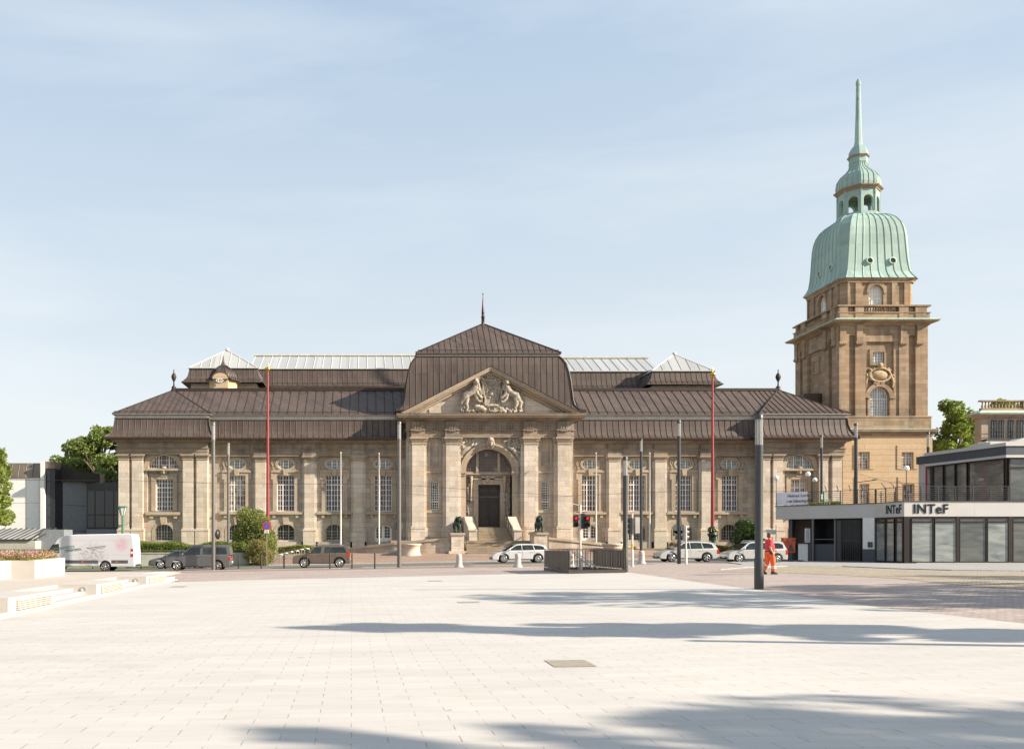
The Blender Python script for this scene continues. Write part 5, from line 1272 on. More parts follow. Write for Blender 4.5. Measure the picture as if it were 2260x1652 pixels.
def lion(loc, label, turn):
    b = MB(); s = 1.0
    b.box(-.36, .36, -.75, .95, 0, .07)
    for sg in (-1, 1):
        fy = -.45 - (.16 if sg == turn else 0)
        b.tube([(sg * .19, fy + .12, .90), (sg * .20, fy + .04, .55), (sg * .19, fy, .25), (sg * .19, fy - .02, .12)], [.16, .12, .08, .075], 10); b.ell((sg * .19, fy - .08, .12), (.11, .15, .075))
        hy = .62 + (.12 if sg == turn else -.1)
        b.tube([(sg * .17, hy - .1, .85), (sg * .20, hy - .12, .58), (sg * .19, hy + .08, .36), (sg * .19, hy + .02, .12)], [.19, .15, .08, .07], 10); b.ell((sg * .19, hy - .06, .12), (.10, .14, .07))
    b.tube([(0, -.5, .95), (0, -.15, .93), (0, .25, .90), (0, .62, .93), (0, .74, .85)], [.27, .29, .24, .25, .16], 12)
    b.tube([(0, -.42, 1.0), (0, -.62, 1.2)], [.29, .27], 12)
    b.tube([(0, .76, .92), (.05 * turn, .95, .75), (.1 * turn, .98, .4), (.12 * turn, .92, .2)], [.06, .045, .04, .08], 8)
    m0 = b.build('bronze_lion', M['bronze'])
    for i in range(46):
        a = rng.uniform(0, 6.28); rr_ = rng.uniform(.18, .34); 
    mn = MB(); hx_ = -.10 * turn; hd = (hx_, -.74, 1.24)
    for i in range(90):
        a = rng.uniform(0, 2 * math.pi); q = rng.random(); mn.ell((hx_ * (1 - q) + .29 * math.cos(a) * (1 - .1 * q), -.70 + q * .42, 1.22 - q * .26 + .31 * math.sin(a)), (.07, .10, .12), 7, 5)
    for i in range(30): mn.ell((rng.uniform(-.2, .2), -.62 + rng.uniform(-.04, .1), rng.uniform(.72, 1.05)), (.07, .08, .13), 7, 5)
    hd_ = MB(); c = hd
    hd_.ell((c[0], c[1], c[2]), (.20, .22, .22)); hd_.ell((c[0] - .02 * turn, c[1] - .20, c[2] - .08), (.115, .16, .10)); hd_.ell((c[0] - .02 * turn, c[1] - .22, c[2] - .16), (.085, .12, .06)); hd_.tube([(c[0], c[1] - .12, c[2] + .10), (c[0] - .02 * turn, c[1] - .33, c[2] - .03)], [.07, .05], 8)
    for sg in (-1, 1): hd_.ell((c[0] + sg * .19, c[1] + .04, c[2] + .19), (.06, .04, .06)); hd_.ell((c[0] + sg * .09, c[1] - .18, c[2] + .04), (.04, .04, .03))
    m0.location = loc; remesh(m0, .03, 2); tag(m0, label, 'statue', 'bronze lions')
    o1 = mn.build('mane', M['bronze'], m0); remesh(o1, .03, 1); o2 = hd_.build('head', M['bronze'], m0); remesh(o2, .025, 1)
lion((pl[0], pl[1] + .75, pl[2]), 'bronze lion on the pedestal left of the stair, head turned slightly right', -1)
lion((prr[0], prr[1] + .75, prr[2]), 'bronze lion on the pedestal right of the stair, head turned slightly left', 1)
# iron rail posts beside the stair
g = MB(); 
for x in (X(1028, 82.4),): g.box(x - .03, x + .03, 82.2, 82.3, .0, 1.6)
g.box(X(1028, 82.4) - .025, X(1028, 82.4) + .025, 82.2, 84.8, 1.5, 1.56)
o = g.build('iron_rail', M['iron']); tag(o, 'thin dark iron rail beside the left lion pedestal', 'railing')
g = MB(); x = X(1176, 84); g.box(x - .03, x + .03, 83.4, 83.5, .8, 2.1); g.box(x - .025, x + .025, 83.4, 85.6, 2.0, 2.07)
o = g.build('iron_rail', M['iron']); tag(o, 'thin dark iron rail beside the right lion pedestal', 'railing')
# low ledge, lawn and planting bed at the foot of the right wing
# ---------------------------------------------------------------- modern annex on the left
an = empty('museum_annex', (X(130, 92), 92, 0)); tag(an, 'modern white and black flat building joined to the left end of the museum', 'building')
def du(x): return x * .2916
def dv(y): return 887.2 + y * .2916
def ap(mb, name, mats, par=None): return part(mb, name, mats, par or an)
YA = 94.
m = MB(); m.box(X(-120, YA), X(93.5, YA), YA, YA + 9, 1.0, Z(1054, YA)); m.box(X(93.5, YA), X(101.5, YA), YA - .6, YA + .5, 1.0, Z(1019.5, YA))
for px in (57, 86): m.box(X(px, YA), X(px, YA) + .04, YA - .012, YA + .01, 1.5, Z(1056, YA), 1)
m.box(X(-120, YA), X(93, YA), YA - .014, YA + .01, Z(1109.5, YA), Z(1109.5, YA) + .04, 1)
ap(m, 'wall', [M['white'], M['concrete']])
m = MB(); xa, xb = X(-120, YA), X(92.5, YA); m.prism([(YA - .1, Z(1054, YA)), (YA - .1, Z(1054, YA) + .1), (YA + .5, Z(1020.5, YA)), (YA + 1.2, Z(1020.5, YA)), (YA + 1.2, Z(1054, YA))], 'x', xa, xb)
for x in np.arange(xa, xb, .78): rib(m, [(x, YA - .12, Z(1053, YA)), (x, YA + .48, Z(1020, YA))], .03)
ap(m, 'parapet', [M['parapet'], M['ribdark']])
m = MB(); x1_ = X(122, YA); m.box(X(101.5, YA), x1_, YA - .1, YA + 4, .9, Z(1018, YA)); ap(m, 'pier', M['blackpanel'])
m = MB()
for i in range(5):
    z0 = Z(1166, YA) + i * 1.28; m.box(X(105, YA), X(112, YA), YA - .14, YA - .10, z0, z0 + 1.15)
ap(m, 'window', M['blackglass'])
m = MB(); m.box(X(100, YA), X(123, YA), YA - .35, YA + 1.5, Z(1034, YA), Z(1018.5, YA)); ap(m, 'pier_cap', M['parapet'])
# slanting ribbed canopy and grey panel
Ya, Yb = 95.5, 98.5
m = MB(); xa, xb = X(122, Ya), X(229, Yb)
def slant(mb, pxa, pxb, ta, tb, ba, bb, Ya=95.5, Yb=98.5, th=.3, mi=0):
    a0, b0 = X(pxa, Ya), X(pxb, Yb)
    mb.add([(a0, Ya, Z(ba, Ya)), (b0, Yb, Z(bb, Yb)), (b0, Yb, Z(tb, Yb)), (a0, Ya, Z(ta, Ya)), (a0, Ya + th, Z(ba, Ya)), (b0, Yb + th, Z(bb, Yb)), (b0, Yb + th, Z(tb, Yb)), (a0, Ya + th, Z(ta, Ya))],
           [(0, 1, 2, 3), (7, 6, 5, 4), (0, 4, 5, 1), (3, 2, 6, 7), (0, 3, 7, 4), (1, 5, 6, 2)], mi)
slant(m, 122, 229, 1026.5, 1048, 1062, 1065)
for i in range(46):
    t = i / 45; px = 122 + 107 * t; y = Ya + (Yb - Ya) * t; x = X(px, y) ; zt_, zb_ = Z(1026.5 + 21.5 * t, y), Z(1060 + 4 * t, y); m.box(x - .03, x + .03, y - .09, y + .02, zb_, zt_, 0)
m.box(X(221, 98), X(229.5, 98), 97.9, 98.4, Z(1066, 98), Z(1045.5, 98), 1)
ap(m, 'canopy', [M['ribdark'], M['parapet']])
m = MB(); slant(m, 122, 191, 1062, 1066, 1190, 1190, 95.8, 98, .4); ap(m, 'wall', M['darkpanel'])
m = MB(); slant(m, 122, 191, 1111.5, 1116, 1112.2, 1116.8, 95.78, 97.98, .1); slant(m, 122, 191, 1170.5, 1170.5, 1171.2, 1171.2, 95.78, 97.98, .1); ap(m, 'panel_joint', M['blackpanel'])
m = MB(); m.box(X(189, 98), X(270, 98), 98, 102, 1., Z(1063.5, 98)); ap(m, 'wall', M['blackpanel'])
for i, (a, b) in enumerate([(194, 209), (212, 230.5), (232.5, 250.5), (252.5, 261)]):
    for (c, d) in ((1163, 1137), (1134.5, 1083)):
        m = MB(); m.box(X(a, 98), X(b, 98), 97.93, 97.99, Z(c, 98), Z(d, 98)); ap(m, 'window', M['blackglass'])
m = MB(); m.prism([(X(191, 97), Z(1190, 97)), (X(191, 97), Z(1167, 97)), (X(252, 97), Z(1167, 97)), (X(260, 97), Z(1175, 97)), (X(260, 97), Z(1190, 97))], 'y', 97.0, 97.8); ap(m, 'plinth', M['darkpanel'])
# sloping glazed skylight and concrete base at the bottom left
m = MB(); Yk = 84.; z0, z1 = Z(1190, Yk), Z(1166, Yk + 3)
m.add([(X(-60, Yk), Yk, z0), (X(66, Yk), Yk, z0), (X(103, Yk + 3), Yk + 3, z1), (X(-60, Yk + 3), Yk + 3, z1), (X(-60, Yk + 3), Yk + 3, z0), (X(103, Yk + 3), Yk + 3, z0)], [(0, 1, 2, 3), (1, 5, 2), (0, 3, 4)])
ap(m, 'skylight', M['skyglass'])
m = MB()
for k in range(-4, 6):
    xa_ = X(10 + k * 13, Yk); m.tube([(xa_, Yk - .02, z0), (xa_ + 1.1, Yk + 2.95, z1 + .03)], .07, 4, 0, caps=False, sm=False)
m.box(X(-60, Yk), X(67, Yk), Yk - .15, Yk + .05, z0 - .12, z0 + .04); m.tube([(X(66, Yk), Yk, z0), (X(103, Yk + 3), Yk + 3, z1)], .12, 4, 0, sm=False)
ap(m, 'skylight_bars', M['ribdark'])
m = MB(); m.box(X(-60, Yk), X(78, Yk), Yk, Yk + 3.2, -1.2, z0 - .1); ap(m, 'plinth', M['concrete'])
m = MB(); m.prism([(X(78, 86), -1.2), (X(78, 86), Z(1190, 86)), (X(103, 86), Z(1168, 86)), (X(122, 86), Z(1168, 86)), (X(145, 86), Z(1168, 86)), (X(145, 86), -1.2)], 'y', 85.5, 88); ap(m, 'plinth', M['darkpanel'])
# retaining wall, rail in front of the left wing
m = MB(); xw0, xw1 = X(300, 77), X(541, 77); m.box(xw0 - 12, xw1, 77, 77.35, -1.6, Z(1221, 77)); m.box(xw0 - 12, xw1 + .03, 76.95, 77.4, Z(1221, 77), Z(1219.3, 77))
o = m.build('retaining_wall', M['concrete']); tag(o, 'pale concrete retaining wall below the long grass', 'wall')
m = MB(); zr = Z(1216, 77)
rl = empty('guard_rail', (xw0, 77.2, 0)); tag(rl, 'dark horizontal guard rail on top of the concrete retaining wall', 'railing')
m.box(xw0 - 11, xw1, 77.15, 77.22, zr - .02, zr + .08); part(m, 'rail', M['iron'], rl)
for x in np.arange(xw0 - 10, xw1, 2.1):
    p = MB(); p.box(x - .03, x + .03, 77.16, 77.21, Z(1220, 77), zr); part(p, 'post', M['iron'], rl)
m = MB(); m.box(X(541, 77), X(541, 77) + .3, 77.0, 90, -1.4, Z(1221, 77)); o = m.build('retaining_wall', M['concrete']); tag(o, 'short return of the retaining wall beside the big bush', 'wall')
m = MB(); m.box(-40, X(541, 77), 77.36, 92.4, -1.2, Z(1212, 80)); o = m.build('terrace_bed', M['lawn']); tag(o, kind='structure')
m = MB(); m.box(X(612, 84), X(768, 84), 84.8, 92, -.6, Z(1207, 84)); o = m.build('planting_bed', M['lawn']); tag(o, kind='structure')
m = MB(); m.box(X(1413, 85), X(1680, 85), 84.8, 92, -.6, Z(1211, 85)); o = m.build('planting_bed', M['lawn']); tag(o, kind='structure')

# ---------------------------------------------------------------- pavilion building on the right
pb = empty('pavilion_building', (40, 69, 0)); tag(pb, 'low two storey white pavilion with dark window frames and a roof terrace', 'building')
def pp(mb, name, mats, par=None): return part(mb, name, mats, par or pb)
P0, P1, P2, P3 = Vector((35.2, 75.4)), Vector((40.0, 69.0)), Vector((39.9, 65.0)), Vector((62, 65.0))
ZF0, ZF1, ZG = 3.08, 4.245, -.47
def frame(A, B):
    d = (B - A).normalized(); n = Vector((-d.y, d.x))
    if n.y < 0 and abs(n.y) > .1: n = -n
    return Matrix(((d.x, n.x, 0, A.x), (d.y, n.y, 0, A.y), (0, 0, 1, 0), (0, 0, 0, 1))), (B - A).length
F01, L01 = frame(P0, P1); F12, L12 = frame(P1, P2)
F12 = Matrix(((0.025 * -1, .99969, 0, P1.x), (-.99969, -.025, 0, P1.y), (0, 0, 1, 0), (0, 0, 0, 1)))
F23, L23 = frame(P2, P3)
def sp_(px, A, B):
    r = (px - VX) / FPX; d = B - A     # A.x + t d.x = r (A.y + t d.y)
    t = (r * A.y - A.x) / (d.x - r * d.y); return t * d.length
out = [(P0.x, P0.y), (P1.x, P1.y), (P2.x, P2.y), (P3.x, P3.y), (62, 78), (40, 78)]
m = MB(); m.prism(out, 'z', ZF0, ZF1 - .06); 
m.M = F23; 
for x in (5.2, 12.4): m.box(x, x + .015, -.003, .01, ZF0, ZF1 - .06, 1)
m.M = F01; m.box(sp_(1782, P0, P1), sp_(1782, P0, P1) + .02, -.003, .01, ZF0, ZF1 - .06, 1); m.M = None
pp(m, 'fascia', [M['offwhite'], M['concrete']])
m = MB(); m.prism([(P0.x - .08, P0.y - .02), (P1.x - .02, P1.y - .06), (P2.x - .05, P2.y - .06), (P3.x, P3.y - .06), (62, 78), (40, 78)], 'z', ZF1 - .055, ZF1); pp(m, 'terrace_edge', M['ribdark'])
# ground floor, open left part
m = MB(); m.M = F01; xl_, xr_ = sp_(1727, P0, P1), L01
m.box(xl_, sp_(1785, P0, P1), 1.9, 2.1, ZG - .3, ZF0); m.box(xl_, xl_ + .12, 1.0, 6, ZG - .3, ZF0); m.M = None; pp(m, 'wall', M['brownpanel'])
m = MB(); m.M = F01; m.box(sp_(1785, P0, P1), xr_, 2.6, 2.8, ZG - .3, ZF0); m.box(sp_(1785, P0, P1), sp_(1790, P0, P1), 0.4, 2.7, ZG - .3, ZF0); m.M = None; pp(m, 'wall', M['blackpanel'])  # back wall coloured black so the open interior reads as deep shade
m = MB(); m.M = F01; m.box(sp_(1755, P0, P1), sp_(1777, P0, P1), .5, 1.7, ZG - .3, Z(1199, 74)); m.M = None; pp(m, 'counter', M['white'])
m = MB(); m.M = F01; m.box(sp_(1777, P0, P1), sp_(1786, P0, P1), .45, 1.7, ZG - .3, Z(1199, 74)); m.box(xl_, sp_(1786, P0, P1), .4, 1.8, Z(1199, 74), Z(1199, 74) + .05); m.M = None; pp(m, 'counter', M['greyband'])
m = MB(); m.M = F01; m.box(sp_(1739, P0, P1), sp_(1744, P0, P1), .3, .45, ZG - .3, ZF0); m.M = None; pp(m, 'post', M['greyband'])
m = MB(); m.M = F01; m.box(sp_(1791, P0, P1), sp_(1794, P0, P1), .1, .25, ZG - .3, ZF0); m.M = None; pp(m, 'post', M['post'])
m = MB(); m.M = F01; a, b = sp_(1794, P0, P1), sp_(1838, P0, P1); m.box(a, b, .3, .36, ZG - .3, Z(1200, 72)); m.M = None; pp(m, 'panel', M['greyband'])
m = MB(); m.M = F01; m.box(a, b, .28, .32, Z(1190, 72), Z(1190, 72) + .05); m.box(b - .03, b + .08, .28, .38, ZG - .3, ZF0); m.M = None; pp(m, 'rail', M['post'])
m = MB(); m.M = F01; a, b = sp_(1852, P0, P1), sp_(1892, P0, P1)
for x in np.linspace(a, b, 11): m.box(x - .018, x + .018, .42, .46, ZG, ZF0 - .15)
for z in (ZG + .1, 1.25, ZF0 - .2): m.box(a - .05, b + .05, .41, .47, z - .03, z + .03)
m.box(a - .5, a - .05, .40, .48, ZG, ZF0 - .15); m.M = None; pp(m, 'gate', M['post_dark'])
m = MB(); m.M = F01; a, b = sp_(1904, P0, P1), L01 + .0; m.box(a, b, .0, 1.2, Z(1211, 69.5), ZF0 - .0); m.M = None; pp(m, 'pillar', M['white'])
m = MB(); m.M = F01; m.box(a - .02, b + .01, -.02, 1.2, ZG - .2, Z(1211, 69.5)); m.box(sp_(1916, P0, P1), sp_(1926, P0, P1), -.08, 0, Z(1207, 69.5), Z(1195, 69.5)); m.M = None; pp(m, 'plinth', M['greyband'])
m = MB(); m.M = F01; m.box(sp_(1771.5, P0, P1), sp_(1783, P0, P1), .36, .39, Z(1196, 74), Z(1165.5, 74)); 
m.M = None; po = pp(m, 'notice', M['signwhite'])
m = MB(); m.M = F01
rs = random.Random(2); a, b = sp_(1773, P0, P1), sp_(1782, P0, P1)
for k in range(6):
    x = a + (b - a) * (k + .3) / 6
    z = Z(1194.5, 74)
    while z < Z(1168, 74): h = rs.uniform(.04, .12); m.box(x, x + .03, .352, .36, z, z + h); z += h + .03
m.M = None; pp(m, 'print', M['text'], po)
# curtain walls
def curtain(FM, edges, y0, z0, z1, ztr, par=None, depth=.12, fw=.10, back=True):
    """edges: list of (x0, x1) panes in a face frame; z0..z1 outer, ztr transom height or None"""
    for a, b in edges:
        segs = [(z0 + .08, (ztr - .06) if ztr else z1 - .08)] + ([(ztr + .06, z1 - .08)] if ztr else [])
        for i, (c, d) in enumerate(segs):
            g = MB(); g.M = FM; g.box(a, b, y0 + .05, y0 + .08, c, d); g.M = None
            o = pp(g, 'window', M['shopglass_dark' if (i == 1 or z0 > 4 or (FM is F23 and edges.index((a, b)) in (2, 4))) else 'shopglass'])
            f = MB(); f.M = FM; f.band([(a - .05, c - .05), (a - .05, d + .05), (b + .05, d + .05), (b + .05, c - .05)], [(a, c), (a, d), (b, d), (b, c)], y0 - .02, y0 + .1); f.M = None
            pp(f, 'window_frame', M['darkframe'], o)
zt1_ = Z(1151, 65); 
m = MB(); m.M = F23
gp = [(2012.5, 2058), (2063.5, 2110), (2118.5, 2176), (2180, 2225), (2236, 2280)]
g23 = [(X(a, 65) - P2.x, X(b, 65) - P2.x) for a, b in gp]
m.box(0, L23, .10, .3, ZG - .3, ZF0)
m.box(0, g23[0][0] - .05, .0, .2, ZG - .3, ZF0 - .001); m.box(g23[1][1] + .05, g23[2][0] - .05, -.04, .2, ZG - .3, ZF0); m.box(g23[3][1] + .05, g23[4][0] - .05, -.04, .2, ZG - .3, ZF0); m.box(0, L23, -.03, .2, ZG - .3, ZG + .14)
m.M = F12; m.box(-.02, L12, .10, .3, ZG - .3, ZF0); m.M = None
pp(m, 'wall', M['darkframe'])
curtain(F23, g23, -.03, ZG + .12, ZF0 - .08, zt1_)
m = MB(); m.M = F23; m.box(.8, 12, -.22, -.02, ZG - .0, ZG + .12); m.M = None; pp(m, 'sill', M['concrete'])
def y12(px): return P1.y - 39.95 * FPX / (px - VX)
g12 = [(max(.15, y12(a)), min(L12 - .12, y12(b))) for a, b in ((1933, 1953), (1956, 1974), (1979, 1996))]
curtain(F12, g12, -.03, ZG + .12, ZF0 - .08, zt1_)
# lettering
def lettering(txt, size, mt, x, y, z, par, bold=.0, ext=.006, sxx=1., mat='text', align='LEFT', name='lettering'):
    cu_ = bpy.data.curves.new(name, 'FONT'); cu_.body = txt; cu_.size = size; cu_.extrude = ext; cu_.offset = bold; cu_.align_x = align; cu_.space_character = 1. + bold * 3
    cu_.materials.append(M[mat]); tmp = bpy.data.objects.new(name, cu_); me = bpy.data.meshes.new_from_object(tmp); bpy.data.objects.remove(tmp); o = bpy.data.objects.new(name, me); COL.objects.link(o)
    o.parent = par
    w = (mt or Matrix.Identity(4)) @ Matrix.Translation((x, y, z)) @ Matrix.Rotation(R(90), 4, 'X') @ Matrix.Diagonal((sxx, 1, 1, 1))
    off = Vector((0, 0, 0)); q = par
    while q: off += q.location; q = q.parent
    loc, rot, sc = w.decompose(); o.location = loc - off; o.rotation_euler = rot.to_euler(); o.scale = sc
    return o
lettering('INTeF', .98, F23, X(2014.5, 65) - P2.x, -.03, ZF0 + .24, pb, bold=.019, sxx=1.0)
lettering('INTeF', .93, F12, y12(1955), -.03, ZF0 + .26, pb, bold=.014, sxx=.85)
# terrace rail
def railrun(mb, FM, Lr, x0=0.0):
    mb.M = FM
    for k in range(6): mb.box(x0, Lr, .12, .145, ZF1 + .12 + k * .15, ZF1 + .145 + k * .15)
    mb.box(x0, Lr, .11, .155, ZF1 + 1.05, ZF1 + 1.095)
    n = max(2, int(Lr / 1.25))
    for i in range(n + 1):
        x = x0 + (Lr - x0) * i / n; mb.box(x - .03, x + .03, .1, .17, ZF1, ZF1 + 1.1)
    mb.M = None
m = MB(); railrun(m, F01, L01); railrun(m, F12, L12); railrun(m, F23, L23)
m.M = F01
for x in np.arange(4.2, 8, .95): m.tube([(x, .14, ZF1 + 1.0), (x, .14, ZF1 + 1.2), (x - .0, -.1, ZF1 + 1.5)], .03, 6)
m.M = F12
for x in (1.2, 2.4, 3.6): m.tube([(x, .14, ZF1 + 1.0), (x, .14, ZF1 + 1.2), (x, -.15, ZF1 + 1.5)], .03, 6)
m.M = None; pp(m, 'railing', M['post_dark'])
# second rail set back
m = MB()
for k in range(6): m.box(41.2, 47.8, 72, 72.03, ZF1 + .12 + k * .15, ZF1 + .14 + k * .15)
for x in np.arange(41.2, 48, 1.1): m.box(x - .025, x + .025, 72, 72.05, ZF1, ZF1 + 1.05)
pp(m, 'railing', M['post_dark'])
# upper storey
UA, UB = Vector((48.2, 75.)), Vector((49., 67.)); FU = Matrix(((.0995, .995, 0, UA.x), (-.995, .0995, 0, UA.y), (0, 0, 1, 0), (0, 0, 0, 1))); LU = (UB - UA).length
zU1, zU2, zU3, zU4 = 8.77, 8.50, 7.82, 7.62
foot = lambda o: [(UA.x - o, UA.y + o), (UB.x - o, UB.y - o), (62, 67 - o), (62, 76.6), (49.5 - o, 76.6)]
for a, b, o_, mt, nm in ((zU2, zU1, .30, 'offwhite', 'fascia'), (zU3, zU2, .22, 'greyband', 'fascia'), (zU4, zU3, .26, 'offwhite', 'fascia')):
    m = MB(); m.prism(foot(o_), 'z', a + .001, b); pp(m, nm, M[mt])
m = MB(); m.M = FU; m.box(-.05, LU, .12, .3, ZF1, zU4); 
def yU(px): 
    r = (px - VX) / FPX; d = UB - UA; return ((r * UA.y - UA.x) / (d.x - r * d.y)) * d.length
ue = [(yU(2060), yU(2080.5)), (yU(2085), yU(2106.5)), (yU(2111), yU(2133)), (yU(2138), yU(2215))]
m.M = None; m.box(UB.x, 62, 67.1, 67.3, ZF1, zU4); pp(m, 'wall', M['darkframe'])
curtain(FU, [(max(.05, a), min(b, LU - .1)) for a, b in ue], 0, ZF1 + .05, zU4 - .02, None)
FUF = Matrix.Translation((UB.x, UB.y, 0)); curtain(FUF, [(.2, 2.6), (2.8, 5.4), (5.6, 8)], 0, ZF1 + .05, zU4 - .02, zU4 - .75)
m = MB(); m.box(48.15, 50, 75.4, 76.4, ZF1, 8.3); pp(m, 'wall', M['offwhite']); m = MB(); m.box(48.0, 50, 75.2, 76.5, 7.9, 8.55); pp(m, 'fascia', M['greyband'])
m = MB(); m.box(48.25, 48.85, 75.36, 75.4, ZF1 + .6, 7.4); pp(m, 'window', M['pane_white']); m = MB(); m.box(48.08, 48.18, 75.3, 75.36, ZF1 + .5, 7.6); pp(m, 'shutter', M['signred'])
m = MB(); m.box(52, 57, 73, 75.5, zU1, zU1 + .75); m.box(57.5, 60, 73, 75.5, zU1, zU1 + 1.1); m.prism([(54.2, zU1 + .74), (55.4, zU1 + 1.15), (56, zU1 + .74)], 'y', 73.8, 75); pp(m, 'roof_unit', M['plastic'])
# globe lamps on the terrace
gl0 = empty('globe_lamp', (0, 0, 0)); tag(gl0, 'white globe lamp at the left tip of the terrace', 'lamp', 'globe lamps on the terrace')
g = MB(); g.ell((0, 0, 2.28), (.2, .2, .2), 16, 10); g.build('lamp_globe', M['globe'], gl0)
g = MB(); g.tube([(0, 0, 0), (0, 0, 2.08)], .028, 8); g.lathe([(.08, 0), (.08, .05), (.03, .08)], (0, 0, 0), 8); g.build('pole', M['post_dark'], gl0)
gls = [(1713.2, 1054.2, 75.1, None), (1783, 1045.6, 73.4, 'white globe lamp above the banner end, the taller of the close pair'), (1798.2, 1058.5, 78, 'white globe lamp just right of the banner, the lower of the close pair'), (2000.5, 1033.3, 66.0, 'white globe lamp above the bold lettering on the fascia')]
for i, (px, py, Y, lb) in enumerate(gls):
    o = gl0 if i == 0 else copy_tree(gl0)
    o.location = (X(px, Y), Y, Z(py, Y) - 2.28 if i not in (1, 3) else ZF1)
    if i in (1, 3): o.scale = (1, 1, (Z(py, Y) - ZF1) / 2.28)
    if lb: o['label'] = lb
# banner
bn = MB(); bn.M = F01; a, b = 0.02, sp_(1782, P0, P1) 
nn = 14; vs = []; 
for i in range(nn + 1):
    x = a + (b - a) * i / nn; y = .06 + .03 * math.sin(i * 1.7)
    vs += [(x, y, ZF1 + .05), (x, y + .012 * math.sin(i), ZF1 + .38), (x, y - .012, ZF1 + .75), (x, y, ZF1 + 1.12)]
bn.add(vs, [(i * 4 + j, (i + 1) * 4 + j, (i + 1) * 4 + j + 1, i * 4 + j + 1) for i in range(nn) for j in range(3)], 0, True); bn.M = None
bo = bn.build('banner', M['banner']); tag(bo, 'white printed banner tied to the left end of the terrace railing', 'banner')
lettering('Helmut Lortz:', .36, F01, a + 1.0, .0, ZF1 + .70, bo, ext=.004, sxx=.95)
lettering('n der Gebrauchsgrafiker', .36, F01, a + .95, .0, ZF1 + .25, bo, ext=.004, sxx=.62)
# orange cabinet on a pallet
cb_ = empty('power_cabinet', (X(1740, 71.5), 71.5, gz(34.4, 71.5))); tag(cb_, 'orange electrical cabinet on legs standing on a pallet beside the pavilion', 'cabinet')
g = MB(); g.box(-.5, .5, -.15, .2, .75, 1.92); g.box(-.53, .53, -.18, .23, 1.92, 1.97); g.build('housing', M['orange'], cb_)
g = MB(); g.box(-.46, .46, -.17, -.15, .80, 1.86); g.box(-.012, .0, -.175, -.17, .8, 1.86); g.build('door', M['orange'], cb_)
g = MB(); g.prism([(-.08, 1.02), (.0, 1.22), (-.06, 1.28), (.12, 1.5), (.25, 1.3), (.3, 1.02)], 'y', -.18, -.17); g.box(-.2, .35, -.18, -.171, .86, 1.0); g.ell((-.15, -.175, 1.62), (.07, .01, .09)); g.box(.22, .42, -.18, -.172, 1.70, 1.8); g.build('markings', M['brownpanel'], cb_)
g = MB()
for x in (-.42, .42, 0): g.box(x - .04, x + .04, -.05, .03, .15, .75)
g.build('legs', M['black'], cb_)
g = MB(); g.tube([(.5, 0, 1.1), (.62, 0, .9), (.6, -.1, .4), (.4, -.2, .15)], .03, 6); g.tube([(-.4, 0, .8), (-.45, -.1, .5), (-.3, -.2, .15)], .03, 6); g.build('cable', M['black'], cb_)
g = MB(); 
for k in range(5): g.box(-.7, 1.0, -.5 + k * .22, -.36 + k * .22, .12, .15)
for x in (-.7, .1, .9): g.box(x, x + .1, -.5, .5, 0, .12)
o = g.build('pallet', M['pallet']); o.location = cb_.location; tag(o, 'weathered wooden pallet under the orange electrical cabinet', 'pallet')
# chair on the terrace
ch = empty('terrace_chair', (X(1822, 73), 73, ZF1)); tag(ch, 'pale green chair behind the terrace railing', 'chair')
g = MB(); g.box(-.25, .25, -.25, .25, .42, .46); g.build('seat', M['green_edge'], ch)
g = MB(); g.box(-.25, .25, .22, .26, .46, .9); g.build('backrest', M['green_edge'], ch)
for x in (-.22, .22):
    for y in (-.22, .22): g = MB(); g.box(x - .02, x + .02, y - .02, y + .02, 0, .42); g.build('leg', M['chrome'], ch)

# building with balustrade, far right
fb = empty('stone_house', (X(2200, 88), 88, 0)); tag(fb, 'stone house with a balustraded roof rising behind the pavilion', 'building')
def fp(mb, name, mats, par=None): return part(mb, name, mats, par or fb)
xf0, xf1 = X(2163, 88), X(2330, 88); zc_ = Z(911, 88)
m = MB(); m.box(xf0 + .7, xf1, 88.8, 89.8, -1, zc_); fp(m, 'wall', M['stone_trim'])
m = MB(); m.ring(xf0 + .7, xf1 + 3, 88.8, 89.5, [(.0, zc_ - .5), (.3, zc_ - .3), (.6, zc_ - .1), (.62, zc_)]); fp(m, 'cornice', M['stone_trim'])
m = MB(); m.ring(xf0 + .7, xf1 + 3, 88.8, 89.5, [(.64, zc_), (.66, zc_ + .08), (0, zc_ + .4)]); fp(m, 'cornice_flashing', M['green_edge'])
m = MB(); zb_, zt_ = Z(897, 88), Z(879.5, 88); m.box(xf0 + .8, xf1, 88.9, 89.3, zc_, zb_); m.box(xf0 + .7, xf1, 88.85, 89.35, zt_ - .13, zt_)
for x in np.arange(xf0 + 1.0, xf1, .33): m.lathe([(.07, 0), (.12, .2), (.05, .45), (.08, zt_ - .13 - zb_)], (x, 89.1, zb_), 7)
for x in (xf0 + 5.0,): m.box(x, x + .6, 88.84, 89.36, zb_, zt_ - .001)
fp(m, 'balustrade', M['stone_red'])
for a, b in ((2187, 2199), (2204, 2216), (2224, 2236), (2244, 2258)):
    window(fb, X((a + b) / 2, 88.8), Z(968, 88.8), Z(927, 88.8), X(b, 88.8) - X((a + b) / 2, 88.8), 88.76, vm=(0,), ht=(Z(947, 88.8),), pane='pane_sky', fmat='darkframe')
m = MB(); 
for k in range(5): m.box(xf0 + 1, xf1, 88.1, 88.13, Z(968, 88) + .1 + k * .4, Z(968, 88) + .13 + k * .4)
for x in np.arange(xf0 + 1, xf1, 1.5): m.box(x - .03, x + .03, 88.09, 88.14, Z(969, 88), Z(968, 88) + 1.9)
m.box(xf0 + .7, xf1, 88.0, 88.8, Z(972, 88), Z(968, 88)); fp(m, 'balcony', M['post_dark'])
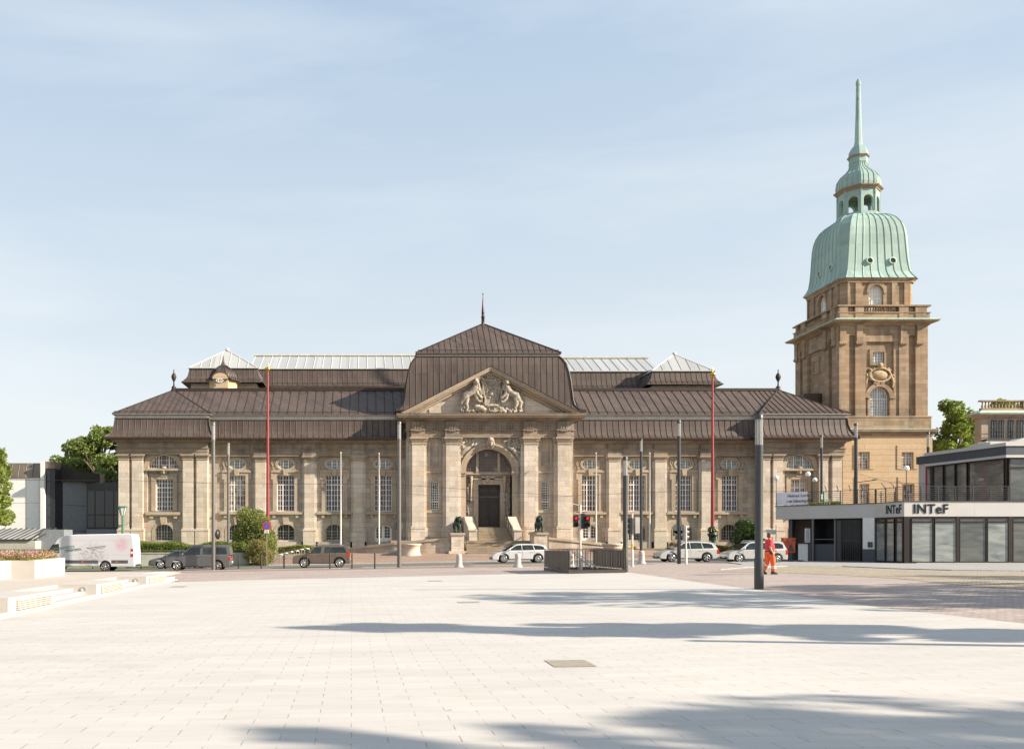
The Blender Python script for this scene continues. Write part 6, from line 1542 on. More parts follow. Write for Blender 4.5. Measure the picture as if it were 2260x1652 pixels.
m = MB(); m.box(xf0 + .4, xf1, 87.7, 88.9, Z(985, 88), Z(974, 88)); fp(m, 'fascia', M['white'])

# ---------------------------------------------------------------- street furniture
def lamp_post(px, top, Y, w, label, zb=None, glass=None, collar=False, group='grey street lamp posts with glass heads', dark=True, cap=12, gl=38, bandl=10):
    x = X(px, Y); z0 = gz(x, Y) if zb is None else zb; r_ = w * Y / FPX / 2; H_ = Z(top, Y) - z0; u = Y / FPX
    e = empty('street_lamp', (x, Y, z0)); tag(e, label, 'street lamp', group)
    mt = M['post_dark' if dark else 'post']
    g = MB(); zg = H_ - (cap + gl) * u
    if collar: g.lathe([(r_ * 1.16, 0), (r_ * 1.16, collar), (r_, collar + .06), (r_, zg)], (0, 0, 0), 24)
    else: g.lathe([(r_ * 1.05, 0), (r_ * .93, zg)], (0, 0, 0), 16)
    g.lathe([(r_ * 1.03, zg - bandl * u * 2.2), (r_ * 1.03, zg)], (0, 0, 0), 24)
    g.build('pole', mt, e)
    g = MB(); g.lathe([(r_ * .98, zg), (r_ * .98, zg + gl * u)], (0, 0, 0), 24); g.build('lamp_glass', M['lampcyl'], e)
    g = MB(); g.lathe([(r_ * .42, zg), (r_ * .42, zg + gl * u)], (0, 0, 0), 12); 
    for k in range(4):
        a = R(45 + 90 * k); g.box(r_ * .86 * math.cos(a) - .012, r_ * .86 * math.cos(a) + .012, r_ * .86 * math.sin(a) - .012, r_ * .86 * math.sin(a) + .012, zg, zg + gl * u)
    g.build('lamp_core', M['plastic'], e)
    g = MB(); g.lathe([(r_ * 1.02, zg + gl * u), (r_ * 1.02, H_ - .01), (r_ * .9, H_)], (0, 0, 0), 24); g.build('lamp_cap', mt, e)
    return e
def lampcyl():
    m, t, b = newmat('clear_lamp_cylinder'); b.inputs['Base Color'].default_value = (.42, .41, .40, 1); b.inputs['Roughness'].default_value = .08
    tr = t.nodes.new('ShaderNodeBsdfTransparent'); ms = t.nodes.new('ShaderNodeMixShader'); ms.inputs[0].default_value = .55
    t.links.new(b.outputs[0], ms.inputs[1]); t.links.new(tr.outputs[0], ms.inputs[2]); t.links.new(ms.outputs[0], t.nodes['Material Output'].inputs[0]); return m
M['lampcyl'] = lampcyl()
def onG(px, py): return G(px, py)[1]
lamp_post(1675, 914, onG(1675, 1300), 17.0, 'thickest and nearest street lamp, on the setts right of the plaza', collar=.92, cap=11, gl=57, bandl=8)
lamp_post(1380, 1007, onG(1380, 1262), 10.3, 'stout street lamp at the right end of the metal stair enclosure', collar=.7, cap=8, gl=34, bandl=6)
L3 = lamp_post(881, 930, onG(881, 1252), 8.6, 'tall street lamp left of the museum entrance, with a small round sign back', dark=False, cap=5, gl=33, bandl=2)
L1 = lamp_post(471, 931, onG(471, 1258), 8.0, 'tall street lamp in front of the dark grey van', dark=False, cap=7, gl=32, bandl=2)
L6 = lamp_post(1498.5, 926, onG(1498.5, 1244), 7.6, 'tall street lamp in front of the silver estate car, carrying signs', cap=8, gl=28, bandl=3)
lamp_post(1415, 968, 79, 6.0, 'slim street lamp beyond the road, between two white flagpoles', cap=4, gl=24, bandl=2)
lamp_post(504, 977, 77.6, 6.0, 'slim street lamp standing in the long grass above the retaining wall', zb=-.4, dark=False, cap=4, gl=22, bandl=2)
lamp_post(1813, 960, 79, 5.6, 'slim street lamp behind the terrace, right of the two globe lamps', cap=4, gl=24, bandl=2)
L9 = lamp_post(1889, 934, 79, 7.6, 'tall street lamp in front of the ochre base of the tower', cap=5, gl=26, bandl=3)
lamp_post(2048.5, 953, 84, 6.0, 'street lamp half hidden behind the upper storey of the pavilion', cap=5, gl=28, bandl=3)

def redpole(px, py, Y, label, base=True):
    x = X(px, Y); z0 = Z(1212, Y); e = empty('flagpole', (x, Y, z0)); tag(e, label, 'flagpole', 'tall red flagpoles')
    H_ = Z(py, Y) - z0; zb_ = Z(1163, Y) - z0
    g = MB(); g.lathe([(.17, zb_), (.15, zb_ + 4), (.085, H_)], (0, 0, 0), 12); g.build('pole', M['redpaint'], e)
    g = MB(); g.lathe([(.09, 0), (.14, .05), (.16, .22), (.28, .30), (.30, .42), (.12, .52), (.05, .62), (.09, .75), (.03, .95)], (0, 0, H_), 12); g.build('finial', M['gold'], e)
    g = MB(); g.lathe([(.40, 0), (.40, .5), (.36, .6), (.34, 1.2), (.40, 1.3), (.46, 1.35), (.46, 1.5), (.34, 1.6), (.30, 1.75), (.40, 1.95), (.38, 2.1), (.2, 2.2)], (0, 0, 0), 16)
    for k in range(10):
        a = 2 * math.pi * k / 10; g.ell((.34 * math.cos(a), .34 * math.sin(a), 1.85), (.11, .11, .17), 8, 6); g.ell((.28 * math.cos(a + .3), .28 * math.sin(a + .3), 2.05), (.08, .08, .1), 7, 5)
    bo_ = g.build('base', M['bronze'], e)
    g = MB()
    for k in range(10):
        a = 2 * math.pi * k / 10 + .3; g.ell((.43 * math.cos(a), .43 * math.sin(a), 1.8), (.05, .05, .06), 6, 5); g.ell((.40 * math.cos(a), .40 * math.sin(a), 1.98), (.04, .04, .05), 6, 5)
    g.build('gilded_ornament', M['gold'], bo_)
redpole(591, 822, 84, 'red flagpole with a gilded tip rising from the big bush left of the entrance')
redpole(1572.5, 834, 84, 'red flagpole with a gilded tip right of the entrance, its ornate bronze base in view')
for px, top, bot, lb in ((752, 1001, 1213, 'slim white flagpole in front of the third bay of the left wing'), (836.5, 1003, 1202, 'slim white flagpole close to the white side door left of the entrance'), (1315.5, 1002, 1197, 'slim white flagpole close to the white side door right of the entrance'), (1433.8, 1002, 1210, 'slim white flagpole right of the stout lamp, on the lawn edge')):
    Y = 84.5 if bot > 1205 else 87; x = X(px, Y); z0 = Z(bot, Y)
    g = MB(); g.lathe([(.085, 0), (.075, 2.5), (.04, Z(top, Y) - z0), (.06, Z(top, Y) - z0 + .02), (.06, Z(top, Y) - z0 + .14), (.01, Z(top, Y) - z0 + .2)], (x, Y, z0), 10)
    e = empty('flagpole', (x, Y, z0)); tag(e, lb, 'flagpole', 'slim white flagpoles'); part(g, 'pole', M['whitepaint'], e)
    g = MB(); g.tube([(x + .09, Y, z0 + 1.0), (x + .075, Y, Z(top, Y) - .1)], .008, 4); part(g, 'halyard', M['whitepaint'], e)

# steel posts along the kerb
p0 = None
for i, (px, lb) in enumerate([(204.8, 'in front of the middle of the white van'), (257.8, 'in front of the rear wheel of the white van'), (311, 'in the gap between the white van and the dark estate car'), (364.5, 'in front of the dark estate car'), (417.6, 'in front of the front door of the dark grey van'), (526.4, 'just behind the tail of the dark grey van'), (576.5, 'in front of the low yellow-green bush'), (626.8, 'in front of the bicycle stands'), (677.5, 'in front of the front wheel of the brown car'), (728.2, 'in front of the rear door of the brown car'), (777, 'just behind the brown car'), (827.2, 'between the brown car and the tall lamp')]):
    Y = G(px, 1254.6)[1]; x = X(px, Y)
    if p0 is None:
        p0 = MB().lathe([(.05, 0), (.05, .93), (.045, .95), (.045, .965), (.05, .98), (.048, 1.03), (.03, 1.045)], (0, 0, 0), 10).build('kerb_post', M['iron']); o = p0
    else: o = p0.copy(); COL.objects.link(o)
    o.location = (x, Y, gz(x, Y)); tag(o, 'slim dark metal post ' + lb, 'post', 'slim dark posts along the kerb')
b0 = None
for px, lb in ((1013.2, 'left of the white car'), (1142.8, 'in front of the rear door of the white car'), (1259, 'seen through the bars of the stair enclosure'), (1416, 'right of the stout lamp and the yellow-banded pole')):
    Y = G(px, 1251.3 if px < 1300 else 1244)[1]; x = X(px, Y)
    if b0 is None:
        b0 = empty('stone_bollard')
        MB().lathe([(.30, 0), (.30, .04), (.25, .12), (.215, .2), (.19, .55), (.185, .80), (.16, .86), (.09, .90), (.01, .905)], (0, 0, 0), 20).build('body', M['white_con'], b0)
        MB().lathe([(.193, .58), (.191, .66)], (0, 0, 0), 20).build('stripe', M['bollstripe'], b0)
        o = b0
    else: o = copy_tree(b0)
    o.location = (x, Y, gz(x, Y)); tag(o, 'pale round-topped stone bollard ' + lb, 'bollard', 'pale stone bollards along the kerb')

# traffic lights
def head(par, x, y, z, rot, lit, slim=True, plate='black', h=.95, n=3):
    e = bpy.data.objects.new('signal_head', None); COL.objects.link(e); e.parent = par; e.location = (x, y, z); e.rotation_euler = (0, 0, rot)
    g = MB(); g.box(-.13, .13, -.06, .12, 0, h)
    for k in range(n):
        zc = h - (k + .5) * h / n
        g.tube([(0, -.06, zc), (0, -.22, zc - .02)], [.115, .105], 12, caps=False)
    g.build('housing', M[plate], e)
    for k in range(n):
        zc = h - (k + .5) * h / n; q = MB(); q.lathe([(.078, 0), (.06, .03), (.01, .04)], (0, 0, 0), 12)
        o = q.build('lens', M['redlight' if (lit and k == 0) else 'lens'], e); o.location = (0, -.06, zc); o.rotation_euler = (R(90), 0, 0)
def signal(px, py_top, Y, label, heads, w=.055):
    x = X(px, Y); z0 = gz(x, Y); e = empty('traffic_light', (x, Y, z0)); tag(e, label, 'traffic light', 'pedestrian and road signals')
    g = MB(); g.tube([(0, 0, 0), (0, 0, Z(py_top, Y) - z0)], w, 10); g.lathe([(.09, 0), (.09, .9), (.06, 1.0)], (0, 0, 0), 10); g.build('pole', M['whitepaint'], e)
    for dx, dy, py, rot, lit, pl_, h, n in heads:
        zz = Z(py, Y) - z0; head(e, dx, dy, zz, rot, lit, plate=pl_, h=h, n=n)
    g = MB()
    for dx, dy, py, *_ in heads:
        for k in (.1, .8): g.tube([(0, 0, Z(py, Y) - z0 + k), (dx, dy + .08, Z(py, Y) - z0 + k)], .02, 6)
    g.build('bracket', M['post_dark'], e)
    return e
Y = 47.
s1 = signal(1280.8, 1113, Y, 'traffic light with two lit red signals behind the stair enclosure', [(-.25, -.05, 1162.5, 0, True, 'black', .62, 2), (.36, -.05, 1162.5, 0, True, 'black', .62, 2), (.16, .05, 1166, R(90), False, 'black', .82, 3)])
g = MB(); g.tube([(0, 0, Z(1115.5, Y) - s1.location.z), (-.42, 0, Z(1113, Y) - s1.location.z + .04)], .03, 6); g.build('detector_arm', M['plastic'], s1)
s2 = signal(1395.5, 1132, 52, 'traffic light on a pole with yellow bands, seen from behind', [(.28, .0, 1176, R(180), False, 'plastic', .95, 3), (-.14, -.0, 1178, R(-90), False, 'black', .95, 3)])
g = MB()
for a in (1200, 1215): g.lathe([(.063, 0), (.063, .28)], (0, 0, Z(a + 10, 52) - s2.location.z), 10)
g.build('yellow_band', M['yellow'], s2)
s3 = signal(1514, 1160, 56.8, 'traffic light mounted beside the tall lamp with signs', [(.0, .1, 1190, R(80), False, 'plastic', .98, 3)])
# signs on lamp L6
rs_ = empty('road_sign', (X(1498.5, 56.4), 56.2, 0)); tag(rs_, 'pair of dark sign backs, one round and one square, clamped to the lamp', 'road sign')
Yl = onG(1498.5, 1244) + .18
g = MB(); g.lathe([(.36, 0), (.36, .03)], (0, 0, 0), 24); o = g.build('round_plate', M['signback'], rs_); o.rotation_euler = (R(90), 0, 0); o.location = (0, 0, 0); rs_.location = (X(1498.5, Yl), Yl + .12, 0); o.location = (0, 0, Z(1166, Yl))
g = MB(); g.box(-.36, .36, -.03, 0, Z(1182, Yl), Z(1170.5, Yl)); g.build('square_plate', M['signback'], rs_)
Yl = onG(881, 1252) + .2
g = MB(); g.lathe([(.33, 0), (.33, .02)], (0, 0, 0), 24); o = g.build('road_sign', M['signback']); o.rotation_euler = (R(90), 0, 0); o.location = (X(879, Yl), Yl, Z(1160, Yl)); tag(o, 'round grey sign back on the tall lamp left of the entrance', 'road sign')
Yl = onG(471, 1258) + .15
g = MB(); g.lathe([(.01, 0), (.22, 0), (.22, .1), (.01, .12)], (0, 0, 0), 16, sqy=1.6); o = g.build('traffic_mirror', M['black']); o.rotation_euler = (R(90), 0, R(60)); o.location = (X(479.5, Yl), Yl, Z(1178.5, Yl)); tag(o, 'narrow black sign disc seen edge-on at the tall lamp by the grey van', 'road sign')
# no-parking sign
Y = 74.9; e = empty('no_parking_sign', (X(588.6, Y), Y, gz(X(588.6, Y), Y))); tag(e, 'round red and blue no stopping sign with a white plate on a thin pole', 'road sign'); z0 = e.location.z
g = MB(); g.tube([(0, .05, 0), (0, .05, Z(1151, Y) - z0)], .03, 8); g.build('pole', M['chrome'], e)
def disc(r_, y, mt, nm, par, z):
    g = MB(); g.prism(oval(0, z, r_, r_, 28), 'y', y, y + .01); return g.build(nm, M[mt], par)
zc = Z(1159.3, Y) - z0; disc(.36, -.01, 'signred', 'plate', e, zc); disc(.27, -.022, 'signblue', 'blue_field', e, zc)
g = MB(); g.M = Matrix.Translation((0, 0, zc)) @ Matrix.Rotation(R(-45), 4, 'Y'); g.box(-.29, .29, -.034, -.024, -.04, .04); g.M = None; g.build('diagonal_bar', M['signred'], e)
g = MB(); g.box(-.19, .19, 0, .02, Z(1176.5, Y) - z0, Z(1168.5, Y) - z0); so = g.build('supplementary_plate', M['signwhite'], e)
g = MB(); 
for k, w_ in enumerate((.24, .2, .26)): g.box(-w_ / 2, w_ / 2, -.006, 0, Z(1171, Y) - z0 - k * .1, Z(1171, Y) - z0 - k * .1 + .035)
g.build('plate_print', M['text'], so)
# bicycle stands
bk = None
for i in range(6):
    if bk is None:
        bk = MB().tube([(-.02, -.0, 0), (0, 0, .72), (.06, .03, .82), (.35, .15, .86), (.66, .30, .84), (.72, .33, .74), (.72, .33, 0)], .03, 7).build('bicycle_stand', M['chrome']); o = bk
    else: o = bk.copy(); COL.objects.link(o)
    Y = 76.5 + i * .95; x = X(606, 76.5) + i * .12; o.location = (x + i * .28, Y, gz(x, Y) + .06); tag(o, 'steel hoop bicycle stand beside the yellow-green bush, one of a short row', 'bicycle stand', 'row of steel hoop bicycle stands')
# green lamp by the left end
Y = 80; e = empty('park_lamp', (X(270.5, Y), Y, -.9)); tag(e, 'green funnel-headed lamp at the left corner of the museum', 'street lamp'); z0 = -.9
g = MB(); g.tube([(0, 0, 0), (0, 0, Z(1137, Y) - z0)], [.12, .1], 10); g.build('pole', M['greenpaint'], e)
g = MB(); g.lathe([(.14, Z(1137, Y) - z0), (.36, Z(1119, Y) - z0)], (0, 0, 0), 6, a0=.3, sm=False); g.build('lamp_glass', M['lampglass'], e)
g = MB(); g.lathe([(.42, Z(1119.5, Y) - z0), (.44, Z(1117.5, Y) - z0), (.3, Z(1116, Y) - z0)], (0, 0, 0), 6, a0=.3, sm=False)
for k in range(6):
    a = .3 + 2 * math.pi * k / 6; g.tube([(.15 * math.cos(a), .15 * math.sin(a), Z(1137, Y) - z0), (.38 * math.cos(a), .38 * math.sin(a), Z(1119, Y) - z0)], .02, 4)
g.build('lamp_hood', M['greenpaint'], e)
# security camera on the left pavilion
Y = 91.0; e = empty('security_camera', (X(477 / 3.4417 / 1.578 + 340 / 1.578, Y), Y, Z(1138, Y))); tag(e, 'small white security camera on the pilaster at the left museum corner', 'camera')
MB().box(-.22, .22, -.28, -.12, .0, .14).build('housing', M['whitepaint'], e); MB().tube([(0, .3, -.15), (0, -.1, -.12), (0, -.15, .02)], .03, 6).build('bracket', M['whitepaint'], e)
# street name / direction sign near the pavilion
Y = 76.; e = empty('direction_sign', (X(1712.5, Y), Y, gz(36, Y))); tag(e, 'white arrow-shaped direction sign on a thin pole left of the pavilion', 'road sign'); z0 = e.location.z
MB().tube([(0, 0, 0), (0, 0, Z(1158, Y) - z0)], .035, 8).build('pole', M['chrome'], e)
MB().prism([(-.9, Z(1168, Y) - z0 + .02), (-.78, Z(1174, Y) - z0 + .25), (.02, Z(1174, Y) - z0 + .2), (.02, Z(1174, Y) - z0 - .18), (-.78, Z(1174, Y) - z0 - .18)], 'y', -.02, .02).build('plate', M['signwhite'], e)
# metal stair enclosure
e = empty('stair_enclosure', (11.1, 45.2, 0)); tag(e, 'open-topped dark metal enclosure with bars and panels around a stair on the plaza', 'railing')
ex0_, ex1_, ey0, ey1 = 9.72, 12.46, 42.2, 48.2
gzz = lambda x, y: gz(x, y) + .01
zt_ = 1.17
def slopebox(mb, xa, xb, ya, yb, h0, h1, m_=0):
    vs = [(x, y, gzz(x, y) + h) for h in (h0, h1) for x, y in ((xa, ya), (xb, ya), (xb, yb), (xa, yb))]
    mb.add(vs, [(0, 3, 2, 1), (4, 5, 6, 7), (0, 1, 5, 4), (1, 2, 6, 5), (2, 3, 7, 6), (3, 0, 4, 7)], m_)
g = MB()
for (a, b, c, d) in ((ex0_, ex1_, ey0, ey0 + .08), (ex0_, ex1_, ey1 - .08, ey1), (ex0_, ex0_ + .08, ey0 + .08, ey1 - .08), (ex1_ - .08, ex1_, ey0 + .08, ey1 - .08)):
    slopebox(g, a, b, c, d, -.05, .16)
    slopebox(g, a, b, c, d, zt_ - .035, zt_) if True else None
part(g, 'frame', M['encl'], e)
for k in range(22):
    x = ex0_ + .04 + (ex1_ - ex0_ - .08) * k / 21
    g = MB(); slopebox(g, x - .012, x + .012, ey0 + .02, ey0 + .06, .15, zt_ - .03); part(g, 'bar', M['encl'], e)
for k in range(22):
    x = ex0_ + .04 + (ex1_ - ex0_ - .08) * k / 21
    if k % 2 == 0: g = MB(); slopebox(g, x - .012, x + .012, ey1 - .06, ey1 - .02, .15, zt_ - .03); part(g, 'bar', M['encl'], e)
for k in range(4):
    a = ey0 + .12 + k * 1.47
    for X_ in (ex0_, ex1_ - .05):
        g = MB(); slopebox(g, X_ + .005, X_ + .045, a, a + 1.38, .2, zt_ - .06); part(g, 'panel', M['encl'], e)
g = MB(); g.box(ex0_ + .08, ex1_ - .08, ey0 + .6, ey1 - .08, -.6, gz(11, 45) + .02); 
part(g, 'stair_well', M['blackpanel'], e)  # solid black block, its colour standing for the shade in the stair opening
g = MB(); g.tube([(10.9, 46.5, gz(11, 46) + 1.0), (11.25, 43.6, gz(11, 43) + .2)], .04, 8); g.tube([(11.1, 46.5, gz(11, 46) + 1.0), (11.5, 43.6, gz(11, 43) + .2)], .03, 8); part(g, 'handrail', M['chrome'], e)
# thin tram wires
def wire(pts, label):
    g = MB(); g.tube(pts, .012, 4, caps=False); o = g.build('tram_wire', M['iron']); tag(o, label, 'wire', 'overhead tram wires')
wire([(X(-60, 66), 66, Z(1058, 66)), (X(300, 66), 66, Z(1060, 66)), (X(471, 66), 66, Z(1066, 66)), (X(881, 66), 66, Z(1069, 66)), (X(1250, 66), 66, Z(1094, 66) + .0), (X(1498, 66), 66, Z(1083, 66)), (X(1760, 66), 66, Z(1084, 66))], 'long thin tram wire crossing in front of the museum facade')
wire([(X(881, 61), 61, Z(1088, 61)), (X(1000, 70), 70, Z(1096, 70)), (X(1260, 72), 72, Z(1095, 72))], 'short tram span wire leaving the tall lamp left of the entrance')
wire([(X(1889, 78), 78, Z(1044, 78)), (X(1960, 72), 72, Z(1063, 72)), (X(2060, 68), 68, Z(1068, 68))], 'tram span wire leaving the lamp in front of the tower')
g = MB(); g.tube([(X(1892, 78), 78, Z(1064, 78)), (X(1936, 77), 77, Z(1058, 77))], .03, 6); g.tube([(X(1920, 77.4), 77.4, Z(1060, 77)), (X(1935, 77), 77, Z(1055, 77))], .02, 6); part(g, 'wire_arm', M['iron'], L9)

# ---------------------------------------------------------------- white terrace with steps and benches on the left
def ztc(y): return .08 - .0125 * (y - 20)
def XF(y): return -8.4 - .0476 * (y - 19.9)
def terr(name, ya, yb, back, za_, h0, mat, label=None, cat=None, grp=None, kind=None, mb=None, x_in=0, zbot=-1.2):
    g = mb or MB()
    vs = []
    for lo in (True, False):
        for x, y in ((XF(ya) - back, ya), (XF(ya) - x_in, ya), (XF(yb) - x_in, yb), (XF(yb) - back, yb)):
            vs.append((x, y, (gz(x, y) - .3) if lo else za_(x, y)))
    g.add(vs, [(0, 3, 2, 1), (4, 5, 6, 7), (0, 1, 5, 4), (1, 2, 6, 5), (2, 3, 7, 6), (3, 0, 4, 7)])
    return g
g = MB(); 
vs = []
pts = [(-60, 8), (XF(8) - 1.25, 8), (XF(41) - 1.25, 41), (XF(44) - 1.0, 44), (-60, 44)]
n = len(pts); vs = [(x, y, -1.4) for x, y in pts] + [(x, y, ztc(y)) for x, y in pts]
g.add(vs, [list(range(n))[::-1], list(range(n, 2 * n))] + [(i, (i + 1) % n, (i + 1) % n + n, i + n) for i in range(n)])
q4 = [(-60, 44, ztc(44)), (XF(44) - 1.0, 44, ztc(44)), (-11.6, 50, -.44), (-12.2, 57.4, -.78), (-60, 57.4, -1.2)]; g.add(q4 + [(x, y, -1.8) for x, y, z in q4], [[0, 1, 2, 3, 4]] + [(i, i + 5, (i + 1) % 5 + 5, (i + 1) % 5) for i in range(5)])
o = g.build('terrace_paving', M['terrpave']); tag(o, kind='structure')
benches = [(12.6, 16.0, 'nearest, only its end in the frame'), (20.5, 24.06, 'nearest to the camera'), (28.4, 32.4, 'in the middle of the row'), (36.3, 40.8, 'farthest, closest to the road')]
for i, (ya, yb, lb) in enumerate(benches):
    e = empty('bench_block', (XF(ya), ya, 0)); tag(e, 'white concrete bench block with slatted wooden front, ' + lb, 'bench', 'white bench blocks along the steps')
    g = terr('', ya, yb, 1.25, lambda x, y: ztc(y) + .012, 0, None); part(g, 'block', M['white_con'], e)
    g = MB(); y0_, y1_ = ya + (.55 if i else .1), yb - .35
    hgt = .46
    for k in range(5):
        zlo = lambda y: gz(XF(y), y) + .12 + (ztc(y) - gz(XF(y), y) - .17) * k / 5; zhi = lambda y: gz(XF(y), y) + .12 + (ztc(y) - gz(XF(y), y) - .17) * (k + .76) / 5
        g.add([(XF(y0_), y0_, zlo(y0_)), (XF(y1_), y1_, zlo(y1_)), (XF(y1_), y1_, zhi(y1_)), (XF(y0_), y0_, zhi(y0_))] + [(XF(y0_) + .035, y0_, zlo(y0_)), (XF(y1_) + .035, y1_, zlo(y1_)), (XF(y1_) + .035, y1_, zhi(y1_)), (XF(y0_) + .035, y0_, zhi(y0_))], [(0, 1, 2, 3), (7, 6, 5, 4), (0, 4, 5, 1), (3, 2, 6, 7), (0, 3, 7, 4), (1, 5, 6, 2)])
    part(g, 'slats', M['wood'], e)
    g = MB(); g.add([(XF(y) + .004, y, gz(XF(y), y) + .1 + q * (ztc(y) - gz(XF(y), y) - .16)) for y, q in ((y0_, 0), (y1_, 0), (y1_, 1), (y0_, 1))], [(0, 1, 2, 3)]); part(g, 'slat_backing', M['woodgap'], e)
    # end face light
    yf = ya - .01; xl0 = XF(ya) - .42; zl = (gz(xl0, ya) + ztc(ya)) / 2 + .06
    g = MB(); g.band(oval(xl0, zl, .09, .09, 20), oval(xl0, zl, .062, .062, 20), yf - .02, yf + .02); g.prism(oval(xl0, zl, .063, .063, 20), 'y', yf - .004, yf + .02, 1); part(g, 'step_light', [M['chrome'], M['lampglass']], e)
for (ya, yb, lb) in ((16.0, 20.5, 'white concrete steps nearest to the camera'), (24.06, 28.4, 'white concrete steps between the first and second bench block'), (32.4, 36.3, 'white concrete steps between the second and third bench block'), (40.8, 43.15, 'low white step at the far end of the row')):
    g = MB()
    nst = 3 if ya < 40 else 1
    for k in range(nst):
        terr('', ya, yb, 1.25, lambda x, y: gz(x, y) + (ztc(y) - gz(x, y)) * (k + 1) / (nst + 1), 0, None, mb=g, x_in=k * .38)
    o = g.build('white_steps', M['white_con']); tag(o, lb, 'steps', 'white steps up to the planted terrace')
g = MB()
ya, yb = 8., 43.3
g.add([(XF(ya) - .02, ya, gz(XF(ya), ya) + .06), (XF(yb) - .02, yb, gz(XF(yb), yb) + .06), (XF(yb) + .12, yb, gz(XF(yb), yb) + .055), (XF(ya) + .12, ya, gz(XF(ya), ya) + .055), (XF(yb) + .12, yb, gz(XF(yb), yb)), (XF(ya) + .12, ya, gz(XF(ya), ya))], [(0, 1, 2, 3), (3, 2, 4, 5)])
o = g.build('kerb_strip', M['white_con']); tag(o, kind='structure')
# planter with flowers
PA = [(-16.0, 31.0), (-14.15, 31.2), (-13.8, 33.85), (-12.9, 33.9), (-13.35, 38.6), (-30, 40.5), (-30, 31)]
e = empty('planter', (-15, 34, 0)); tag(e, 'large angular white concrete planter filled with wild flowers', 'planter')
g = MB(); zt_ = .62
g.prism(PA, 'z', -.4, zt_); g2 = MB()
for i in range(4):
    a, b = Vector(PA[i]), Vector(PA[i + 1])
part(g, 'walls', M['white_con'], e)
g = MB(); cen = Vector((-20, 35)); inn = [tuple(Vector(p) + (cen - Vector(p)).normalized() * .25) for p in PA]; g.prism(inn, 'z', zt_, zt_ + .02); part(g, 'soil', M['lawn'], e)
for xj, yj in ((-13.95, 32.4), (-13.2, 33.8)):
    pass
# ---------------------------------------------------------------- vehicles
def paint(name, col, metal=.3, rough=.28):
    m, t, b = newmat(name); n = noise(t, wpos(t), 1.2, 3)
    t.links.new(ramp(t, n, [(.3, tuple(c * .94 for c in col)), (.7, tuple(c * 1.05 for c in col))]), b.inputs['Base Color'])
    b.inputs['Metallic'].default_value = metal; b.inputs['Roughness'].default_value = rough; b.inputs['Coat Weight'].default_value = .6; b.inputs['Coat Roughness'].default_value = .08
    return m
M['p_white'] = paint('white_car_paint', (.60, .59, .575), 0); M['p_silver'] = paint('silver_car_paint', (.46, .45, .43), .2, .35); M['p_silver2'] = paint('pale_silver_car_paint', (.50, .485, .46), .15, .35)
M['p_brown'] = paint('brown_car_paint', (.15, .112, .085), .4, .32); M['p_grey'] = paint('dark_grey_car_paint', (.135, .13, .13), .4, .35); M['p_black'] = paint('anthracite_car_paint', (.10, .10, .11), .4, .32)
def carglass():
    m, t, b = newmat('tinted_car_glass'); n = noise(t, mapped(t, opos(t), (1.3, 1, 2)), 1, 2)
    t.links.new(ramp(t, n, [(.4, (.008, .011, .011)), (.65, (.030, .042, .034))]), b.inputs['Base Color']); b.inputs['Roughness'].default_value = .04; b.inputs['Specular IOR Level'].default_value = .7; return m
M['carglass'] = carglass()
M['tyre'] = plain('tyre_rubber', (.022, .021, .02), .85); M['rim'] = plain('alloy_rim', (.46, .45, .43), .28, .7, var=.08); M['trimblack'] = plain('black_bumper_plastic', (.03, .03, .03), .6)
M['headlamp'] = plain('headlamp_glass', (.45, .46, .48), .1, .3); M['taillamp'] = plain('red_tail_lamp', (.45, .02, .015), .2, var=.05); M['amber'] = plain('amber_lamp', (.6, .2, .02), .3); M['plate'] = plain('licence_plate_white', (.62, .62, .6), .5)
def wrapmat():
    m, t, b = newmat('van_blossom_wrap'); p = opos(t)
    n = noise(t, mapped(t, p, (1.1, 1, 2.2)), 1, 7, .65); n2 = noise(t, mapped(t, p, (3.2, 1, 7)), 1, 6, .7)
    gr = t.nodes.new('ShaderNodeVectorMath'); gr.operation = 'DISTANCE'; t.links.new(mapped(t, p, (.75, 0, .75)), gr.inputs[0]); gr.inputs[1].default_value = (.3, 0, .78)
    msk = ramp(t, gr.outputs['Value'], [(.45, 1.), (1.25, 0.)])
    mm = N(t, 'ShaderNodeMath', operation='MULTIPLY'); t.links.new(msk, mm.inputs[0]); t.links.new(ramp(t, n2, [(.44, 0.), (.6, .8)]), mm.inputs[1])
    col = mix(t, mm.outputs[0], (.56, .55, .56), (.22, .18, .20))
    g2 = t.nodes.new('ShaderNodeVectorMath'); g2.operation = 'DISTANCE'; t.links.new(mapped(t, p, (1, 0, 1), (0, R(-40), 0)), g2.inputs[0]); g2.inputs[1].default_value = (0, 0, 0)
    pk = t.nodes.new('ShaderNodeVectorMath'); pk.operation = 'DISTANCE'; t.links.new(p, pk.inputs[0]); pk.inputs[1].default_value = (2.62, -1.0, 2.05)
    m2 = N(t, 'ShaderNodeMath', operation='MULTIPLY'); t.links.new(ramp(t, pk.outputs['Value'], [(.10, 1.), (.60, 0.)]), m2.inputs[0]); t.links.new(ramp(t, n, [(.35, .2), (.55, 1.)]), m2.inputs[1])
    col = mix(t, m2.outputs[0], col, (.60, .26, .34))
    t.links.new(col, b.inputs['Base Color']); b.inputs['Roughness'].default_value = .3; b.inputs['Coat Weight'].default_value = .4; return m
M['wrap'] = wrapmat()

